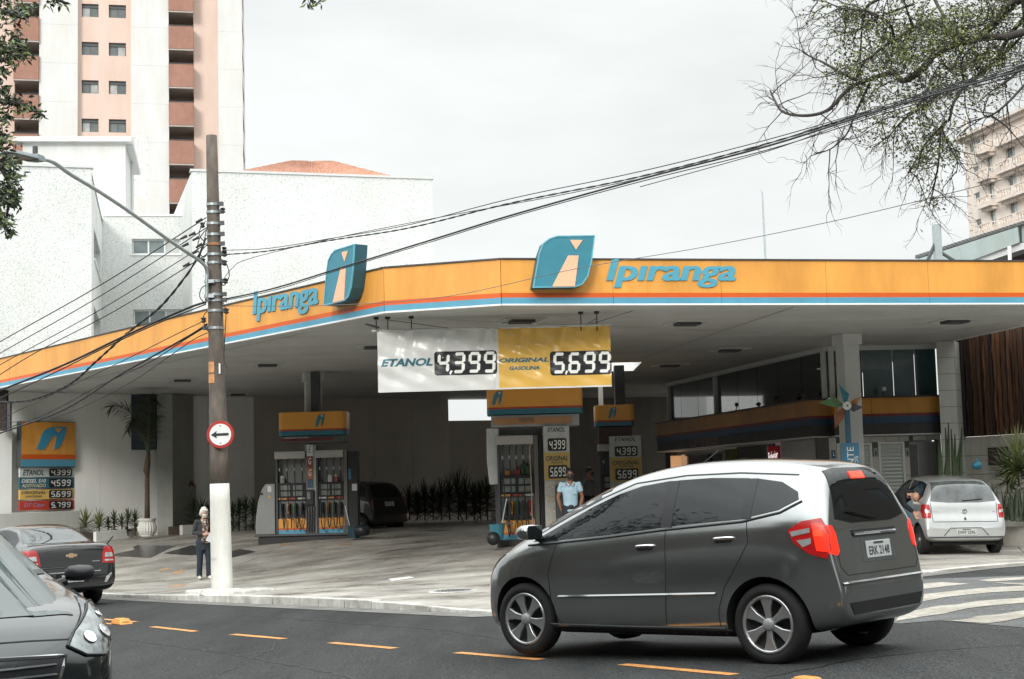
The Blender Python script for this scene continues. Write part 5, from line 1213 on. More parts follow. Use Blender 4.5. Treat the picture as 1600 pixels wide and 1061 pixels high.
MB().box(.03,X2(850)-X2(770),.3,.34,W(800,681,D2).z-zi2-1.2,z1).build('upper_panel', PUMPG, wp); MB().box(.05,.12,.05,.45,-(1.2),z0+.3).build('inner_post', DGREY, wp)
cb = thing('pump_cabinet', 'dark cabinet between the central pump and the tall price totem', 'cabinet', (X2(846), D2+.05, zi2)); MB().box(X2(843)-X2(846),X2(851)-X2(846)+.01,0,.5,0,W(846,681,D2).z-zi2).build('cabinet_body', BLACK, cb, bevel=.01)
lb2 = thing('pump_light_box', 'large orange light box with emblem above the central pump', 'light box', (X2(838), D2, W(838,665,D2).z))
c0 = X2(838); zb = W(838,665,D2).z
light_box(lb2, X2(764)-c0, X2(914)-c0, W(838,647,D2).z-zb, W(838,606,D2).z-zb, -.25, .75, .115)
MB().box(X2(770)-c0,X2(908)-c0,-.10,.6,-.02,W(838,648,D2).z-zb).build('lower_box', GREYM, lb2, bevel=.01)
MB().box(X2(773)-c0,X2(897)-c0,-.115,-.101,.03,W(838,649,D2).z-zb-.04).build('orange_advert', M('advert_orange',(.42,.22,.10),.5), lb2)
b = MB(); put_text(b, 'PNEUMAX', (X2(814)-c0,-.12,.11), (X2(838)-X2(814),0,0), (0,0,.06)); b.box(X2(814)-c0,X2(838)-c0,-.12,-.117,.085,.093); b.build('advert_lettering', NAVY, lb2)
MB().box(X2(800)-c0,X2(812)-c0,.1,.4,W(838,606,D2).z-zb,ZC-zb-.02).build('hanger_column', DGREY, lb2)
# bottles and packets on the pump shelf
k = 0
for (x, c_, h_, nm) in ((793,(.45,.20,.03),.14,'orange oil can on the central pump shelf'),(809,(.40,.03,.02),.18,'red oil bottle on the central pump shelf'),(819,(.02,.10,.03),.30,'tall green oil bottle on the central pump shelf'),(824,(.015,.08,.03),.26,'short green oil bottle at the right of the central pump shelf')):
    z = zi2+(W(810,681,D2).z-zi2)*.62; t = thing('oil_bottle', nm, 'bottle', (X2(x), D2+.2, z), group='oil bottles on the central pump'); m_ = M('bottle_%d' % k, c_, .35)
    MB().box(-.06,.06,-.04,.04,0,h_*.8).build('bottle_body', m_, t, bevel=.015); MB().lathe([(.02,h_*.8),(.02,h_)], 8, (.02,0,0)).build('cap', BLACK, t); k += 1
for (x, Dd, c_, nm) in ((515,D1,(.5,.5,.5),'white carton on the right left-island pump'),(524,D1,(.35,.05,.05),'red and white carton beside the white one on the pump'),(440,D1,(.3,.3,.28),'pale carton on the leftmost pump')):
    z = zi+(W(450,706,D1).z-zi)*.62; t = thing('carton', nm, 'carton', (X1(x), Dd+.12, z), group='cartons on the left pumps'); MB().box(-.06,.06,-.05,.05,0,.15).build('carton_body', M('carton_'+nm[:3], c_, .5), t); MB().prism([(-.06,0),(.06,0),(0,.05)],(0,-.05,.15),(1,0,0),(0,0,1),(0,.1,0)).build('gable_top', LGREY, t)
t = bucket_set(777,842,32.9,'blue bucket with cleaning brush at the foot of the central pump', M('bucket_blue',(.05,.20,.25),.4), flip=-1)
t = thing('rubber_drum', 'round black drum lying at the foot of the central pump', 'drum', W(771,852,32.6)); b = MB(); b.lathe([(.001,-.16),(.10,-.15),(.14,-.08),(.14,.08),(.10,.15),(.001,.16)], 16, (0,0,.14), 'y'); b.build('drum_body', BLACK, t, smooth=True)
# tall price totems
def price_totem(label, px0, px1, ptop, Dd, zb_, splits, lean=0, plates=True):
    x0, x1 = XatD(px0,Dd), XatD(px1,Dd); cx = (x0+x1)/2; zt_ = W((px0+px1)/2, ptop, Dd).z
    t = thing('price_totem', label, 'sign', (cx, Dd, zb_)); w_ = x1-x0
    MB().box(-w_/2,w_/2,0,.28,0,zt_-zb_).build('totem_body', M('totem_side',(.45,.46,.44),.5), t, bevel=.01)
    ys = [W((px0+px1)/2, q, Dd).z-zb_ for q in splits]
    for k, (mt_, txts, dg) in enumerate(((M('totem_white',(.50,.52,.50),.5), [('ETANOL',.78,.96)], '4,399'), (M('totem_yellow',(.55,.37,.10),.5), [('ORIGINAL',.70,.88),('GASOLINA',.60,.67)], '5,699'))):
        za, zc_ = ys[k], ys[k+1]; H_ = za-zc_
        b = MB(); b.box(-w_/2+.01,w_/2-.01,-.02,-.001,zc_+.003,za-.003); p_ = b.build('price_panel', mt_, t)
        b = MB(); b.prism(rrect(w_*.72,H_*.48,.04),(-w_*.34,-.032,zc_+H_*.06),(1,0,0),(0,0,1),(0,.011,0)); x = b.build('display', BLACK, t); x.parent = p_
        b = MB(); put_digits(b, dg, (-w_*.28,-.034,zc_+H_*.13), (w_*.60,0,0), (0,0,H_*.34)); x = b.build('digits', DIGIT, t); x.parent = p_
        for (s_, a0, a1) in txts:
            ww = .66 if s_ != 'GASOLINA' else .46; ww = .84 if s_ == 'ORIGINAL' else ww
            b = MB(); put_text(b, s_, (-w_*ww/2,-.024,zc_+H_*a0), (w_*ww,0,0), (0,0,H_*(a1-a0)), .2, .02); x = b.build('lettering', NAVY, t); x.parent = p_
    return t, w_, ys
t, w_, ys = price_totem('tall narrow price totem right of the central pump, behind the attendant', 851, 892, 665, D2-.2, zi2, (666,707,750))
MB().box(-w_/2+.01,-w_/2+w_*.42,-.02,-.001,.02,ys[2]-.01).build('lower_panel', M('totem_lower',(.55,.54,.50),.6), t)
for k in range(5): MB().box(-w_/2+.04,-w_/2+w_*.38,-.026,-.021,ys[2]-.20-.27*k,ys[2]-.05-.27*k).build('paper_notice', M('notice_%d' % (k%2), [(.6,.58,.5),(.55,.50,.40)][k%2], .6, var=.35, scale=25), t)
price_totem('far price totem under the canopy, partly behind the grey car roof', 954, 1004, 681, 41.2, -1.15, (682,715,752))
t = thing('waste_bin', 'grey waste bin behind the attendant at the price totem', 'bin', (X2(877), D2-.55, zi2-.12)); MB().box(-.14,.14,0,.3,0,1.28).build('bin_body', DGREY, t, bevel=.04); MB().box(-.09,.09,-.01,.0,1.0,1.12).build('slot', BLACK, t)
# island 3
D3 = 41.4; c0 = XatD(964,D3); z3 = W(964,690,D3).z
lb3 = thing('pump_light_box', 'smallest orange light box with emblem, above the far price totem', 'light box', (c0, D3, z3))
light_box(lb3, XatD(933,D3)-c0, XatD(994.5,D3)-c0, W(964,666,D3).z-z3, W(964,633,D3).z-z3, -.2, .75, .44)
MB().box(XatD(938,D3)-c0,XatD(990,D3)-c0,-.1,.6,-.06,W(964,667,D3).z-z3).build('lower_box', M('advert_dark',(.05,.02,.02),.5), lb3)
MB().box(XatD(972,D3)-c0-.1,XatD(976,D3)-c0+.1,.1,.5,W(964,633,D3).z-z3,ZC-z3-.02).build('hanger_column', BLACK, lb3)
dispenser('far fuel pump in the shade beside the far price totem', (XatD(938,D3), D3, -1.0), 0, .75, 2.15, 3)
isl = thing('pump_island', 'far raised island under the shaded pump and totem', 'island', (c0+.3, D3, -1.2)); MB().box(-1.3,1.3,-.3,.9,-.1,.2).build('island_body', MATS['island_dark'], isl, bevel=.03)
# ------------------------------------------------------------------ utility pole, round sign, street lamp
pb_ = W(347,922,27.0); PX, PY = pb_.x, pb_.y
ptop = W(330.5,212,27.0)
pole = thing('utility_pole', 'tall concrete utility pole with white painted foot at the kerb', 'pole', pb_)
axis = Vector((ptop.x-PX,ptop.y-PY,ptop.z-pb_.z)); H_ = axis.length; ad = axis.normalized()
zw = (W(345,756,27).z-pb_.z)/ad.z
def pr_(s): return .187-(.187-.098)*s/H_
b = MB(); b.tube([ad*s for s in np.linspace(zw,H_,14)], [pr_(s) for s in np.linspace(zw,H_,14)], 18); b.build('concrete_shaft', CONC, pole, smooth=True)
b = MB(); n_ = 18; 
ring = []
b.tube([ad*s for s in np.linspace(-.12,zw+.004,8)], [pr_(s)+.004 for s in np.linspace(-.12,zw+.004,8)], 18); b.build('white_foot', M('whitewash', (.78,.78,.74), .8, var=.05, scale=6, dirt=.22, bump=.4, bscale=14), pole, smooth=True)
MB().lathe([(.40,-.06),(.36,.015),(.2,.03),(.18,.03)], 18).build('plinth', KERBM, pole)
def pole_at(py, ang=0, extra=0):     # point on the pole's axis at a picture height
    t_ = (W(340,py,27).z-pb_.z)/ad.z; return pb_+ad*t_, t_
for py in (320,332,350,367,382,398,411,440,461,470,486,513):
    c, s = pole_at(py); r_ = pr_(s)+.008; b = MB(); hh = .022
    b.lathe([(r_,-hh),(r_+.006,-hh),(r_+.006,hh),(r_,hh)], 18, c-pb_); bo = b.build('clamp_band', STEEL if py not in (382,) else M('rusty_band',(.35,.17,.08),.8), pole)
    q = MB(); a_ = R.uniform(-.5,.5) if py < 430 else 0; ox = (r_+.03)*(1 if R.random() < .6 else -1); q.box(ox-.045,ox+.045,-.09,-.03,-.03,.04); q.T = None
    q.v = [v+(c-pb_) for v in q.v]; x = q.build('clamp_bolt', DGREY, pole); x.parent = bo
for (py, sd_) in ((330,1),(352,-1),(398,1),(408,-1),(412,1),(391,1),(440,1),(487,1),(500,-1)):
    c, s = pole_at(py); b = MB(); x = (pr_(s)+.07)*sd_; b.lathe([(.02,-.05),(.05,-.03),(.03,0),(.05,.03),(.02,.05)], 10, c-pb_+Vector((x,-.06,0))); b.build('insulator', BLACK, pole)
for (y0,y1) in ((566,583),(585,599)):
    c0_, s0_ = pole_at(y1); c1_, s1_ = pole_at(y0); b = MB(); r_ = pr_(s0_)+.006
    n_ = 5; a0_, a1_ = math.radians(205), math.radians(262); vs = []
    for z in (c0_.z-pb_.z, c1_.z-pb_.z):
        for k in range(n_+1): a = a0_+(a1_-a0_)*k/n_; vs.append(Vector((c0_.x-pb_.x+r_*math.cos(a), r_*math.sin(a), z)))
    b.add(vs, [(k,k+1,n_+2+k,n_+1+k) for k in range(n_)]); b.build('orange_plate', M('plate_orange',(.62,.30,.13),.7,var=.25,scale=10,dirt=.3), pole)
c0_, s0_ = pole_at(585); c1_, s1_ = pole_at(569); r_ = pr_(s0_)+.006; b = MB(); b.box(c0_.x-pb_.x+.06,c0_.x-pb_.x+.085,-r_*1.0,-r_*.85,c0_.z-pb_.z,c1_.z-pb_.z); b.build('white_strip', DIGIT, pole)
b = MB(); c_, s_ = pole_at(875); put_text(b, 'LAG', (c_.x-pb_.x-.155,-.178,c_.z-pb_.z), (.10,0,0), (0,0,.05)); b.v = [Vector((v.x, -math.sqrt(max(0,(pr_(s_)+.008)**2-(v.x-(c_.x-pb_.x))**2)), v.z)) for v in b.v]; b.build('faint_scribble', M('scribble',(.4,.4,.38),.8), pole)
# round sign
c = W(344.5,679,26.75); sg = thing('round_sign', 'round white traffic sign with black left arrow and red rim on the pole', 'traffic sign', c)
b = MB(); b.lathe([(.001,.015),(.235,.015),(.24,0),(.235,-.01),(.001,-.01)], 40, (0,0,0), 'y'); b.build('sign_plate', M('sign_red',(.38,.018,.015),.4,var=.06), sg)
b = MB(); b.lathe([(.001,-.015),(.188,-.015),(.188,-.011),(.001,-.011)], 40, (0,0,0), 'y'); b.build('white_disc', M('sign_white',(.72,.74,.71),.4), sg)
b = MB(); tl = math.radians(1.5); ux = Vector((math.cos(tl),0,math.sin(tl))); uy = Vector((-math.sin(tl),0,math.cos(tl)))
b.prism([(-.165,0),(-.06,.065),(-.07,.022),(.145,.022),(.145,-.022),(-.07,-.022),(-.06,-.065)][::-1], (0,-.016,-.0), ux, uy, (0,-.004,0)); b.build('arrow', BLACK, sg)
b = MB(); 
for z in (-.15,.15): b.lathe([(.012,-.02),(.012,-.015)], 8, (0,0,z), 'y')
b.build('sign_bolts', DGREY, sg)['kind'] = 'stuff'
b = MB(); b.box(-.02,.02,.016,.12,-.2,.2); b.build('mounting_strap', STEEL, sg)
# street lamp with curved arm
la = thing('street_lamp', 'grey street lamp on a long curved arm fixed to the utility pole', 'street lamp', W(323,470,26.9))
ARM = [(323,470,26.8),(323,440,26.8),(323.5,425,26.8),(320,415,26.75),(310,406,26.6),(286,390,26.1),(250,365,25.3),(200,329,24.2),(150,296,23.2),(110,272,22.4),(88,256,22.0),(76,250.5,21.8),(64,248,21.6)]
b = MB(); b.tube(curve_pts([W(*q) for q in ARM], 4), .032, 10); b.build('arm', STEEL, la, world=True, smooth=True)
p0 = W(68,250,21.7); p1 = W(8,237,20.9); dd = (p1-p0).normalized(); sid = dd.cross(Vector((0,0,1))).normalized(); up = sid.cross(dd)
Ln = (p1-p0).length
def lp(s, w_, h): return p0+dd*s*Ln+sid*w_+up*h
b = MB(); st_ = [(0,.05,-.03,.03),(.1,.075,-.045,.05),(.28,.10,-.05,.055),(.34,.14,-.035,.03),(.8,.15,-.03,.025),(.97,.12,-.02,.02),(1,.06,-.01,.01)]
vs = []; 
for (s,w_,lo,hi) in st_: vs += [lp(s,-w_,lo), lp(s,w_,lo), lp(s,w_*.8,hi), lp(s,-w_*.8,hi)]
fs = []
for k in range(len(st_)-1):
    for j in range(4): fs.append((4*k+j,4*k+(j+1)%4,4*k+4+(j+1)%4,4*k+4+j))
fs += [(0,3,2,1),(len(vs)-4,len(vs)-3,len(vs)-2,len(vs)-1)]
b.add(vs, fs); b.build('lamp_head', M('lamp_grey',(.20,.24,.25),.45,metal=.4), la, world=True, bevel=.008)
b = MB(); b.add([lp(.36,-.12,-.037), lp(.36,.12,-.037), lp(.93,.11,-.027), lp(.93,-.11,-.027)], [(0,1,2,3)]); b.build('led_panel', M('led_dark',(.10,.11,.11),.2), la, world=True)
q = lp(.22,0,.05); b = MB(); b.lathe([(.038,0),(.038,.12),(.001,.13)], 12, q); b.build('photocell', DGREY, la, world=True)
for py in (440,463):
    b = MB(); c = W(324.5,py,26.85); b.box(c.x-.06,c.x+.12,c.y-.06,c.y+.12,c.z-.03,c.z+.03); b.build('arm_clamp', STEEL, la, world=True)
# ------------------------------------------------------------------ overhead cables
CAB = M('cable_black', (.018,.019,.022), .55, var=.2); CABG = M('cable_grey', (.09,.10,.11), .5, var=.2)
def cable(pts, r, label, name='overhead_cable', mat=CAB, twist=0, n=8):
    P = curve_pts([W(q[0],q[1],27-(27-q[2])*.45 if q[0] > 345 else q[2]) for q in pts], n)
    t = MB().tube(P, r, 5) if not twist else None
    if twist:
        b = MB(); 
        for ph in (0, math.pi):
            Q = []; acc = 0
            # resample
            fine = curve_pts(P, 6)
            for i, p in enumerate(fine):
                if i: acc += (p-fine[i-1]).length
                a = acc*twist+ph; Q.append(p+Vector((0, math.cos(a)*r*.8, math.sin(a)*r*.8)))
            b.tube(Q, r*.7, 4)
        t = b
    o = t.build(name, mat, smooth=True); tag(o, label, 'cable', 'overhead cables'); return o
cable([(348,391,27),(420,388,25.5),(520,372,23),(640,351,20),(800,310,16.5),(1000,268,13.5),(1200,218,11.2),(1400,160,9.6),(1640,90,8.2)], .007, 'topmost cable running right from the pole', n=6)
cable([(348,398,27),(420,392,25.5),(520,375,23),(640,356,20),(800,317,16.5),(1000,276,13.5),(1200,224,11.2),(1400,163,9.6),(1640,94,8.2)], .009, 'twisted cable just below the topmost one, running right', twist=14)
cable([(349,468,27),(430,450,25),(540,416,22),(680,373,18.8),(800,336,16.3),(1000,280,13.4),(1200,228,11),(1400,165,9.5),(1640,98,8.1)], .014, 'thick cable running right from the pole across the left logo sign', n=6)
cable([(349,470,27),(430,453,25),(540,418.5,22),(680,376,18.8),(800,339,16.3),(1000,284,13.4),(1200,234,11),(1400,172,9.5),(1640,103,8.1)], .007, 'thin cable hugging the underside of the thick one', n=6)
cable([(349,437,27),(362,420,26.5),(390,404,26),(520,372.5,23),(700,337,18.5),(900,300,15),(1100,255,12.3),(1300,192,10.3),(1500,128,8.9),(1660,84,8.1)], .006, 'slack thin cable that loops at the pole and joins the bundle', n=6)
cable([(1640,110,8.15),(1500,140,8.9),(1330,190,10),(1200,236,11),(1000,292,13.4)], .006, 'short lower cable of the bundle at the upper right', n=6)
cable([(350,478,27),(520,477,27.2),(700,463,26.9),(900,420,24),(1100,386,21),(1300,346,18),(1500,298,15.5),(1650,258,14)], .006, 'hair thin wire crossing the orange fascia to the upper right', mat=CABG)
for i, (p, q, r_) in enumerate((((322,340),(0,534),.011),((322,356),(0,552),.010),((322,381),(0,570),.009),((322,398),(40,560),.010))):
    mid = ((p[0]+q[0])/2, (p[1]+q[1])/2+6)
    ex = (q[0]-80, q[1]+(q[1]-p[1])/(p[0]-q[0])*80) if q[0] < 30 else (-80, 640)
    cable([(*p,27),(*mid,29.5),(*q,32),(*ex,33)], r_, ['highest','second','third','lowest'][i]+' of the four parallel cables running left from the pole', n=6)
cable([(322,372,27),(310,400,27.1),(290,432,27.3),(250,480,28),(200,520,29),(150,565,30),(110,600,31),(60,622,32),(20,628,33),(-60,630,34)], .020, 'thick twisted cable sweeping down left from the pole', twist=11, n=6)
cable([(322,472,27),(300,479,27.1),(250,500,27.6),(180,532,28.6),(100,570,30),(0,610,32),(-80,640,33.5)], .022, 'heavy cable running down left across the orange fascia', n=6)
cable([(322,475,27),(300,484,27.1),(240,508,27.8),(160,545,29),(90,580,30.4),(0,622,32),(-80,655,33)], .012, 'thinner cable just below the heavy one, running down left', n=6)
cable([(324,506,27),(300,522,27.1),(240,556,27.8),(180,590,28.6),(100,640,30.5),(0,677,32),(-60,698,33)], .018, 'lowest heavy cable running down left past the price board', n=6)
cable([(324,509,27),(290,530,27.2),(230,568,28),(150,605,29.5),(60,652,31.5),(-60,690,33)], .010, 'lower thin cable running down left above the price board', n=6)
cable([(324,520,27),(300,532,27.1),(260,560,27.5),(200,600,28.5),(120,640,30),(70,656,31.2),(10,660,32.5),(-60,664,33)], .008, 'slack wire drooping left below the canopy edge', n=6)
cable([(322,500,27),(280,520,27.3),(200,560,28.4),(100,608,30.3),(0,655,32.3)], .008, 'fine wire between the lower left cables', n=6)
# loops and drops round the pole
for i, pts in enumerate(([(322,345,26.8),(316,352,26.7),(311,365,26.7),(318,376,26.8),(324,372,26.8)],[(323,358,26.8),(312,372,26.7),(309,390,26.7),(318,402,26.8),(324,395,26.8)],[(324,382,26.8),(315,392,26.7),(312,408,26.7),(322,415,26.8)],[(346,405,26.8),(355,415,26.7),(358,432,26.7),(350,446,26.8),(345,440,26.8)],[(324,445,26.8),(315,450,26.7),(312,463,26.7),(319,472,26.8),(325,468,26.8)],[(324,486,26.8),(318,494,26.7),(320,510,26.7),(328,520,26.8)],[(347,470,26.8),(353,485,26.7),(352,515,26.7),(350,560,26.8),(355,574,26.75)],[(324,352,26.8),(318,380,26.7),(312,400,26.7),(300,418,26.9),(290,432,27.2)])):
    c_ = cable(pts, .009, ['upper left','second left','third left','right','middle left','lower left','long right','diagonal'][i]+' black wire loop hanging at the utility pole', 'wire_loop', n=6); c_['group'] = 'wire loops at the pole'
for i, (px, py) in enumerate(((306,373),(300,366),(287,371),(311,384),(289,383),(311,345),(303,395),(291,414))):
    t = thing('cable_clamp', ['small black cable clamp %s left of the pole' % s for s in ('at the top bundle','on the high cable','on the far end of the second cable','on the second bundle','below the far clamp','nearest the pole top','on the third cable','on the lowest parallel cable')][i], 'clamp', W(px,py,27.0), R.uniform(-.3,.3), 'cable clamps left of the pole'); MB().tube([(-.06,0,-.03),(.06,0,.03)], [.018,.03], 6).build('clamp_body', BLACK, t)
# ------------------------------------------------------------------ cars
CGLASS = M('car_glass', (.006,.008,.009), .03, var=.1, spec=.45)
TYRE = M('tyre', (.012,.012,.012), .85, var=.2); RIM = M('alloy', (.55,.56,.56), .28, metal=.85, var=.06); RIMB = M('rim_dark', (.03,.03,.03), .6)
CHROME = M('chrome', (.75,.76,.77), .15, metal=1, var=.02); REDL = M('tail_red', (.42,.012,.012), .18, var=.08, coat=.6); REDLIT = M('tail_red_lit', (.75,.022,.008), .3, emit=.75, var=.1)
REDHOT = M('tail_red_hot', (.95,.035,.012), .3, emit=1.6, var=.05)
CLEARL = M('lamp_clear', (.55,.57,.57), .1, var=.25, scale=12, metal=.5, coat=.6); SEAM = M('panel_gap', (.006,.006,.006), .8); PLATEM = M('plate_grey', (.50,.52,.50), .4, var=.03)
UNDER = M('underbody', (.008,.008,.008), .9)
def paint(name, col, metal=.5, rough=.28):
    return M(name, col, rough, metal=metal, var=.05, scale=1.5, coat=1.0, dirt=.08)
def pw(stn, s, i):
    xs = [q[0] for q in stn]; ys = [q[i] for q in stn]; return float(np.interp(s, xs, ys))
class Car:
    def __init__(c, name, label, L_, stn, wheels, mat, mtx, seats=False, cat='car'):
        c.L = L_; c.stn = stn; c.root = thing(name, label, cat, mtx=mtx); c.mat = mat; c.wh = wheels
        svals = [q[0] for q in stn]; rows = []
        for (s,zb,zt,w_,belt,wt) in stn:
            belt = min(belt, zt-.015); hgt = belt-zb; top = zt-belt; ws = w_*.955
            wt = min(wt, ws-.01); er = min(.12, top*.30)
            half = [(0,zb),(w_*.55,zb),(w_*.86,zb+.005),(w_*.965,zb+min(.07,hgt*.2)),(w_*.99,zb+hgt*.38),(w_,zb+hgt*.66),(w_*.985,zb+hgt*.88),(ws,belt),
                    (ws+(wt-ws)*.5+.012,belt+(top-er)*.5),(wt+.012,belt+(top-er)*.93),(wt-.05,zt-er*.38),(wt*.62,zt-er*.08),(0,zt)]
            x = c.L/2-s
            row = [Vector((x,y,z)) for y,z in half]; row += [Vector((x,-y,z)) for y,z in half[-2:0:-1]]
            rows.append(row)
        n = len(rows[0]); bm = bmesh.new(); V = [[bm.verts.new(p) for p in r] for r in rows]
        for i in range(len(V)-1):
            for k in range(n): bm.faces.new((V[i][k],V[i][(k+1)%n],V[i+1][(k+1)%n],V[i+1][k]))
        for r, fl in ((V[0],1),(V[-1],0)):      # end caps as strips
            h_ = n//2
            for k in range(h_):
                a, b_, c2, d_ = r[k], r[k+1], r[(n-k-1)%n], r[(n-k)%n]
                q = [];  
                for v in (a,b_,c2,d_):
                    if v not in q: q.append(v)
                if len(q) > 2:
                    try: bm.faces.new(q if fl == 0 else q[::-1])
                    except ValueError: pass
        bmesh.ops.recalc_face_normals(bm, faces=bm.faces)
        me = bpy.data.meshes.new('body'); bm.to_mesh(me); bm.free()
        me.materials.append(mat); me.materials.append(UNDER)
        o = bpy.data.objects.new('body', me); COL.objects.link(o); md = o.modifiers.new('s','SUBSURF'); md.levels = md.render_levels = 3
        bpy.context.view_layer.update(); dg = bpy.context.evaluated_depsgraph_get(); ev = o.evaluated_get(dg)
        c.bvh = BVHTree.FromObject(ev, dg)
        md.levels = md.render_levels = 2
        # arches
        cut = bmesh.new()
        for (s,r_,tw) in wheels:
            for sy in (1,-1):
                bmesh.ops.create_cone(cut, cap_ends=True, segments=40, radius1=r_+.055, radius2=r_+.055, depth=.42, matrix=Matrix.Translation((c.L/2-s, sy*(pw(stn,s,3)-.10), r_)) @ Matrix.Rotation(math.pi/2,4,'X'))
        cm = bpy.data.meshes.new('cut'); cut.to_mesh(cm); cut.free(); cm.materials.append(mat); cm.materials.append(UNDER); cm.polygons.foreach_set('material_index',[1]*len(cm.polygons))
        co = bpy.data.objects.new('cut', cm); COL.objects.link(co)
        bo = o.modifiers.new('b','BOOLEAN'); bo.object = co; bo.operation = 'DIFFERENCE'; bo.solver = 'EXACT'
        try: bo.material_mode = 'INDEX'
        except Exception: pass
        bpy.context.view_layer.update(); dg = bpy.context.evaluated_depsgraph_get()
        me2 = bpy.data.meshes.new_from_object(o.evaluated_get(dg)); bpy.data.objects.remove(o); bpy.data.objects.remove(co)
        me2.polygons.foreach_set('use_smooth',[True]*len(me2.polygons))
        o = bpy.data.objects.new('body', me2); COL.objects.link(o); o.parent = c.root; c.body = o
        try: me2.set_sharp_from_angle(angle=math.radians(38))
        except Exception: pass
    def X(c, s): return c.L/2-s
    def proj(c, view, u, v):
        if view == 'L': o, d = Vector((c.X(u),3,v)), Vector((0,-1,0))
        elif view == 'R': o, d = Vector((c.X(u),-3,v)), Vector((0,1,0))
        elif view == 'B': u *= getattr(c,'bs',1); o, d = Vector((-c.L/2-2,u,v)), Vector((1,0,0))
        elif view == 'F': o, d = Vector((c.L/2+2,u,v)), Vector((-1,0,0))
        elif view == 'T': o, d = Vector((c.X(u),v,3)), Vector((0,0,-1))
        r = c.bvh.ray_cast(o, d)
        if r[0] is None or (view in 'BF' and abs(r[0].x) < .2):
            q = {'L':(c.X(u),pw(c.stn,u,3),v),'R':(c.X(u),-pw(c.stn,u,3),v),'B':(-c.L/2,u,v),'F':(c.L/2,u,v),'T':(c.X(u),v,1.5)}[view]
            r = c.bvh.find_nearest(Vector(q))
        n = r[1]
        if n.dot(d) > 0: n = -n
        return r[0], n
    def patch(c, name, poly, view, mat, off=.004, parent=None, step=None, label=None, skirt=.012):
        step = step or (.03 if 'lamp' in name or 'light' in name else .07); bm = bmesh.new(); vs = []
        for i in range(len(poly)):
            a = Vector(poly[i]); b = Vector(poly[(i+1)%len(poly)]); k = max(1,int((b-a).length/step))
            for j in range(k): p = a.lerp(b, j/k); vs.append(bm.verts.new((p.x,p.y,0)))
        bm.faces.new(vs); bmesh.ops.triangulate(bm, faces=bm.faces[:])
        us = [v.co.x for v in bm.verts]; ws = [v.co.y for v in bm.verts]
        for x in np.arange(min(us)+step*.5, max(us), step): bmesh.ops.bisect_plane(bm, geom=bm.verts[:]+bm.edges[:]+bm.faces[:], plane_co=(x,0,0), plane_no=(1,0,0))
        for y in np.arange(min(ws)+step*.5, max(ws), step): bmesh.ops.bisect_plane(bm, geom=bm.verts[:]+bm.edges[:]+bm.faces[:], plane_co=(0,y,0), plane_no=(0,1,0))
        nn = {}
        for v in bm.verts:
            p, n = c.proj(view, v.co.x, v.co.y); v.co = p+n*off; nn[v] = n
        be = [e for e in bm.edges if e.is_boundary]; r = bmesh.ops.extrude_edge_only(bm, edges=be)
        for v in [g_ for g_ in r['geom'] if isinstance(g_, bmesh.types.BMVert)]:
            q, n, _, _ = c.bvh.find_nearest(v.co); v.co = q-(v.co-q).normalized()*skirt if (v.co-q).length > 1e-6 else v.co
        bmesh.ops.recalc_face_normals(bm, faces=bm.faces)
        me = bpy.data.meshes.new(name); bm.to_mesh(me); bm.free(); me.materials.append(mat); me.polygons.foreach_set('use_smooth',[True]*len(me.polygons))
        try: me.set_sharp_from_angle(angle=math.radians(40))
        except Exception: pass
        o = bpy.data.objects.new(name, me); COL.objects.link(o); o.parent = parent or c.root
        if label: o['label'] = label
        return o
    def strip(c, name, pts, view, w_=.007, mat=None, off=.0015, parent=None, raise_=0):
        P = []
        for i in range(len(pts)-1):
            a = Vector(pts[i]); b = Vector(pts[i+1]); k = max(1,int((b-a).length/.05))
            for j in range(k): P.append(a.lerp(b,j/k))
        P.append(Vector(pts[-1])); Q = [c.proj(view,p.x,p.y) for p in P]; b = MB(); vs = []
        for i,(p,n) in enumerate(Q):
            t = (Q[min(i+1,len(Q)-1)][0]-Q[max(i-1,0)][0]).normalized(); sd = t.cross(n).normalized()*w_/2; vs += [p+sd+n*off, p+n*(off+raise_), p-sd+n*off]
        b.add(vs, [(3*i,3*i+1,3*i+4,3*i+3) for i in range(len(Q)-1)]+[(3*i+1,3*i+2,3*i+5,3*i+4) for i in range(len(Q)-1)]); return b.build(name, mat or SEAM, parent or c.root, smooth=False)
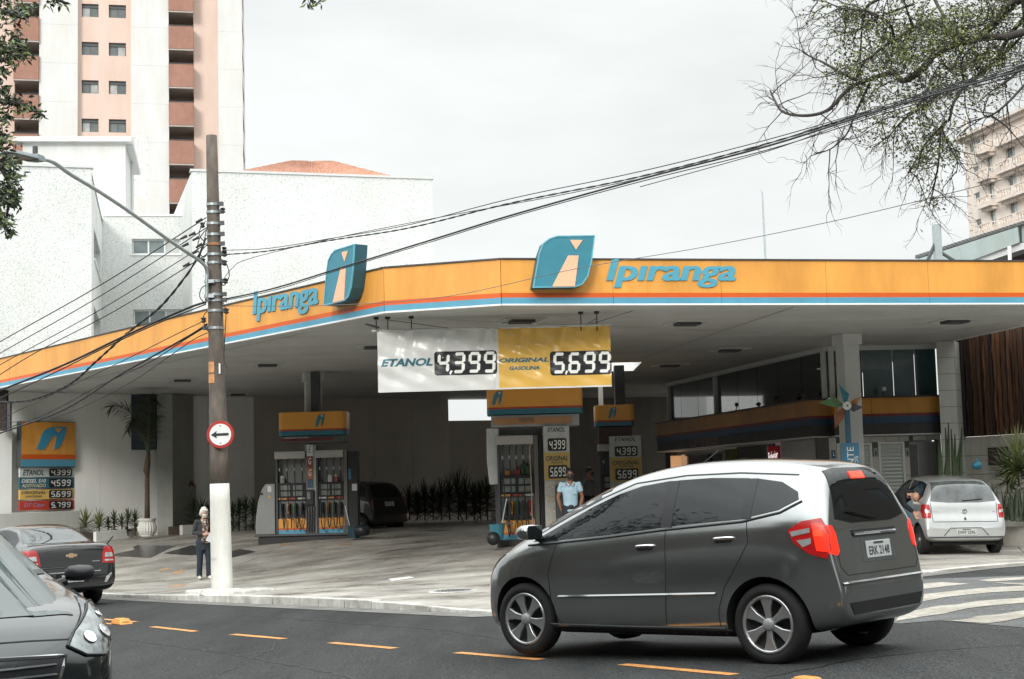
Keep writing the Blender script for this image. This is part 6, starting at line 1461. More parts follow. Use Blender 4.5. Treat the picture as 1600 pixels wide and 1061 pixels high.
    def wheels(c, spokes=5, rimr=.68, style=0):
        for (s,r_,tw) in c.wh:
            for sy in (1,-1):
                yo = sy*(pw(c.stn,s,3)-.015); b = MB(); y0 = -tw; X_ = c.X(s)
                def Y(t): return yo-sy*t
                pr = [(r_*rimr,Y(.02)),(r_*.80,Y(.0)),(r_*.93,Y(.012)),(r_,Y(.04)),(r_,Y(tw-.04)),(r_*.93,Y(tw-.01)),(r_*rimr,Y(tw))]
                b.lathe(pr, 36, (X_,0,r_), 'y', cap=False); wo = bpy.data.objects.new('wheel', None); COL.objects.link(wo); wo.parent = c.root; wo.empty_display_size = .1
                t = b.build('tyre', TYRE, c.root, smooth=True); t.parent = wo
                b = MB(); b.lathe([(r_*rimr+.004,Y(.018)),(r_*rimr-.012,Y(.010)),(r_*rimr-.02,Y(.03)),(r_*rimr-.03,Y(.10)),(.001,Y(.10))], 36, (X_,0,r_), 'y', cap=False); t = b.build('rim_barrel', RIMB, c.root, smooth=True); t.parent = wo
                b = MB(); cz = Vector((X_,0,r_))
                for k in range(spokes):
                    a = 2*math.pi*k/spokes+.35+s; d_ = Vector((math.cos(a),0,math.sin(a))); p_ = Vector((-math.sin(a),0,math.cos(a)))
                    R1 = r_*rimr-.006; wi, wo_ = (.030,.062) if style == 0 else (.05,.05)
                    q = [(0.03,-wi*.7),(R1*.55,-wi),(R1,-wo_),(R1,wo_),(R1*.55,wi),(0.03,wi*.7)]
                    f_ = [cz+d_*x+p_*y+Vector((0,Y(.03 if x < .05 else .022 if x < R1*.9 else .02),0)) for x,y in q]; g_ = [v-Vector((0,sy*.03,0)) for v in f_]
                    n_ = len(q); b.add(f_+g_, [tuple(range(n_)), tuple(range(2*n_-1,n_-1,-1))]+[(i,(i+1)%n_,(i+1)%n_+n_,i+n_) for i in range(n_)])
                b.lathe([(r_*rimr+.002,Y(.015)),(r_*rimr-.004,Y(.006)),(r_*rimr-.022,Y(.010)),(r_*rimr-.026,Y(.03))], 36, (X_,0,r_), 'y', cap=False); t = b.build('spokes', RIM if not style else M('rim_shade',(.05,.05,.05),.5), c.root, bevel=.006); t.parent = wo
                b = MB(); b.lathe([(.001,Y(.004)),(.035,Y(.006)),(.045,Y(.015)),(.05,Y(.04))], 18, (X_,0,r_), 'y', cap=False); t = b.build('hub_cap', GREYM, c.root, smooth=True); t.parent = wo
    def mirror(c, s, z, side, mat, sz=1, w_=.24):
        p, n = c.proj('L' if side > 0 else 'R', s, z); b = MB(); cx, cy, cz = p.x+.05, side*(abs(p.y)+.12), z+.07
        ring = []
        prof = [(-.12,.02),(-.11,.55),(-.04,.95),(.04,1.0),(.11,.85),(.13,.5),(.135,.02)]
        # ellipsoid-like shell: x depth, y width, z height
        vs = []; fs = []; N_ = 12
        dep = [(-.07,.80),(-.062,.93),(-.03,1.0),(.02,.97),(.06,.80),(.085,.45),(.09,.05)]
        for (dx,k) in dep:
            for j in range(N_):
                a = 2*math.pi*j/N_; cc_, ss_ = math.cos(a), math.sin(a); ex = (abs(cc_)**.7)*(1 if cc_ > 0 else -1); ez = (abs(ss_)**.7)*(1 if ss_ > 0 else -1)
                vs.append((cx+dx*sz, cy+ex*w_*.5*k*sz, cz+ez*.066*k*sz))
        for i in range(len(dep)-1):
            for j in range(N_): fs.append((i*N_+j,i*N_+(j+1)%N_,(i+1)*N_+(j+1)%N_,(i+1)*N_+j))
        fs += [tuple(range(N_-1,-1,-1)), tuple(range((len(dep)-1)*N_,len(dep)*N_))]
        b.add(vs, fs); m_ = b.build('side_mirror', mat, c.root, smooth=True)
        b = MB(); b.tube([(p.x+.02,side*(abs(p.y)-.03),z-.0),(cx,side*(abs(cy)-w_*.35),cz-.04)], [.035,.025], 8); x = b.build('mirror_arm', BLACK, c.root); x.parent = m_
        b = MB(); b.cbox((cx-.075*sz,cy,cz), .004, w_*.78*sz, .11*sz); x = b.build('mirror_glass', CGLASS, c.root, bevel=.01); x.parent = m_
        return m_
    def handle(c, s, z, side, mat=CHROME, w_=.17):
        v = 'L' if side > 0 else 'R'; p, n = c.proj(v, s, z); q, _ = c.proj(v, s+w_, z+.008); d_ = (q-p).normalized(); up = n.cross(d_)
        c.patch('handle_recess', [(s+.01,z-.03),(s+w_-.02,z-.025),(s+w_-.02,z+.02),(s+.01,z+.02)], v, SEAM, .001, skirt=.004)
        b = MB(); b.tube(curve_pts([p+n*.002, p+d_*.02+n*.028, p+d_*w_*.5+n*.034, q-d_*.02+n*.028, q+n*.002],3), .013, 8); return b.build('door_handle', mat, c.root, smooth=True)
    def plate(c, view, u, v, w_, h, txt, tilt=0, off=.012):
        p, n = c.proj(view, u, v); n = Vector((n.x,0,n.z*.5)).normalized(); rt = Vector((0,-1,0)) if view == 'B' else Vector((0,1,0)); up = n.cross(rt)*-1
        if up.z < 0: up = -up
        o_ = p+n*off-rt*w_/2-up*h/2; b = MB(); b.prism([(0,0),(w_,0),(w_,h),(0,h)], o_, rt, up, -n*.008); po = b.build('licence_plate', PLATEM, c.root, bevel=.003)
        b = MB(); put_text(b, txt, o_+rt*w_*.08+up*h*.16+n*.002, rt*w_*.84, up*h*.52, 0, .02); x = b.build('plate_number', DGREY, c.root); x.parent = po
        b = MB(); b.prism([(w_*.3,h*.80),(w_*.7,h*.80),(w_*.7,h*.92),(w_*.3,h*.92)], o_+n*.002, rt, up, -n*.001); x = b.build('plate_town', DGREY, c.root); x.parent = po
        return po
def car_matrix(heading, org, fn=Rz, pitch=0, dz=0, rollc=0):
    x, y = org; h = Vector((heading[0],heading[1],0)).normalized(); e = 1.2; l_ = Vector((-h.y,h.x,0))
    hx = Vector((h.x,h.y,(fn(x+h.x*e,y+h.y*e)-fn(x-h.x*e,y-h.y*e))/(2*e))).normalized(); lx = Vector((l_.x,l_.y,(fn(x+l_.x*.8,y+l_.y*.8)-fn(x-l_.x*.8,y-l_.y*.8))/1.6)).normalized()
    up = hx.cross(lx).normalized(); lx = up.cross(hx); z = (fn(x+h.x*e,y+h.y*e)+fn(x-h.x*e,y-h.y*e))/2+dz
    m_ = Matrix((hx,lx,up)).transposed().to_4x4(); m_.translation = Vector((x,y,z)); return m_ @ Matrix.Rotation(-pitch,4,'Y') @ Matrix.Rotation(rollc,4,'X')
# --- grey hatchback passing in front
ha = math.radians(40); hv = Vector((-math.cos(ha),math.sin(ha))); lv = Vector((-hv.y,hv.x))
RL = Vector((1.92,11.80)); org = RL+hv*(3.28-1.95)-lv*.70
FITP = paint('fit_grey', (.31,.325,.325), .88, .17)
fst0 = [(0,.30,.58,.42,.50,.30),(.05,.25,.66,.58,.58,.42),(.16,.21,.76,.71,.66,.52),(.36,.19,.86,.785,.75,.60),(.62,.18,.945,.825,.83,.66),(.85,.18,1.01,.84,.88,.68),(1.02,.18,1.085,.845,.91,.68),
 (1.25,.18,1.20,.848,.94,.67),(1.55,.18,1.335,.848,.965,.645),(1.85,.18,1.435,.848,.99,.63),(2.15,.18,1.495,.848,1.01,.62),(2.5,.18,1.525,.848,1.035,.61),(2.9,.18,1.523,.845,1.06,.605),(3.2,.19,1.508,.842,1.08,.595),(3.45,.21,1.485,.835,1.09,.585),(3.6,.23,1.455,.825,1.09,.575),
 (3.68,.25,1.40,.815,1.08,.565),(3.73,.26,1.28,.808,1.05,.60),(3.77,.27,1.14,.80,1.02,.66),(3.80,.28,1.03,.79,.99,.68),(3.825,.29,.90,.78,.85,.70),(3.86,.31,.72,.765,.68,.70),(3.885,.33,.62,.74,.58,.66),(3.90,.36,.56,.68,.53,.60)]
def _fs(s): return s+.27*max(0,(.8-s)/.8) if s < .8 else (s if s < 3.6 else 3.6+(s-3.6)*1.0)
fst = [(_fs(q[0]),q[1],q[2]+max(0,q[2]-1.0)*.10,q[3]*.945*(1-.10*max(0,.5-q[0])/.5)*(1-.05*max(0,q[0]-3.5)/.4),q[4],q[5]*.955) for q in fst0]
Cf = Car('grey_hatchback', 'grey hatchback driving past in the near lane with lit brake lights', 3.90, fst, [(.90,.305,.19),(3.28,.305,.19)], FITP, car_matrix(hv, org, pitch=math.radians(.9), dz=.01))
c = Cf; c.bs = .91
for side in ('L','R'):
    c.patch('front_window', [(1.00,.955),(1.30,1.10),(1.60,1.235),(1.85,1.325),(2.08,1.385),(2.34,1.415),(2.36,1.05),(1.8,1.0),(1.3,.965)], side, CGLASS)
    c.patch('rear_window', [(2.43,1.418),(2.75,1.425),(3.09,1.41),(3.11,1.10),(2.75,1.08),(2.43,1.058)], side, CGLASS)
    c.patch('quarter_window', [(3.16,1.405),(3.38,1.37),(3.53,1.29),(3.55,1.235),(3.40,1.16),(3.16,1.115)], side, CGLASS)
    c.strip('window_trim', [(.95,.925),(1.3,.945),(1.8,.98),(2.36,1.03),(3.1,1.08),(3.42,1.14),(3.58,1.22)], side, .022, BLACK, .002, raise_=.006)
    c.strip('pillar_black', [(2.395,1.05),(2.395,1.415)], side, .105, BLACK, .006); c.strip('pillar_black', [(3.13,1.10),(3.13,1.405)], side, .085, BLACK, .006)
    c.strip('roof_gutter', [(1.0,1.0),(1.55,1.26),(2.0,1.41),(2.5,1.455),(3.0,1.455),(3.5,1.42)], side, .014, BLACK, .002)
    c.strip('door_gap', [(1.28,.94),(1.20,.70),(1.22,.40),(1.30,.26)], side); c.strip('door_gap', [(2.39,1.04),(2.40,.7),(2.36,.28)], side); c.strip('door_gap', [(3.14,1.08),(3.16,.92),(3.05,.75),(2.93,.58),(2.86,.40),(2.86,.28)], side)
    c.strip('sill_line', [(1.15,.27),(2.0,.265),(2.9,.27)], side, .014, DGREY, .002, raise_=.006)
    c.strip('door_moulding', [(1.30,.50),(2.0,.515),(2.85,.535)], side, .022, FITP, .003, raise_=.016)
    c.patch('side_sill', [(1.13,.205),(2.95,.205),(2.95,.25),(1.13,.25)], side, UNDER, .004)
    c.patch('tail_lamp', [(3.50,1.005),(3.60,1.07),(3.74,1.09),(3.80,1.0),(3.815,.85),(3.79,.79),(3.66,.83),(3.55,.91)], side, REDL, .006)
    c.patch('tail_lamp_lit', [(3.68,1.05),(3.75,1.05),(3.80,.96),(3.80,.84),(3.72,.85)], side, REDLIT, .010); c.patch('tail_lamp_hot', [(3.70,1.01),(3.76,1.0),(3.765,.955),(3.70,.96)], side, REDHOT, .013)
    c.patch('tail_lamp_stripe', [(3.52,.995),(3.67,1.02),(3.67,.985),(3.535,.96)], side, CLEARL, .010); c.patch('tail_lamp_stripe', [(3.57,.93),(3.68,.945),(3.68,.905),(3.62,.88)], side, CLEARL, .010)
    sg_ = 1 if side == 'L' else -1
    c.handle(2.12, .90, sg_, CHROME); c.handle(2.86, .95, sg_, CHROME)
    c.patch('tail_lamp', [(sg_*.79,1.04),(sg_*.70,1.03),(sg_*.67,.97),(sg_*.67,.84),(sg_*.72,.81),(sg_*.78,.83)], 'B', REDLIT, .006)
    c.patch('headlight', [(.10,.66),(.22,.74),(.52,.90),(.66,.93),(.50,.82),(.28,.68)], side, CLEARL, .006)
c.patch('rear_window_glass', [(-.47,1.44),(-.3,1.46),(.3,1.46),(.47,1.44),(.62,1.08),(.35,1.04),(-.35,1.04),(-.62,1.08)], 'B', CGLASS, .005, step=.05)
c.patch('brake_light', [(-.12,1.425),(.12,1.425),(.12,1.375),(-.12,1.375)], 'B', REDHOT, .012)
c.patch('tailgate_garnish', [(-.40,.985),(.40,.985),(.38,.93),(-.38,.93)], 'B', BLACK, .005); c.strip('chrome_bar', [(-.38,.955),(.38,.955)], 'B', .022, CHROME, .008, raise_=.012)
c.patch('plate_recess', [(-.28,.92),(.28,.92),(.30,.74),(-.30,.74)], 'B', DGREY, .003); c.plate('B', 0, .83, .40, .13, 'ERK 2148')
c.strip('tailgate_gap', [(-.70,1.03),(-.70,.72),(-.62,.66),(.62,.66),(.70,.72),(.70,1.03)], 'B'); c.strip('bumper_edge', [(-.72,.60),(0,.60),(.72,.60)], 'B', .03, FITP, .0, raise_=.015)
c.patch('lower_bumper', [(-.66,.46),(.66,.46),(.60,.37),(-.60,.37)], 'B', UNDER, .005)
c.patch('windscreen', [(-.66,1.07),(.66,1.07),(.58,1.40),(.3,1.435),(-.3,1.435),(-.58,1.40)], 'F', CGLASS, .004, step=.05)
c.mirror(1.10, .97, 1, FITP, 1.0); c.mirror(1.10, .97, -1, FITP, 1.0)
c.strip('wiper', [(-.05,1.06),(.40,1.12)], 'B', .02, BLACK, .014, raise_=.02)
b = MB(); b.tube([(c.X(2.2),0,1.50),(c.X(2.45),0,1.66)], .004, 4); b.build('roof_aerial', BLACK, c.root)
c.wheels(6, .72, 0)
# --- black sedan at left, seen from behind
h2 = Vector((-.60,.80)); c27 = Vector((-9.2,29.2)); SEDP = paint('sedan_black', (.004,.005,.006), 0, .18)
sst = [(0,.30,.60,.45,.5,.3),(.06,.24,.70,.62,.6,.45),(.2,.2,.80,.76,.7,.6),(.5,.19,.90,.83,.8,.68),(.9,.19,.97,.862,.88,.72),(1.15,.19,1.05,.865,.92,.71),(1.5,.19,1.23,.867,.95,.68),(1.95,.19,1.44,.867,.97,.64),(2.4,.19,1.51,.867,.98,.62),(2.85,.19,1.50,.866,.99,.61),(3.2,.19,1.45,.866,1.0,.60),(3.5,.2,1.36,.864,1.01,.60),(3.8,.21,1.21,.860,1.02,.62),(3.98,.22,1.125,.857,1.03,.66),(4.15,.23,1.115,.85,1.03,.68),(4.32,.25,1.11,.835,1.02,.69),(4.38,.26,1.085,.825,1.0,.70),(4.41,.27,.98,.815,.93,.73),(4.43,.28,.82,.81,.78,.74),(4.455,.29,.66,.80,.62,.73),(4.475,.31,.55,.77,.52,.68),(4.48,.34,.50,.72,.47,.6)]
Cs = Car('black_sedan', 'black sedan driving away at the left with red and clear tail lamps', 4.48, sst, [(.86,.31,.2),(3.48,.31,.2)], SEDP, car_matrix(h2, c27))
c = Cs
for side in ('L','R'):
    c.patch('front_window', [(1.2,1.02),(1.6,1.20),(2.0,1.36),(2.35,1.42),(2.38,1.02)], side, CGLASS); c.patch('rear_window', [(2.45,1.42),(2.9,1.41),(3.25,1.36),(3.55,1.22),(3.62,1.09),(3.4,1.05),(2.45,1.03)], side, CGLASS)
    c.strip('door_gap', [(2.41,1.0),(2.41,.3)], side); c.strip('door_gap', [(3.3,1.0),(3.2,.75),(3.0,.5),(2.98,.3)], side); sg_ = 1 if side == 'L' else -1; c.handle(2.1,.90,sg_,SEDP); c.handle(3.0,.92,sg_,SEDP)
    c.patch('tail_lamp', [(4.16,1.02),(4.38,1.02),(4.43,.74),(4.20,.76)], side, REDL, .006)
    t = [(sg_*.82,1.02),(sg_*.62,1.03),(sg_*.575,.90),(sg_*.56,.74),(sg_*.80,.73)]; c.patch('tail_lamp', t, 'B', REDL, .007, step=.05)
    c.patch('tail_lamp_clear', [(sg_*.76,.92),(sg_*.63,.92),(sg_*.62,.84),(sg_*.765,.84)], 'B', CLEARL, .012); c.patch('tail_lamp_clear', [(sg_*.77,.80),(sg_*.61,.80),(sg_*.61,.77),(sg_*.77,.77)], 'B', CLEARL, .012)
    c.patch('bumper_reflector', [(sg_*.70,.56),(sg_*.62,.50),(sg_*.58,.40),(sg_*.62,.40),(sg_*.68,.48),(sg_*.73,.55)], 'B', CLEARL, .006)
c.patch('rear_window_glass', [(-.50,1.40),(0,1.43),(.50,1.40),(.64,1.15),(.3,1.135),(-.3,1.135),(-.64,1.15)], 'B', M('sedan_rear_glass',(.03,.04,.04),.04,var=.5,scale=3,spec=.7), .005, step=.05)
c.strip('chrome_strip', [(-.56,.70),(.56,.70)], 'B', .018, DGREY, .004, raise_=.01); c.strip('chrome_strip', [(-.52,.605),(.52,.605)], 'B', .025, GREYM, .004, raise_=.012); c.strip('boot_gap', [(-.60,.86),(-.58,.72),(.58,.72),(.60,.86)], 'B')
c.patch('boot_lettering', [(-.38,.79),(-.52,.79),(-.52,.775),(-.38,.775)], 'B', GREYM, .005)
p, n = c.proj('B', 0, .905); b = MB(); bow = [(-.10,-.022),(-.035,-.022),(-.042,-.04),(.042,-.04),(.035,-.022),(.10,-.022),(.10,.022),(.035,.022),(.042,.04),(-.042,.04),(-.035,.022),(-.10,.022)]
b.prism(bow, p+Vector((-.02,0,0)), (0,-1,0), (0,0,1), (.012,0,0)); b.build('rear_emblem', M('emblem_gold',(.72,.50,.32),.35,metal=.6), c.root)
c.plate('B', 0, .50, .40, .13, 'FSR 3150'); c.patch('plate_recess', [(-.3,.59),(.3,.59),(.3,.42),(-.3,.42)], 'B', UNDER, .003); c.mirror(1.3,1.0,1,SEDP); c.mirror(1.3,1.0,-1,SEDP)
b = MB(); b.tube([(c.X(4.1),-.80,1.07),(c.X(4.28),-.84,1.20)], .012, 5); b.build('short_aerial', BLACK, c.root)
c.wheels(7, .64)
# --- dark green-black compact at the lower left, nose towards the viewer
h3 = Vector((.585,-.81)); l3 = Vector((-h3.y,h3.x)); HL = Vector((-2.23,8.55))
org = HL-h3*(3.94/2-.22)-l3*.74
KAP = paint('compact_dark', (.018,.025,.025), .55, .24)
kst = [(0,.24,.60,.46,.52,.34),(.05,.21,.68,.61,.58,.46),(.14,.19,.775,.715,.66,.56),(.30,.18,.855,.785,.75,.64),(.5,.18,.915,.825,.82,.69),(.75,.18,.965,.843,.88,.72),(1.0,.18,1.01,.85,.92,.72),(1.12,.18,1.06,.85,.94,.71),(1.4,.18,1.21,.85,.96,.67),(1.75,.18,1.385,.85,.98,.64),(2.1,.18,1.49,.85,.99,.62),(2.5,.18,1.525,.85,1.0,.61),(3.0,.18,1.505,.848,1.02,.6),(3.4,.2,1.46,.84,1.04,.59),(3.62,.22,1.38,.83,1.05,.58),(3.74,.25,1.18,.82,1.0,.62),(3.80,.27,.98,.81,.93,.68),(3.86,.29,.78,.79,.74,.70),(3.92,.31,.62,.76,.58,.66),(3.94,.34,.54,.70,.5,.6)]
Ck = Car('dark_hatchback', 'nose of a dark green grey hatchback entering at the lower left', 3.94, kst, [(.80,.30,.19),(3.28,.30,.19)], KAP, car_matrix(h3, org, dz=.0))
c = Ck
KGL = M('windscreen_tint', (.035,.055,.052), .05, var=.35, scale=2, spec=.6)
c.patch('windscreen', [(-.68,1.045),(.68,1.045),(.60,1.40),(.3,1.45),(-.3,1.45),(-.60,1.40)], 'F', KGL, .004, step=.05)
c.patch('cowl', [(-.70,1.055),(.70,1.055),(.68,1.03),(-.68,1.03)], 'F', BLACK, .005, step=.04)
c.strip('wiper', [(.60,1.05),(.10,1.06)], 'F', .010, BLACK, .004, raise_=.004)
for side in ('L','R'):
    sg_ = 1 if side == 'L' else -1
    hl_ = [(sg_*.44,.665),(sg_*.50,.735),(sg_*.60,.80),(sg_*.70,.865),(sg_*.765,.87),(sg_*.80,.80),(sg_*.795,.72),(sg_*.765,.655),(sg_*.66,.60),(sg_*.54,.61)]
    ho = c.patch('headlight', hl_, 'F', M('headlight_lens',(.16,.18,.18),.05,var=.9,scale=9,metal=.5,coat=1), .008, step=.04)
    c.strip('headlight_rim', hl_+[hl_[0]], 'F', .016, BLACK, .010, raise_=.006)
    for (yy,zz,rr) in ((.585,.695,.040),(.70,.715,.044),(.72,.80,.024)):
        p, n = c.proj('F', sg_*yy, zz); q = n.to_track_quat('Z','Y').to_matrix().to_4x4(); b = MB(); b.T = Matrix.Translation(p+n*.011) @ q; b.lathe([(rr,0),(rr*.96,.006),(rr*.8,.004),(rr*.3,.009),(.001,.010)], 18); x = b.build('lamp_reflector', CHROME if yy != .71 else DGREY, c.root, smooth=True); x.parent = ho
    c.patch('front_window', [(1.12,1.0),(1.5,1.19),(1.85,1.34),(2.2,1.41),(2.3,1.42),(2.3,1.02)], side, CGLASS); c.patch('rear_window', [(2.4,1.42),(3.0,1.40),(3.4,1.3),(3.45,1.12),(2.4,1.03)], side, CGLASS)
    c.strip('bonnet_gap', [(sg_*.46,.70),(sg_*.60,.82),(sg_*.665,.90),(sg_*.70,.96),(sg_*.71,1.0)], 'F', .010)
    c.strip('door_gap', [(1.25,.95),(1.2,.6),(1.25,.3)], side)
    c.patch('fog_lamp', [(sg_*.50,.34),(sg_*.62,.36),(sg_*.64,.44),(sg_*.56,.46),(sg_*.48,.42)], 'F', BLACK, .006)
def hood(y): return .66+.02*(1-abs(y)/.46)
c.strip('bonnet_front_gap', [(-.46,.70),(-.25,.71),(0,.715),(.25,.71),(.46,.70)], 'F', .010)
gr = [(-.42,.62),(0,.635),(.42,.62),(.36,.46),(.24,.38),(-.24,.38),(-.36,.46)]
go = c.patch('grille', gr, 'F', BLACK, .004, step=.05); c.strip('grille_surround', gr+[gr[0]], 'F', .022, CHROME, .008, raise_=.012)
for z in (.43,.48,.53,.58): x = c.strip('grille_bar', [(-.36,z),(.36,z)], 'F', .018, DGREY, .008, parent=None, raise_=.012); x.parent = go
c.patch('lower_intake', [(-.38,.33),(.38,.33),(.32,.25),(-.32,.25)], 'F', BLACK, .004)
c.mirror(1.22, .95, 1, BLACK, .75); c.mirror(1.22, .99, -1, BLACK, 1.08); c.wheels(5,.66)
# --- silver hatchback parked at the right
h4 = Vector((-.03,1)); FOXP = paint('fox_silver', (.56,.58,.58), .5, .32)
xst = [(0,.30,.62,.46,.52,.34),(.06,.24,.72,.62,.6,.46),(.2,.2,.85,.74,.72,.6),(.5,.19,.95,.79,.84,.66),(.85,.19,1.02,.815,.9,.68),(1.0,.19,1.09,.82,.94,.68),(1.3,.19,1.27,.822,.97,.66),(1.6,.19,1.43,.822,.99,.64),(1.95,.19,1.525,.822,1.0,.62),(2.4,.19,1.552,.822,1.01,.615),(2.9,.19,1.54,.822,1.02,.61),(3.3,.2,1.505,.82,1.03,.605),(3.48,.22,1.46,.816,1.03,.60),(3.55,.24,1.38,.812,1.02,.60),(3.60,.25,1.22,.808,1.0,.64),(3.65,.26,1.06,.804,.98,.68),(3.69,.27,.96,.80,.92,.72),(3.72,.28,.82,.797,.78,.73),(3.77,.29,.70,.792,.66,.73),(3.80,.31,.58,.78,.55,.7),(3.82,.34,.52,.72,.49,.62)]
Cx = Car('silver_hatchback', 'silver hatchback parked on the forecourt with its rear to the street', 3.82, xst, [(.82,.29,.185),(3.30,.29,.185)], FOXP, car_matrix(h4, (8.75,32.3), fn=lambda x,y: G(x,y), dz=0))
c = Cx
c.patch('rear_window_glass', [(-.56,1.42),(-.3,1.445),(.3,1.445),(.56,1.42),(.655,1.06),(.3,1.03),(-.3,1.03),(-.655,1.06)], 'B', M('fox_rear_glass',(.08,.095,.095),.04,var=.7,scale=4,spec=1,coat=.4), .005, step=.05)
for side in ('L','R'):
    sg_ = 1 if side == 'L' else -1
    c.patch('tail_lamp', [(3.52,1.0),(3.66,.99),(3.71,.74),(3.60,.74),(3.52,.85)], side, REDL, .006); to = c.patch('tail_lamp', [(sg_*.795,.99),(sg_*.68,1.0),(sg_*.665,.86),(sg_*.67,.735),(sg_*.79,.73)], 'B', REDL, .007, step=.04)
    c.patch('tail_lamp_clear', [(sg_*.77,.90),(sg_*.69,.885),(sg_*.69,.83),(sg_*.77,.84)], 'B', CLEARL, .012)
    c.patch('front_window', [(1.1,1.02),(1.45,1.22),(1.75,1.38),(2.1,1.44),(2.3,1.45),(2.3,1.05)], side, CGLASS); c.patch('rear_window', [(2.38,1.45),(3.0,1.43),(3.3,1.38),(3.42,1.14),(3.3,1.08),(2.38,1.06)], side, CGLASS)
    c.strip('door_gap', [(2.34,1.0),(2.34,.3)], side); c.handle(2.0,.93,sg_,FOXP); c.strip('rub_strip', [(1.2,.55),(3.0,.55)], side, .05, DGREY, .002, raise_=.01)
c.strip('tailgate_gap', [(-.655,1.03),(-.64,.66),(.64,.66),(.655,1.03)], 'B', .012); c.plate('B', 0, .465, .40, .13, 'DWF 3396'); c.patch('plate_recess', [(-.42,.40),(-.30,.53),(.30,.53),(.42,.40)], 'B', FOXP, .002)
c.strip('recess_edge', [(-.44,.39),(-.31,.54),(.31,.54),(.44,.39)], 'B', .016, SEAM, .003)
c.patch('lower_bumper', [(-.77,.375),(.77,.375),(.70,.345),(-.70,.345)], 'B', DGREY, .008)
p, n = c.proj('B', 0, .86); b = MB(); b.T = Matrix.Translation(p-Vector((.012,0,0))) @ Matrix.Rotation(-math.pi/2,4,'Y'); b.lathe([(.055,0),(.055,.012),(.045,.014),(.045,.004),(.001,.004)], 22); eo = b.build('rear_emblem', CHROME, c.root)
b = MB(); 
for (u1_,v1_,u2_,v2_) in ((-.035,.03,-.012,-.03),(-.012,-.03,0,.0),(0,0,.012,-.03),(.012,-.03,.035,.03)): b.tube([p+Vector((-.024,u1_,v1_)),p+Vector((-.024,u2_,v2_))], .005, 4)
x = b.build('emblem_strokes', CHROME, c.root); x.parent = eo
c.patch('lock', [(-.02,.74),(.02,.74),(.02,.69),(-.02,.69)], 'B', BLACK, .006); c.strip('wiper', [(.02,1.06),(-.38,1.09)], 'B', .022, BLACK, .012, raise_=.02)
b = MB(); b.tube([(c.X(3.2),0,1.50),(c.X(3.42),0,1.72)], .005, 4); b.build('roof_aerial', BLACK, c.root)
c.patch('boot_badge', [(.5,.86),(.63,.86),(.63,.85),(.5,.85)], 'B', GREYM, .004); c.patch('boot_badge', [(-.60,.86),(-.56,.86),(-.56,.835),(-.60,.835)], 'B', GREYM, .004)
c.mirror(1.18,1.02,1,BLACK); c.mirror(1.18,1.02,-1,BLACK); c.wheels(6,.62,1)
# under-car shadowed tub for the silver car: axle beam
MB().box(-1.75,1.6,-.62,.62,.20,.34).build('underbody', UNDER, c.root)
# --- dark car being fuelled behind the left pumps
BKP = paint('black_car_paint', (.005,.006,.007), .1, .3)
hb = Vector((-.80,.60)).normalized()
Cb = Car('black_hatchback', 'very dark hatchback parked in the shade behind the left pumps', 3.82, xst, [(.82,.29,.185),(3.30,.29,.185)], BKP, car_matrix(hb, (-5.15,46.2), fn=lambda x,y: -1.17))
c = Cb
c.patch('rear_window_glass', [(-.56,1.42),(-.3,1.445),(.3,1.445),(.56,1.42),(.655,1.06),(.3,1.03),(-.3,1.03),(-.655,1.06)], 'B', CGLASS, .005, step=.06)
for sg_ in (1,-1): c.patch('tail_lamp', [(sg_*.795,.99),(sg_*.66,1.0),(sg_*.66,.80),(sg_*.79,.80)], 'B', M('tail_unlit_dark',(.10,.01,.008),.4), .007, step=.05)
for side in ('L','R'): c.patch('side_window', [(1.1,1.02),(1.45,1.22),(1.75,1.38),(2.1,1.44),(3.0,1.43),(3.3,1.36),(3.42,1.12),(2.3,1.05)], side, CGLASS)
c.plate('B', 0, .85, .40, .13, 'EYT 2871'); c.mirror(1.18,1.02,1,BKP); c.wheels(6,.62,1)
b = MB(); b.tube([(c.X(3.0),0,1.52),(c.X(3.2),0,1.78)], .006, 4); b.build('roof_aerial', BLACK, c.root)
# ------------------------------------------------------------------ people (overlapping volumes fused into one surface each)
def ell(mb, c, rx, ry, rz, n=14, T=None):
    c = Vector(c); vs = []; fs = []; m_ = n//2
    for i in range(m_+1):
        ph = math.pi*i/m_
        for j in range(n):
            a = 2*math.pi*j/n; v = Vector((rx*math.sin(ph)*math.cos(a), ry*math.sin(ph)*math.sin(a), rz*math.cos(ph)))
            if T: v = T @ v
            vs.append(c+v)
    for i in range(m_):
        for j in range(n): fs.append((i*n+j,(i+1)*n+j,(i+1)*n+(j+1)%n,i*n+(j+1)%n))
    return mb.add(vs, fs)
def limb(mb, pts, rs, n=12):
    mb.tube(pts, rs, n)
    for p, r in zip(pts, rs): ell(mb, p, r, r, r, 10)
    return mb
def fuse(mb, name, mats, par, vox=.012, smooth=2, jit=0):
    o = mb.build(name, mats, par, recalc=False); md = o.modifiers.new('r','REMESH'); md.mode = 'VOXEL'; md.voxel_size = vox; md.use_smooth_shade = True
    s = o.modifiers.new('s','SMOOTH'); s.factor = .6; s.iterations = smooth
    bpy.context.view_layer.update(); dg = bpy.context.evaluated_depsgraph_get(); me = bpy.data.meshes.new_from_object(o.evaluated_get(dg)); o.modifiers.clear(); o.data = me
    me.polygons.foreach_set('use_smooth',[True]*len(me.polygons)); return o
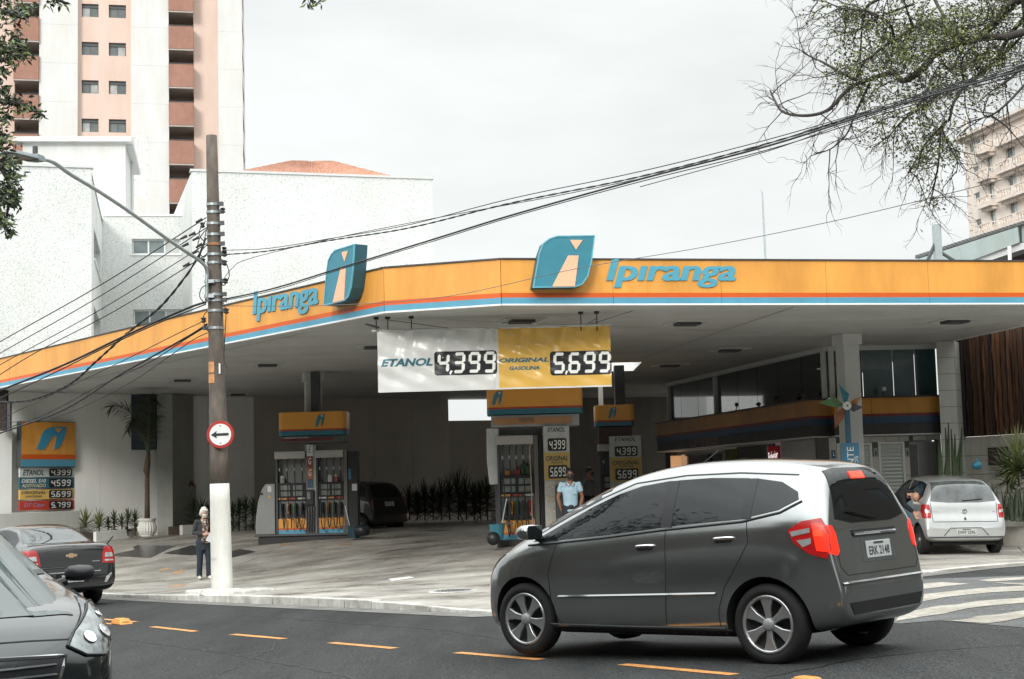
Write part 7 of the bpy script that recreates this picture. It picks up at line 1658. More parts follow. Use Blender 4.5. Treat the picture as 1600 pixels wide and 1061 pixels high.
def torso_loft(mb, secs, n=16):
    vs = []; fs = []
    for (c, rx, ry) in secs:
        for j in range(n): a = 2*math.pi*j/n; vs.append(Vector(c)+Vector((rx*math.cos(a), ry*math.sin(a), 0)))
    for i in range(len(secs)-1):
        for j in range(n): fs.append((i*n+j,i*n+(j+1)%n,(i+1)*n+(j+1)%n,(i+1)*n+j))
    fs += [tuple(range(n-1,-1,-1)), tuple(range((len(secs)-1)*n,len(secs)*n))]; return mb.add(vs, fs)
def hand(mb, w_, d_, side, sc=1, curl=.5):
    """palm and five fingers from wrist w_ along unit d_"""
    w_ = Vector(w_); d_ = Vector(d_).normalized(); s_ = d_.cross(Vector((0,-1,0))); s_ = (s_ if s_.length > .1 else d_.cross(Vector((1,0,0)))).normalized()*side; nrm = s_.cross(d_).normalized()
    limb(mb, [w_, w_+d_*.045*sc, w_+d_*.085*sc], [.026*sc,.032*sc,.034*sc], 8)
    for k, ln in enumerate((.062,.075,.07,.055)):
        b = w_+d_*.085*sc+s_*(.027-.018*k)*sc; m1 = b+(d_-nrm*curl*.4)*ln*.5*sc; limb(mb, [b, m1, m1+(d_-nrm*curl*1.4).normalized()*ln*.5*sc], [.0095*sc,.0090*sc,.0080*sc], 6)
    b = w_+d_*.03*sc+s_*.03*sc; limb(mb, [b, b+(d_+s_*1.1).normalized()*.04*sc, b+(d_*1.3+s_*.9).normalized()*.068*sc], [.012*sc,.0105*sc,.009*sc], 6)
def person(label, loc, rz, H, J, skin, top, bottom, sleeve, hair=None, mask=None, shoes=None, female=False, vox=.012, coat=None, legs=True):
    """J: joints in metres, figure faces -Y; keys pel, chest, neck, head, sL,eL,wL, sR,eR,wR, hL,kL,aL,tL, hR..."""
    t = thing('person', label, 'person', loc, rz); V = {k: Vector(v) for k, v in J.items() if k[0] != '_'}
    f = H/1.72
    b = MB(); sp_ = V['neck']-V['pel']
    up = (V['neck']-V['chest']).normalized()
    limb(b, [V['pel'], V['pel'].lerp(V['chest'],.5), V['chest']], [.105*f,.092*f,.098*f]); limb(b, [V['sL'], V['chest'].lerp(V['neck'],.6), V['sR']], [.045*f,.07*f,.045*f]); limb(b, [V['chest'],V['neck'],V['head']-(V['head']-V['neck'])*.25], [.07*f,.058*f,.052*f])
    hd = V['head']; hT = J.get('_hT'); hT = hT if hT else Matrix.Identity(3)
    def hp_(x,y,z): return hd+hT@Vector((x*f,y*f,z*f))
    ell(b, hd+hT@Vector((0,.01*f,.03*f)), .076*f,.094*f,.100*f, 18, hT); ell(b, hp_(0,-.022,-.045), .054*f,.064*f,.068*f, 14, hT)
    limb(b, [hp_(0,-.085,.01),hp_(0,-.108,-.022)], [.010*f,.015*f], 8); ell(b, hp_(0,-.085,-.058), .024*f,.012*f,.010*f, 10, hT)
    for sx in (-1,1): ell(b, hp_(sx*.078,.012,-.005), .012*f,.022*f,.032*f, 10, hT)
    for k in ('L','R'):
        limb(b, [V['s'+k],V['s'+k].lerp(V['e'+k],.5),V['e'+k],V['e'+k].lerp(V['w'+k],.4),V['w'+k]], [.048*f,.046*f,.038*f,.038*f,.026*f])
        hand(b, V['w'+k], V.get('g'+k, V['w'+k]*2-V['e'+k])-V['w'+k], 1 if k == 'L' else -1, f)
        if legs: limb(b, [V['h'+k],V['h'+k].lerp(V['k'+k],.5),V['k'+k],V['k'+k].lerp(V['a'+k],.4),V['a'+k],V['t'+k]], [.082*f,.075*f,.055*f,.055*f,.038*f,.03*f])
    fuse(b, 'body', skin, t, vox*.75, 2)
    eyem = M('eye_dark',(.02,.015,.012),.2)
    for sx in (-1,1):
        e = MB(); ell(e, hp_(sx*.032,-.078,.012), .012*f,.008*f,.0065*f, 8); e.build('eye', eyem, t, smooth=True)
        e = MB(); limb(e, [hp_(sx*.018,-.086,.032),hp_(sx*.048,-.075,.030)], [.004,.003], 6); e.build('eyebrow', hair[0] if hair else DGREY, t)
    # garment on the trunk
    b = MB(); wch = .17*f if not female else .155*f
    d3 = (V['chest']-V['pel'])
    axis = d3.normalized(); q = Vector((0,0,1)).rotation_difference(axis).to_matrix()
    hem = J.get('_hem', 0); 
    secs = [(-.10*f-hem, .165*f if female else .15*f, .115*f), (0,.165*f if female else .150*f,.118*f), (.12*f,.145*f if female else .15*f,.115*f), (d3.length*.75,.158*f,.12*f),(d3.length+.03*f,wch,.115*f),(d3.length+.09*f,wch*.86,.09*f),(d3.length+.135*f,.075*f,.065*f)]
    n_ = 18; vs = []; fs = []
    for (h_,rx,ry) in secs:
        for j in range(n_): a = 2*math.pi*j/n_; vs.append(V['pel']+q@Vector((rx*math.cos(a)*(1+.02*math.sin(5*a+h_*20)), ry*math.sin(a), h_)))
    for i in range(len(secs)-1):
        for j in range(n_): fs.append((i*n_+j,i*n_+(j+1)%n_,(i+1)*n_+(j+1)%n_,(i+1)*n_+j))
    fs += [tuple(range(n_-1,-1,-1)), tuple(range((len(secs)-1)*n_,len(secs)*n_))]; b.add(vs, fs)
    for k in ('L','R'):
        s_, e_, w_ = V['s'+k], V['e'+k], V['w'+k]
        if sleeve <= 1: pts = [V['chest'].lerp(V['neck'],.55).lerp(s_,.6), s_, s_.lerp(e_,sleeve*.5), s_.lerp(e_,sleeve)]; rs = [.062*f,.060*f,.060*f,.060*f]
        else: pts = [V['chest'].lerp(V['neck'],.55).lerp(s_,.6), s_, s_.lerp(e_,.5), e_, e_.lerp(w_,.5), e_.lerp(w_,.92)]; rs = [.07*f,.066*f,.060*f,.054*f,.048*f,.040*f]
        b.tube(pts, rs, 12); 
        for p_, r_ in list(zip(pts, rs))[:-1]: ell(b, p_, r_, r_, r_, 10)
    so_ = fuse(b, 'jacket' if sleeve > 1 and not hair is None and coat else 'shirt', top, t, vox, 2)
    # collar
    b = MB(); nk = V['chest'].lerp(V['neck'],.82)
    for sx in (-1,1): b.add([nk+Vector(v)*f for v in ((sx*.075,.0,.05),(sx*.012,-.105,-.035),(sx*.055,-.112,-.055),(sx*.10,-.04,.03))], [(0,1,2,3)])
    c_ = b.build('collar', top if not coat else coat, t)
    if legs:
        b = MB(); limb(b, [V['hL'],V['pel'],V['hR']], [.105*f,.13*f,.105*f])
        for k in ('L','R'):
            pts = [V['h'+k],V['h'+k].lerp(V['k'+k],.5),V['k'+k],V['k'+k].lerp(V['a'+k],.5),V['a'+k]+Vector((0,0,-.03))]; rs = [.100*f,.094*f,.075*f,.072*f,.070*f]
            b.tube(pts, rs, 12)
            for p_, r_ in list(zip(pts, rs))[:-1]: ell(b, p_, r_, r_, r_, 10)
        fuse(b, 'trousers', bottom, t, vox, 2)
        for k in ('L','R'):
            b = MB(); a_, t_ = V['a'+k], V['t'+k]; limb(b, [a_+Vector((0,.03,-.035))*f, a_.lerp(t_,.6)+Vector((0,0,-.012)), t_], [.042*f,.042*f,.032*f], 10); fuse(b, 'shoe', shoes or BLACK, t, .009, 1)
    if hair:
        b = MB(); ell(b, hd+hT@Vector((0,.022*f,.048*f)), .088*f,.100*f,.098*f, 18, hT)
        for k_ in range(26):
            a = R.uniform(0,2*math.pi); e_ = R.uniform(.1,1.2) if hair[1] == 'short' else R.uniform(-.5,1.3); v = Vector((math.cos(a)*math.cos(e_)*.085, abs(math.sin(a))*math.cos(e_)*.095*(1 if math.sin(a) > -.25 else .55)+(.02), math.sin(e_)*.10+.045))
            ell(b, hd+hT@(v*f), .022*f,.022*f,.020*f, 6)
        if hair[1] != 'short':
            for sx in (-1,1): limb(b, [hp_(sx*.078,.01,.06),hp_(sx*.088,.02,-.01),hp_(sx*.078,.03,-.06)], [.025*f,.026*f,.018*f], 8)
            limb(b, [hp_(0,.09,.03),hp_(0,.08,-.07)], [.05*f,.04*f], 8)
            limb(b, [hp_(-.05,-.06,.085),hp_(.05,-.07,.085)], [.022*f,.02*f], 8)
        fuse(b, 'hair', hair[0], t, .009, 1)
    if mask:
        b = MB(); vs = []; n1, n2 = 10, 6
        for i in range(n2+1):
            for j in range(n1+1):
                u = -1+2*j/n1; w2 = i/n2; z_ = .002-.098*w2; k_ = (1-.25*abs(w2-.4)); vs.append(hp_(.070*u*k_, -.060-.062*math.sqrt(max(0,1-(u*.93)**2))*(1-.5*abs(w2-.35)) + .0, z_))
        b.add(vs, [(i*(n1+1)+j,i*(n1+1)+j+1,(i+1)*(n1+1)+j+1,(i+1)*(n1+1)+j) for i in range(n2) for j in range(n1)]); mo = b.build('face_mask', mask, t, smooth=True); sd_ = mo.modifiers.new('s','SOLIDIFY'); sd_.thickness = .006
        for sx in (-1,1):
            b = MB(); b.tube([hp_(sx*.066,-.068,-.015),hp_(sx*.086,.012,.010)], .003, 4); b.build('mask_strap', mask, t)
    return t, V
SKIN_A = M('skin_fair', (.52,.30,.21), .55, var=.06, scale=8); SKIN_B = M('skin_tan', (.26,.13,.075), .55, var=.06); 
HAIRW = M('white_hair', (.72,.70,.65), .7, var=.12, scale=30); HAIRK = M('black_hair', (.010,.009,.009), .5, var=.3)
# woman walking beside the pole
wp_ = hit(318.5,905); f = .93
J = dict(pel=(0,0,.86),chest=(0,.0,1.15),neck=(0,-.01,1.335),head=(0,-.045,1.465),sL=(.155,.01,1.27),eL=(.20,.04,1.02),wL=(.055,-.20,.985),gL=(-.06,-.24,1.0),sR=(-.155,.01,1.27),eR=(-.21,.03,1.03),wR=(-.05,-.215,1.0),gR=(.05,-.25,1.01),
 hL=(.085,0,.82),kL=(.095,-.06,.45),aL=(.10,-.07,.085),tL=(.11,-.21,.035),hR=(-.085,0,.82),kR=(-.085,.0,.45),aR=(-.09,.05,.09),tR=(-.11,-.08,.03),_hem=.12)
J['_hT'] = Matrix.Rotation(math.radians(10),3,'X')
CARD = M('cardigan_charcoal', (.035,.037,.042), .9, var=.25, scale=25, bump=.4, bscale=60); JEAN = M('navy_trousers', (.018,.028,.045), .8, var=.2, scale=12)
def blouse():
    mt = M('patterned_blouse', (.60,.46,.38), .7, var=.1); n = mt.node_tree.nodes; l = mt.node_tree.links; p = n['Principled BSDF']
    v = n.new('ShaderNodeTexVoronoi'); v.inputs['Scale'].default_value = 14; tc = n.new('ShaderNodeTexCoord'); l.new(tc.outputs['Object'], v.inputs['Vector']); r = n.new('ShaderNodeValToRGB'); e = r.color_ramp.elements
    e[0].color = (.35,.13,.07,1); e[0].position = .15; e[1].color = (.70,.62,.55,1); e[1].position = .30; q = e.new(.55); q.color = (.10,.08,.08,1); l.new(v.outputs['Distance'], r.inputs[0]); l.new(r.outputs[0], p.inputs['Base Color']); return mt
BLO = blouse()
WH, V = person('white haired woman in a dark cardigan and mask walking beside the utility pole', wp_, math.radians(28), 1.60, J, SKIN_A, CARD, JEAN, 1.5, (HAIRW,'long'), M('mask_cream',(.66,.60,.54),.8), M('white_shoe',(.7,.7,.68),.6), True, coat=BLO)
b = MB(); secs = []
vs = []; nj = 9
for i,(z,w0) in enumerate(((.80,.075),(.92,.085),(1.05,.070),(1.18,.055),(1.27,.045),(1.33,.05))):
    for j in range(nj): u = -1+2*j/(nj-1); vs.append((u*w0, -.1345+.02*u*u+(.015 if z > 1.2 else 0)+(.02 if z > 1.3 else 0), z))
b.add(vs, [(i*nj+j,i*nj+j+1,(i+1)*nj+j+1,(i+1)*nj+j) for i in range(5) for j in range(nj-1)]); x = b.build('blouse_front', BLO, WH, smooth=True); x.modifiers.new('s','SOLIDIFY').thickness = .012
b = MB(); b.tube(curve_pts([(-.05,-.13,1.33),(-.06,-.16,1.2),(-.015,-.175,1.05),(.0,-.17,.98),(.03,-.17,1.06),(.06,-.15,1.2),(.05,-.12,1.33)],4), .006, 5); b.build('necklace', M('gold_lace',(.45,.28,.12),.4,metal=.5), WH)
b = MB(); b.lathe([(.045,0),(.052,.008),(.045,.016),(.038,.008),(.045,0)], 18, (-.02,-.185,.90), 'y', cap=False); b.build('ring_pendant', M('gold_lace',(.5,.3,.1),.4), WH)
pp = thing('paper_sheet', 'folded white papers in the hands of the white haired woman', 'paper', mtx=WM[WH.name] @ Matrix.Translation((.05,-.30,.93)) @ Matrix.Rotation(.5,4,'Y')); MB().box(-.05,.06,-.006,.006,-.10,.09).build('sheet', M('paper_white',(.72,.76,.80),.6), pp)
# station attendant in light blue shirt
ap = W(891,770,31.3); gz = G(ap.x, ap.y); hz = W(891,733,31.3).z-gz
sc_ = 1.0
def stand(H, dx=0):
    k = H/1.72
    return {q: tuple(c*k for c in v) for q, v in dict(pel=(0,0,.93),chest=(0,0,1.25),neck=(0,-.005,1.455),head=(0,-.02,1.60),sL=(.185,.01,1.40),eL=(.255,.05,1.13),wL=(.20,.06,.90),gL=(.14,.08,.80),sR=(-.185,.01,1.40),eR=(-.255,.05,1.13),wR=(-.20,.07,.90),gR=(-.14,.09,.80),
     hL=(.09,0,.90),kL=(.11,-.01,.50),aL=(.12,.02,.09),tL=(.14,-.12,.035),hR=(-.09,0,.90),kR=(-.11,-.01,.50),aR=(-.12,.02,.09),tR=(-.14,-.12,.035)).items()}
AT, V = person('station attendant in light blue shirt and black mask by the price totem', (ap.x, ap.y, gz), math.radians(4), hz, stand(hz), SKIN_B, M('shirt_blue',(.36,.52,.62),.8,var=.08,scale=14,bump=.6,bscale=10), M('trousers_dark',(.02,.022,.03),.8), .55, (HAIRK,'short'), BLACK)
k = hz/1.72; b = MB(); b.box(.04*k,.12*k,-.137*k,-.125*k,1.20*k,1.30*k); b.build('breast_pocket', M('shirt_blue_pocket',(.33,.49,.59),.8), AT); b = MB()
for z in (1.0,1.1,1.2,1.3): b.lathe([(.001,-.134*k),(.008,-.133*k),(.008,-.125*k)], 8, (0,0,z*k), 'y')
b.build('shirt_buttons', LGREY, AT)['kind'] = 'stuff'
# two more figures in the shade
q = W(920,735,40.0); gz2 = G(q.x,q.y)-.0; hz2 = W(920,731,40.0).z-gz2
person('figure in a grey shirt standing in the shade behind the attendant', (q.x,q.y,gz2), math.radians(55), hz2, stand(hz2), SKIN_B, M('shirt_grey',(.13,.13,.14),.8,var=.1), M('trousers_black',(.012,.012,.014),.8), .6, (HAIRK,'short'), BLACK, vox=.018)
q = W(1026,735,37.5); gz3 = G(q.x,q.y); hz3 = W(1026,734.5,37.5).z-gz3
person('person whose head just shows above the grey car roof near the far totem', (q.x,q.y,gz3), math.radians(-20), hz3, stand(hz3), M('skin_pale',(.42,.25,.2),.6), M('shirt_maroon',(.08,.02,.02),.8), MATS['trousers_black'], .6, (HAIRK,'short'), WHITE2, vox=.018)
# bald man bending beside the silver car
q = W(1408,800,31.2); gb = -1.50
J = dict(pel=(-.16,.25,.93),chest=(.10,.0,1.20),neck=(.21,-.10,1.17),head=(.25,-.22,1.12),sL=(.29,.06,1.20),eL=(.38,-.20,.98),wL=(.26,-.38,.86),gL=(.20,-.40,.76),sR=(-.02,-.14,1.20),eR=(.0,-.34,.98),wR=(.16,-.40,.84),gR=(.2,-.42,.74),
 hL=(-.07,.27,.90),kL=(-.05,.15,.50),aL=(-.05,.22,.09),tL=(-.03,.08,.035),hR=(-.25,.24,.90),kR=(-.22,.12,.50),aR=(-.22,.2,.09),tR=(-.2,.06,.035))
J['_hT'] = Matrix.Rotation(math.radians(52),3,'X')
BM, V = person('bald man in a black jacket bending down beside the silver hatchback', (q.x,q.y,gb), 0, 1.72, J, SKIN_A, M('jacket_black',(.010,.011,.014),.85,var=.2), M('trousers_pale',(.30,.31,.30),.8), 1.5, None, WHITE2)
# ------------------------------------------------------------------ plants
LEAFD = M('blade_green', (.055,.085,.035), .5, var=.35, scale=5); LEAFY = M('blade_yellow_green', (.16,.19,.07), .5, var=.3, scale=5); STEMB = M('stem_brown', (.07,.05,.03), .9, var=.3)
def blade(mb, o, d, ln, w_, droop=.3, seg=4):
    d = Vector(d).normalized(); sd = d.cross(Vector((0,0,1))); sd = (sd if sd.length > .05 else Vector((1,0,0))).normalized(); vs = []; p = Vector(o)
    for i in range(seg+1):
        t = i/seg; ww = w_*(1-t)**.6*(.55+.45*min(1,t*4)); vs += [p-sd*ww/2, p+Vector((0,0,-.25*ww)) if False else p+d.cross(sd)*ww*.25, p+sd*ww/2]; p = p+d*(ln/seg); d = (d+Vector((0,0,-droop/seg))).normalized()
    mb.add(vs, [(3*i,3*i+1,3*i+4,3*i+3) for i in range(seg)]+[(3*i+1,3*i+2,3*i+5,3*i+4) for i in range(seg)])
def yucca(h, r_, n, wid=.035, seed=1, mat=LEAFD, loc=(0,0,0), label='', cat='plant', group=None):
    rr = random.Random(seed); t = thing('spiky_plant', label, cat, loc, rr.uniform(0,6), group)
    if h > .05: MB().tube([(0,0,-.1),(rr.uniform(-.03,.03),0,h*.5),(0,0,h)], [.024,.02,.018], 7).build('stem', STEMB, t)
    b = MB()
    for k in range(n):
        a = k*2.4+rr.uniform(-.2,.2); e = math.radians(-15+105*(k/n)**.8); blade(b, (0,0,h-.02+.10*k/n), (math.cos(a)*math.cos(e),math.sin(a)*math.cos(e),math.sin(e)), r_*rr.uniform(.8,1.1), wid, .45)
    for k in range(n if h > .25 else 0):
        a = k*2.1+rr.uniform(-.3,.3); e = math.radians(rr.uniform(-25,50)); z = h*rr.uniform(.12,.95); blade(b, (0,0,z), (math.cos(a)*math.cos(e),math.sin(a)*math.cos(e),math.sin(e)), r_*rr.uniform(.6,.95), wid, .6)
    o = b.build('leaf_rosette', mat, t); return t
def put_plant(px, py, Dd, hpx, wpx, label, mat=LEAFD, n=30, group=None, zoff=.2, seed=None):
    p = W(px, py, Dd); s = Dd/2400; return yucca(max(.02,hpx*s-wpx*s*.55), wpx*s*.85, n, .06, seed or int(px), mat, p, label, 'plant', group)
put_plant(133,824,46.3,20,34,'large pale green spiky plant at the left end of the wall planter',LEAFY,44)
put_plant(155,829,46.4,24,30,'second large spiky plant, right of the pale one by the wall',LEAFY,44)
for i,(px,h,w_) in enumerate(((169,18,13),(178,28,20),(190,22,18),(200,30,20),(211,30,20))): put_plant(px,832,46.9,h,w_,['shortest small spiky plant in the left planter','tall small spiky plant, second in the left planter row','leaning small spiky plant in the middle of the left planter','fourth small spiky plant in the left planter row','small spiky plant nearest the potted palm'][i],LEAFD,26)
for i,(px,h,w_) in enumerate(((302,50,26),(315,46,28),(328,44,24),(364,40,22),(374,46,26),(384,48,28),(396,46,26))): put_plant(px,832,48.6,h,w_,['dark spiky plant left of the white haired woman','dark spiky plant behind the white haired woman','dark spiky plant between the woman and the pole','dark spiky plant just right of the pole foot','second dark spiky plant right of the pole','third dark spiky plant right of the pole','dark spiky plant touching the grey pump guard'][i],LEAFD,30)
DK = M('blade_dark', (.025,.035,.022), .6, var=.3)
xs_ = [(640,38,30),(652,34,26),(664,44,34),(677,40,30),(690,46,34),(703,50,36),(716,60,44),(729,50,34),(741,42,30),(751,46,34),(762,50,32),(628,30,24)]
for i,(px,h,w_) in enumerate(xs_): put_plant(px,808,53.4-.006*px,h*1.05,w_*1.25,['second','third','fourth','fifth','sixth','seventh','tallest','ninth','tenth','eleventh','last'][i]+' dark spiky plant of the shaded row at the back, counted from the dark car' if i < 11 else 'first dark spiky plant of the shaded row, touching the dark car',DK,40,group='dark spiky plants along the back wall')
# potted palm
pp_ = W(230,838,46.0); pg = thing('urn_pot', 'ribbed white urn shaped pot at the foot of the wall pier', 'pot', pp_)
prof = [(.19,0),(.20,.04),(.23,.08),(.27,.16),(.275,.26),(.24,.36),(.225,.42),(.25,.46),(.265,.50),(.265,.53),(.22,.53),(.2,.47),(.001,.47)]
b = MB(); n_ = 40; vs = []
for r_,z in prof:
    for k in range(n_): a = 2*math.pi*k/n_; q = r_*(1+(.035*math.cos(a*20) if .05 < z < .44 else 0)); vs.append((q*math.cos(a),q*math.sin(a),z))
b.add(vs, [(i*n_+k,i*n_+(k+1)%n_,(i+1)*n_+(k+1)%n_,(i+1)*n_+k) for i in range(len(prof)-1) for k in range(n_)]); b.build('urn', M('pot_white',(.66,.66,.62),.6,dirt=.15), pg)
pt = thing('potted_palm', 'tall thin palm with dark drooping fronds in the white urn', 'palm tree', pp_+Vector((0,0,.45)))
def lw_(px, py, dy=0): p = W(px, py, 46.0+dy); return p
b = MB(); b.tube([lw_(230,812),lw_(230,780),lw_(230,745),lw_(230.5,728)], [.085,.075,.07,.05], 10); b.tube([lw_(230.5,745),lw_(229,735),lw_(231,720),lw_(232,705)], [.06,.10,.085,.045], 10); b.build('trunk', M('palm_bark',(.09,.06,.04),.9,var=.4,scale=8,stretch=(1,1,4)), pt, world=True, smooth=True)
def frond(pts, ll, dens, seed, up=True):
    P = curve_pts([lw_(*q) for q in pts], 5); rr = random.Random(seed)
    b = MB(); b.tube(P, [.028*(1-.8*i/len(P)) for i in range(len(P))], 5); fr = b.build('frond', LEAFD, pt, world=True)
    b = MB(); Ltot = sum((P[i+1]-P[i]).length for i in range(len(P)-1)); n_ = int(Ltot*dens)
    for k in range(n_):
        t = .22+.78*k/n_; i = min(int(t*(len(P)-1)), len(P)-2); p = P[i].lerp(P[i+1], t*(len(P)-1)-i); d = (P[i+1]-P[i]).normalized()
        for s_ in (-1,1):
            sd = d.cross(Vector((0,1,0))).normalized()*s_; v = (d*rr.uniform(.5,.9)+sd*rr.uniform(.35,.7)+Vector((0,rr.uniform(-.5,.5),-.25))).normalized()
            blade(b, p, v, ll*rr.uniform(.8,1.4)*(1-.5*abs(t-.5)), .042, .9, 3)
    x = b.build('leaflets', M('palm_green',(.045,.055,.028),.5,var=.4,scale=4), pt, world=True); x.parent = fr; x['kind'] = 'stuff'
frond([(231,712),(228,690),(222,670),(212,652),(197,640),(180,634),(172,636)], .42, 26, 1)
frond([(231,712),(231,685),(230,655),(226,635),(220,624,-.3)], .5, 26, 2); frond([(232,712),(234,685),(236,655),(238,632),(240,622,-.3)], .5, 26, 3)
frond([(232,712),(235,690),(240,668),(244,650)], .4, 24, 4); frond([(231,712),(226,690),(219,668),(212,656),(204,660,-.3),(199,675,-.5)], .35, 22, 5); frond([(231,712),(232,680,-.3),(233,645,-.5),(230,625,-.6)], .5, 26, 6)
# framed information panel on the wall
fp = Face(W(272,700,48.9), W(304,700,49.6)); inf = thing('info_panel', 'framed blue information panel on the wall behind the woman', 'notice board', fp.pt(.3,-.5))
a = fp.uz(274,818+8); c = fp.uz(303,757); b = MB(); fp.slab(b, a[0], c[0], a[1], c[1], 0, .10); b.build('frame', M('info_frame',(.26,.27,.26),.5), inf, world=True, bevel=.01)
a = fp.uz(276,812); c = fp.uz(298,764); b = MB(); fp.slab(b, a[0], c[0], a[1], c[1], .101, .12); b.build('dark_panel', M('info_dark',(.02,.045,.055),.3), inf, world=True)
a = fp.uz(278,795); c = fp.uz(297,770); b = MB(); fp.slab(b, a[0], c[0], a[1], c[1], .121, .13); b.build('blue_poster', M('info_blue',(.06,.20,.28),.4), inf, world=True)
b = MB()
for k in range(5): u0_ = a[0]+.04; z = c[1]-.08-.08*k; fp.slab(b, u0_, u0_+.12+.04*((k*7)%4), z, z+.022, .131, .134)
b.build('poster_lines', M('poster_text',(.45,.55,.58),.5), inf, world=True)['kind'] = 'stuff'
t = thing('flower_ornament', 'small red flower spray above the information panel', 'flowers', W(300,756,49.2)); b = MB()
for k in range(9): ell(b, (R.uniform(-.16,.10),-.15,R.uniform(-.06,.08)), .035,.03,.03, 6)
b.build('petals', M('petal_red',(.16,.03,.02),.6), t)['kind'] = 'stuff'; b = MB(); [blade(b,(0,-.12,0),(R.uniform(-1,1),-.2,R.uniform(-.6,.8)),.2,.03,.5,2) for _ in range(9)]; b.build('leaf_spray', LEAFD, t)
# right hand plants
for i,(px,h0,px1,y1) in enumerate(((1469,745,1466,690),(1474,745,1468,678),(1480,742,1477,668),(1484,742,1482,660),(1491,742,1486,670),(1497,740,1492,678),(1503,738,1503,668),(1476,745,1483,684),(1494,742,1500,690))):
    a = W(px,h0+40,34.6); c = W(px1,y1,34.6); t = thing('tall_stalk', ['leftmost','second','third','fourth, tallest','fifth','sixth','rightmost','leaning inner','leaning outer'][i]+' bare dark cactus stalk behind the silver car', 'plant', a, group='cactus stalks behind the silver car'); b = MB(); b.tube([(0,0,0),(c-a)*.5+Vector((R.uniform(-.03,.03),0,0)),c-a], [.05,.042,.012], 6); b.build('stalk', LEAFD, t)
put_plant(1592,752,32.6,62,74,'big spiky agave in front of the low tiled wall at the right edge',LEAFY,70,seed=5); put_plant(1574,765,33.0,52,44,'smaller agave left of the big one at the right edge',LEAFD,44)
put_plant(1622,760,32.4,66,70,'agave cut by the right edge of the view',LEAFD,60)
SNK = M('snake_green',(.055,.075,.045),.5,var=.5,scale=9,stretch=(1,1,4))
k = 0
for kk, px in enumerate(range(1556,1640,6)):
    p = W(px,806+R.uniform(-1,2),32.2); t = thing('snake_plant', '%s sword leaved snake plant counted from the silver car' % 'first second third fourth fifth sixth seventh eighth ninth tenth eleventh twelfth thirteenth fourteenth'.split()[kk], 'plant', p, R.uniform(0,3), 'snake plants in the right planter'); b = MB()
    for q in range(5): a = R.uniform(0,6.3); blade(b, (R.uniform(-.05,.05),R.uniform(-.05,.05),-.1), (math.cos(a)*.16,math.sin(a)*.16,1), R.uniform(.55,.85), .085, .05, 4)
    b.build('sword_leaves', SNK, t)
t = thing('blue_ornament', 'small blue ornament on the wall behind the silver car roof', 'ornament', W(1527,733,33.5)); b = MB(); ell(b,(0,0,.08),.12,.08,.09,10); b.lathe([(.05,.12),(.02,.2),(.001,.26)],8); b.build('ornament_body', M('ornament_blue',(.03,.20,.30),.4), t, smooth=True)
for i in range(7): b = MB(); 
# ------------------------------------------------------------------ trees overhanging the view
BARK = M('bark_dark', (.045,.038,.034), .9, var=.35, scale=9, bump=.5)
def leaf(mb, o, d, ln, w_, k=0):
    d = Vector(d).normalized(); sd = d.cross(Vector((R.uniform(-1,1),R.uniform(-1,1),R.uniform(-1,1)))); 
    if sd.length < .05: return
    sd.normalize(); n_ = d.cross(sd)*w_*.25; o = Vector(o)
    mb.mat(k); mb.add([o, o+d*ln*.45+sd*w_*.5, o+d*ln, o+d*ln*.45-sd*w_*.5, o+d*ln*.5-n_], [(0,1,4),(1,2,4),(2,3,4),(3,0,4)])
def c6(x, y): return (1160+x/3.216, y/3.216)
GRN1 = M('leaf_olive', (.17,.20,.06), .55, var=.35, scale=3); GRN2 = M('leaf_dark_green', (.035,.055,.022), .5, var=.4, scale=3); GRN3 = M('leaf_brownish', (.09,.07,.04), .6, var=.4)
rt_ = thing('street_tree', 'fine branched tree with sparse small leaves hanging in at the upper right', 'tree', (13,20.5,Rz(13,20.5)))
DT = 21.0
trace = {0:[(1700,-330),(1500,-80),(1370,10),(1290,90),(1220,160),(1160,200),(1060,225),(970,270),(920,330),(850,390),(800,405),(750,365),(640,400),(560,430),(500,480),(440,545),(370,575),(280,580),(200,560),(160,500),(140,455)],
 1:[(1700,60),(1500,140),(1415,160),(1330,185),(1250,185),(1110,185),(1060,160),(960,110),(860,140),(780,190),(700,240),(600,330),(570,400)],2:[(900,-120),(760,-40),(640,20),(620,60),(600,150),(595,260),(585,380)],3:[(860,20),(700,80),(620,130),(540,165),(450,150)],
 4:[(575,405),(470,350),(400,310),(350,290),(300,260)],5:[(1600,-40),(1500,40),(1400,110),(1330,200),(1280,290),(1200,370),(1120,430),(1060,520),(1040,600),(1000,640),(985,820),(960,950),(940,1030)],6:[(1560,230),(1415,330),(1340,400),(1250,460),(1185,515)],
 7:[(1600,300),(1500,350),(1415,430),(1330,520),(1250,580),(1210,570),(1240,480)],8:[(1040,440),(960,490),(900,540),(800,610),(740,680),(660,740)],9:[(640,420),(600,500),(560,590),(520,680),(440,750),(360,770)],10:[(1000,640),(1040,740),(1080,810),(1075,870)],
 11:[(1250,580),(1330,640),(1415,740)],12:[(1100,250),(1080,300),(1045,355),(1000,320),(940,420),(900,560)],13:[(940,-60),(1000,60),(1060,120),(1150,140),(1300,60)],14:[(1370,10),(1200,-20),(1000,-60)],15:[(1400,-60),(1415,150),(1330,260),(1300,330)],16:[(760,190),(740,120),(640,60),(500,40),(420,10),(350,0)],17:[(1120,430),(1100,330),(1130,260),(1240,150),(1300,40)],18:[(860,140),(830,60),(800,-40)],19:[(1000,640),(920,720),(880,790),(830,870)]}
thick = {0:.085,1:.075,2:.03,3:.02,4:.022,5:.05,6:.028,7:.03,8:.022,9:.02,10:.014,11:.014,12:.025,13:.03,14:.05,15:.035,16:.022,17:.022,18:.025,19:.014}
BR = []; 
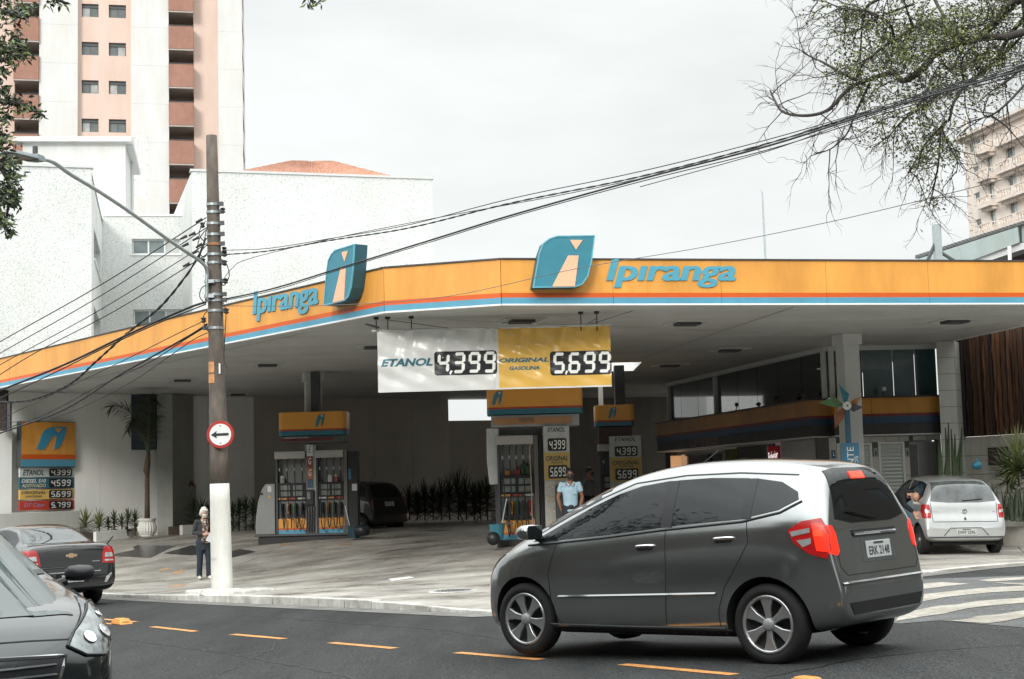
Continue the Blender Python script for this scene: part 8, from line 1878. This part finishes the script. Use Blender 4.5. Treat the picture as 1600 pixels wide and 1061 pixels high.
for k, pts in trace.items():
    P = []; ph = R.uniform(0,6); 
    for i, q in enumerate(pts):
        px, py = c6(*q); P.append(W(px, py, DT+.5*math.sin(ph+i*.8)))
    P = curve_pts(P, 4); BR.append((P, thick[k]))
    n_ = len(P); b = MB(); b.tube(P, [thick[k]*.80*(1-.80*i/(n_-1))**1.3+.005 for i in range(n_)], 6); b.build('limb', BARK, rt_, world=True, smooth=True)
# trunk out of view on the right, reaching the first limbs
s0 = BR[0][0][0]; s1 = BR[1][0][0]; tk = Vector((13,20.5,Rz(13,20.5)-.1)); fork = Vector((12.0,21,4.6)); b = MB(); b.tube(curve_pts([tk, tk+Vector((-.1,.3,1.8)), fork],5), [.26-.008*i for i in range(11)], 12); b.tube(curve_pts([fork,(fork+s0)/2+Vector((.3,0,.3)),s0],4), .11, 8); b.tube(curve_pts([fork,(fork+s1)/2,s1],4), .10, 8); b.tube([fork, BR[5][0][0]], .07, 8); b.tube([fork, BR[7][0][0]], .05, 6); b.build('trunk', BARK, rt_, world=True, smooth=True)
tw = MB(); lf = MB(); rr = random.Random(11)
GD = [((800,110),170,1.6),((740,300),150,1.5),((1000,140),170,1.2),((700,600),90,1.2),((980,740),90,1.6),((500,330),80,.9),((1200,120),200,1.0),((420,20),90,1.0),((900,620),110,1.0),((1100,500),120,.8),((620,250),80,.9),((860,850),60,.8),((940,1020),40,1.2),((1350,100),150,.6)]
def dens(p):
    x, y = proj(p); x = (x-1160)*3.216; y = y*3.216; s = .10
    for (c_, r_, w_) in GD: s += w_*math.exp(-((x-c_[0])**2+(y-c_[1])**2)/(2*r_*r_))
    return s
def twig(p, d, ln, r_, lev):
    pts = [p]; n_ = 5; q = p.copy(); dd = d.copy()
    for i in range(n_):
        dd = (dd+Vector((rr.uniform(-.35,.35),rr.uniform(-.35,.35),rr.uniform(-.38,.30)))).normalized(); q = q+dd*ln/n_; pts.append(q.copy())
        if lev < 2 and rr.random() < (.75 if lev == 0 else .5): sd = (dd+Vector((rr.uniform(-1,1),rr.uniform(-1,1),rr.uniform(-1,.8)))).normalized(); twig(q.copy(), sd, ln*rr.uniform(.35,.6), r_*.55, lev+1)
        kd = dens(q)
        m_ = int(kd*.72+rr.random()*.75)
        for _ in range(m_):
            o = q+Vector((rr.gauss(0,.07),rr.gauss(0,.07),rr.gauss(0,.07))); leaf(lf, o, (rr.uniform(-1,1),rr.uniform(-1,1),rr.uniform(-1,.5)), rr.uniform(.035,.075), rr.uniform(.018,.032), 0 if rr.random() < .62 else (1 if rr.random() < .75 else 2))
    tw.tube(pts, [r_*(1-.7*i/n_) for i in range(n_+1)], 4, cap=False)
for P, th in BR:
    for i in range(2, len(P)-1):
        m_ = 1 if rr.random() < .62 else 0
        for _ in range(m_):
            d = (P[i+1]-P[i]).normalized(); s_ = Vector((rr.uniform(-1,1),rr.uniform(-.8,.8),rr.uniform(-1,.7))); twig(P[i].copy(), (d*.7+s_).normalized(), rr.uniform(.35,1.0), .009, 0)
tw.build('twigs', BARK, rt_, world=True, recalc=False)['kind'] = 'stuff'; lf.build('foliage', [GRN1,GRN2,GRN3], rt_, world=True, recalc=False)['kind'] = 'stuff'
# left tree
lt = thing('street_tree', 'leafy tree with broad dark leaves reaching in at the upper left', 'tree', (-8.2,14.0,Rz(-8.2,14)))
GL1 = M('leaf_bottle', (.030,.050,.022), .45, var=.45, scale=3); GL2 = M('leaf_pale_green', (.13,.18,.05), .5, var=.3, scale=3); GL3 = M('leaf_blackish', (.02,.022,.018), .5, var=.4)  # leaf tones, mixed at random
tw = MB(); lf = MB(); DL = 14.5
def twp(px, py, dd=0): return W(px, py, DL+dd)
limbs = [[(-330,-60),(-120,0),(-40,10),(10,20),(40,30)],[(-330,60),(-150,90),(-50,100),(10,92),(35,88)],[(-330,120),(-160,150),(-60,160),(0,158),(40,166),(70,182)],[(-330,260),(-150,240),(-50,235),(-10,250),(15,290),(10,340)],[(-120,0),(-60,-30),(20,-30),(80,-5),(103,5)],[(-50,235),(-20,215),(10,210)]]
for pts in limbs:
    P = curve_pts([twp(*q) for q in pts],4); n_ = len(P); b = MB(); b.tube(P, [.05*(1-.85*i/(n_-1))+.004 for i in range(n_)], 6); b.build('limb', BARK, lt, world=True, smooth=True)
tk = Vector((-8.2,14.0,Rz(-8.2,14)-.1)); b = MB(); b.tube(curve_pts([tk, tk+Vector((.05,0,2)), twp(-330,100)],5), [.24-.008*i for i in range(11)], 12); b.tube([twp(-330,100),twp(-330,-60)], .1, 8); b.tube([twp(-330,100),twp(-330,260)], .08, 8); b.build('trunk', BARK, lt, world=True, smooth=True)
cl = [(5,10,26,110),(30,22,18,60),(48,12,10,22),(6,72,28,130),(28,62,14,60),(20,88,22,80),(40,85,10,30),(3,110,10,26),(3,142,12,40),(20,158,16,46),(38,166,14,34),(52,172,12,26),(62,180,7,10),(8,180,12,50),(4,215,16,80),(10,250,18,100),(22,275,14,70),(8,300,20,140),(20,310,12,60),(6,345,16,90),(16,360,9,30),(-40,30,50,200),(-40,120,60,200),(-40,260,60,240),(82,3,12,26),(97,6,8,14),(-10,330,24,80)]
def lcl(cx, cy, r_, n_):
    c_ = twp(cx, cy)
    for _ in range(n_):
        x = rr.gauss(cx, r_*.48); y = rr.gauss(cy, r_*.48); p = twp(x, y, rr.gauss(0,.35)); d = Vector((rr.uniform(-1,1),rr.uniform(-1,1),rr.uniform(-1,.35)))
        leaf(lf, p, d, rr.uniform(.055,.095), rr.uniform(.025,.038), 0 if rr.random() < .48 else (1 if rr.random() < .68 else 2))
        if rr.random() < .25: tw.tube([c_.lerp(p,.3), c_.lerp(p,.7)+Vector((0,0,rr.uniform(-.02,.02))), p], [.004,.003,.002], 3, cap=False)
for q in cl: lcl(*q)
lcl(483,5,7,14); lcl(497,4,7,10); tw.tube([twp(440,-30),twp(470,-10),twp(495,5)], .004, 4)
tw.build('twigs', BARK, lt, world=True, recalc=False)['kind'] = 'stuff'; lf.build('foliage', [GL1,GL2,GL3], lt, world=True, recalc=False)['kind'] = 'stuff'
# ------------------------------------------------------------------ the other side of the street (unseen behind the viewer; added to block low sky and darken paint and glass)
OPP = [M('opp_render_ochre', (.12,.105,.085), .8, var=.1), M('opp_render_grey', (.10,.10,.10), .8, var=.1), M('opp_brick', (.08,.055,.045), .85, var=.2, scale=8)]
o0 = Vector((-5.5,-9)); od = Vector((.59,-.81))
def opp(t0_, t1_, h, mat, label, off=0):
    a = o0+od*t1_; c_ = o0+od*t0_; n_ = Vector((.81,.59)); a -= n_*off; c_ -= n_*off
    fc_ = Face(c_, a)
    if fc_.n.dot(n_) < 0: fc_ = Face(a, c_)
    z0 = min(Rz(*a), Rz(*c_))-.5; t = thing('unseen_building', label, 'building', fc_.pt(fc_.len/2, z0)); hol = []
    u = 1.4
    while u < fc_.len-2.2:
        z = z0+1.5
        while z < h-1.8: hol.append((u,u+1.5,z,z+1.3)); z += 3
        u += 3.1
    b = MB(); face_with_holes(fc_, 0, fc_.len, z0, h, hol, b, .3); fc_.slab(b, 0, .3, z0, h, -9, -.31); fc_.slab(b, fc_.len-.3, fc_.len, z0, h, -9, -.31); fc_.slab(b, 0, fc_.len, h+.002, h+.2, -9, .25); b.build('wall', mat, t, world=True)
    for q in hol: window(fc_, *q, t, 2, fm=DGREY, glasses=(GL_B,), sill=False)
opp(-64,-42,5,OPP[1],'unseen grey rendered block opposite, far down the hill'); opp(-41,-24,7,OPP[0],'unseen ochre block opposite, down the hill'); opp(-23,-7,7,OPP[2],'unseen low brick building opposite the petrol station'); opp(-6,12,12,OPP[1],'unseen tall grey block straight behind the viewer'); opp(13,34,10,OPP[0],'unseen ochre building opposite, up the hill')
def opp2(x, y, h, w_, ang, mat, label):
    a = Vector((x,y)); d = Vector((math.cos(ang),math.sin(ang))); fc_ = Face(a, a+d*w_); z0 = -1.5; t = thing('unseen_building', label, 'building', (x,y,z0)); hol = []
    u = 1.4
    while u < w_-2.2:
        z = z0+1.5
        while z < h-1.8: hol.append((u,u+1.5,z,z+1.3)); z += 3
        u += 3.1
    b = MB(); face_with_holes(fc_, 0, w_, z0, h, hol, b, .3); fc_.slab(b, 0, w_, h+.002, h+.2, -9, .25); b.build('wall', mat, t, world=True)
    for q in hol: window(fc_, *q, t, 2, fm=DGREY, glasses=(GL_B,), sill=False)
opp2(27,30,11,20,math.radians(-97),OPP[0],'ochre building beyond the side street, out of view'); opp2(25,8,9,24,math.radians(-100),OPP[1],'grey building beyond the side street, out of view')
def side_tree(x, y, h, r_, n_, label, seed):  # unseen trees, added to give the car glass dark reflections
    rr = random.Random(seed); t = thing('street_tree', label, 'tree', (x,y,Rz(x,y))); z0 = Rz(x,y)-.1; b = MB(); b.tube([(x,y,z0),(x+.1,y,z0+h*.3),(x,y+.1,z0+h*.55)], [.2,.16,.1], 9)
    for k in range(7): a = k*.9; b.tube([(x,y,z0+h*.45),(x+math.cos(a)*r_*.4,y+math.sin(a)*r_*.4,z0+h*.65),(x+math.cos(a)*r_*.75,y+math.sin(a)*r_*.75,z0+h*.8)], [.08,.05,.02], 5)
    b.build('trunk', BARK, t, world=True); b = MB()
    cl_ = [(rr.gauss(0,.5)*r_, rr.gauss(0,.5)*r_, rr.gauss(0,.32)*r_*.8, rr.uniform(.3,.5)*r_) for _ in range(16)]
    for _ in range(n_):
        c_ = rr.choice(cl_); p = Vector((x+c_[0]+rr.gauss(0,.5)*c_[3], y+c_[1]+rr.gauss(0,.5)*c_[3], z0+h*.72+c_[2]+rr.gauss(0,.5)*c_[3])); leaf(b, p, (rr.uniform(-1,1),rr.uniform(-1,1),rr.uniform(-1,.6)), rr.uniform(.16,.28), rr.uniform(.08,.14), rr.choice((0,0,1)))
    b.build('foliage', [GL1,GL2], t, world=True, recalc=False)['kind'] = 'stuff'
side_tree(-3.2,-4.6,7.5,3.0,5200,'unseen leafy pavement tree just behind the viewer',3); side_tree(-9.6,5.0,11,4.0,9000,'leafy pavement tree left of the viewer, out of view',4); side_tree(3.4,-9,8,3.2,5200,'unseen leafy pavement tree behind the viewer, up the hill',5); side_tree(-16,12.5,11,4.4,8000,'unseen leafy pavement tree opposite, down the hill',6); side_tree(14.5,11.0,7,2.6,4200,'unseen leafy tree on the corner right of the view',7)
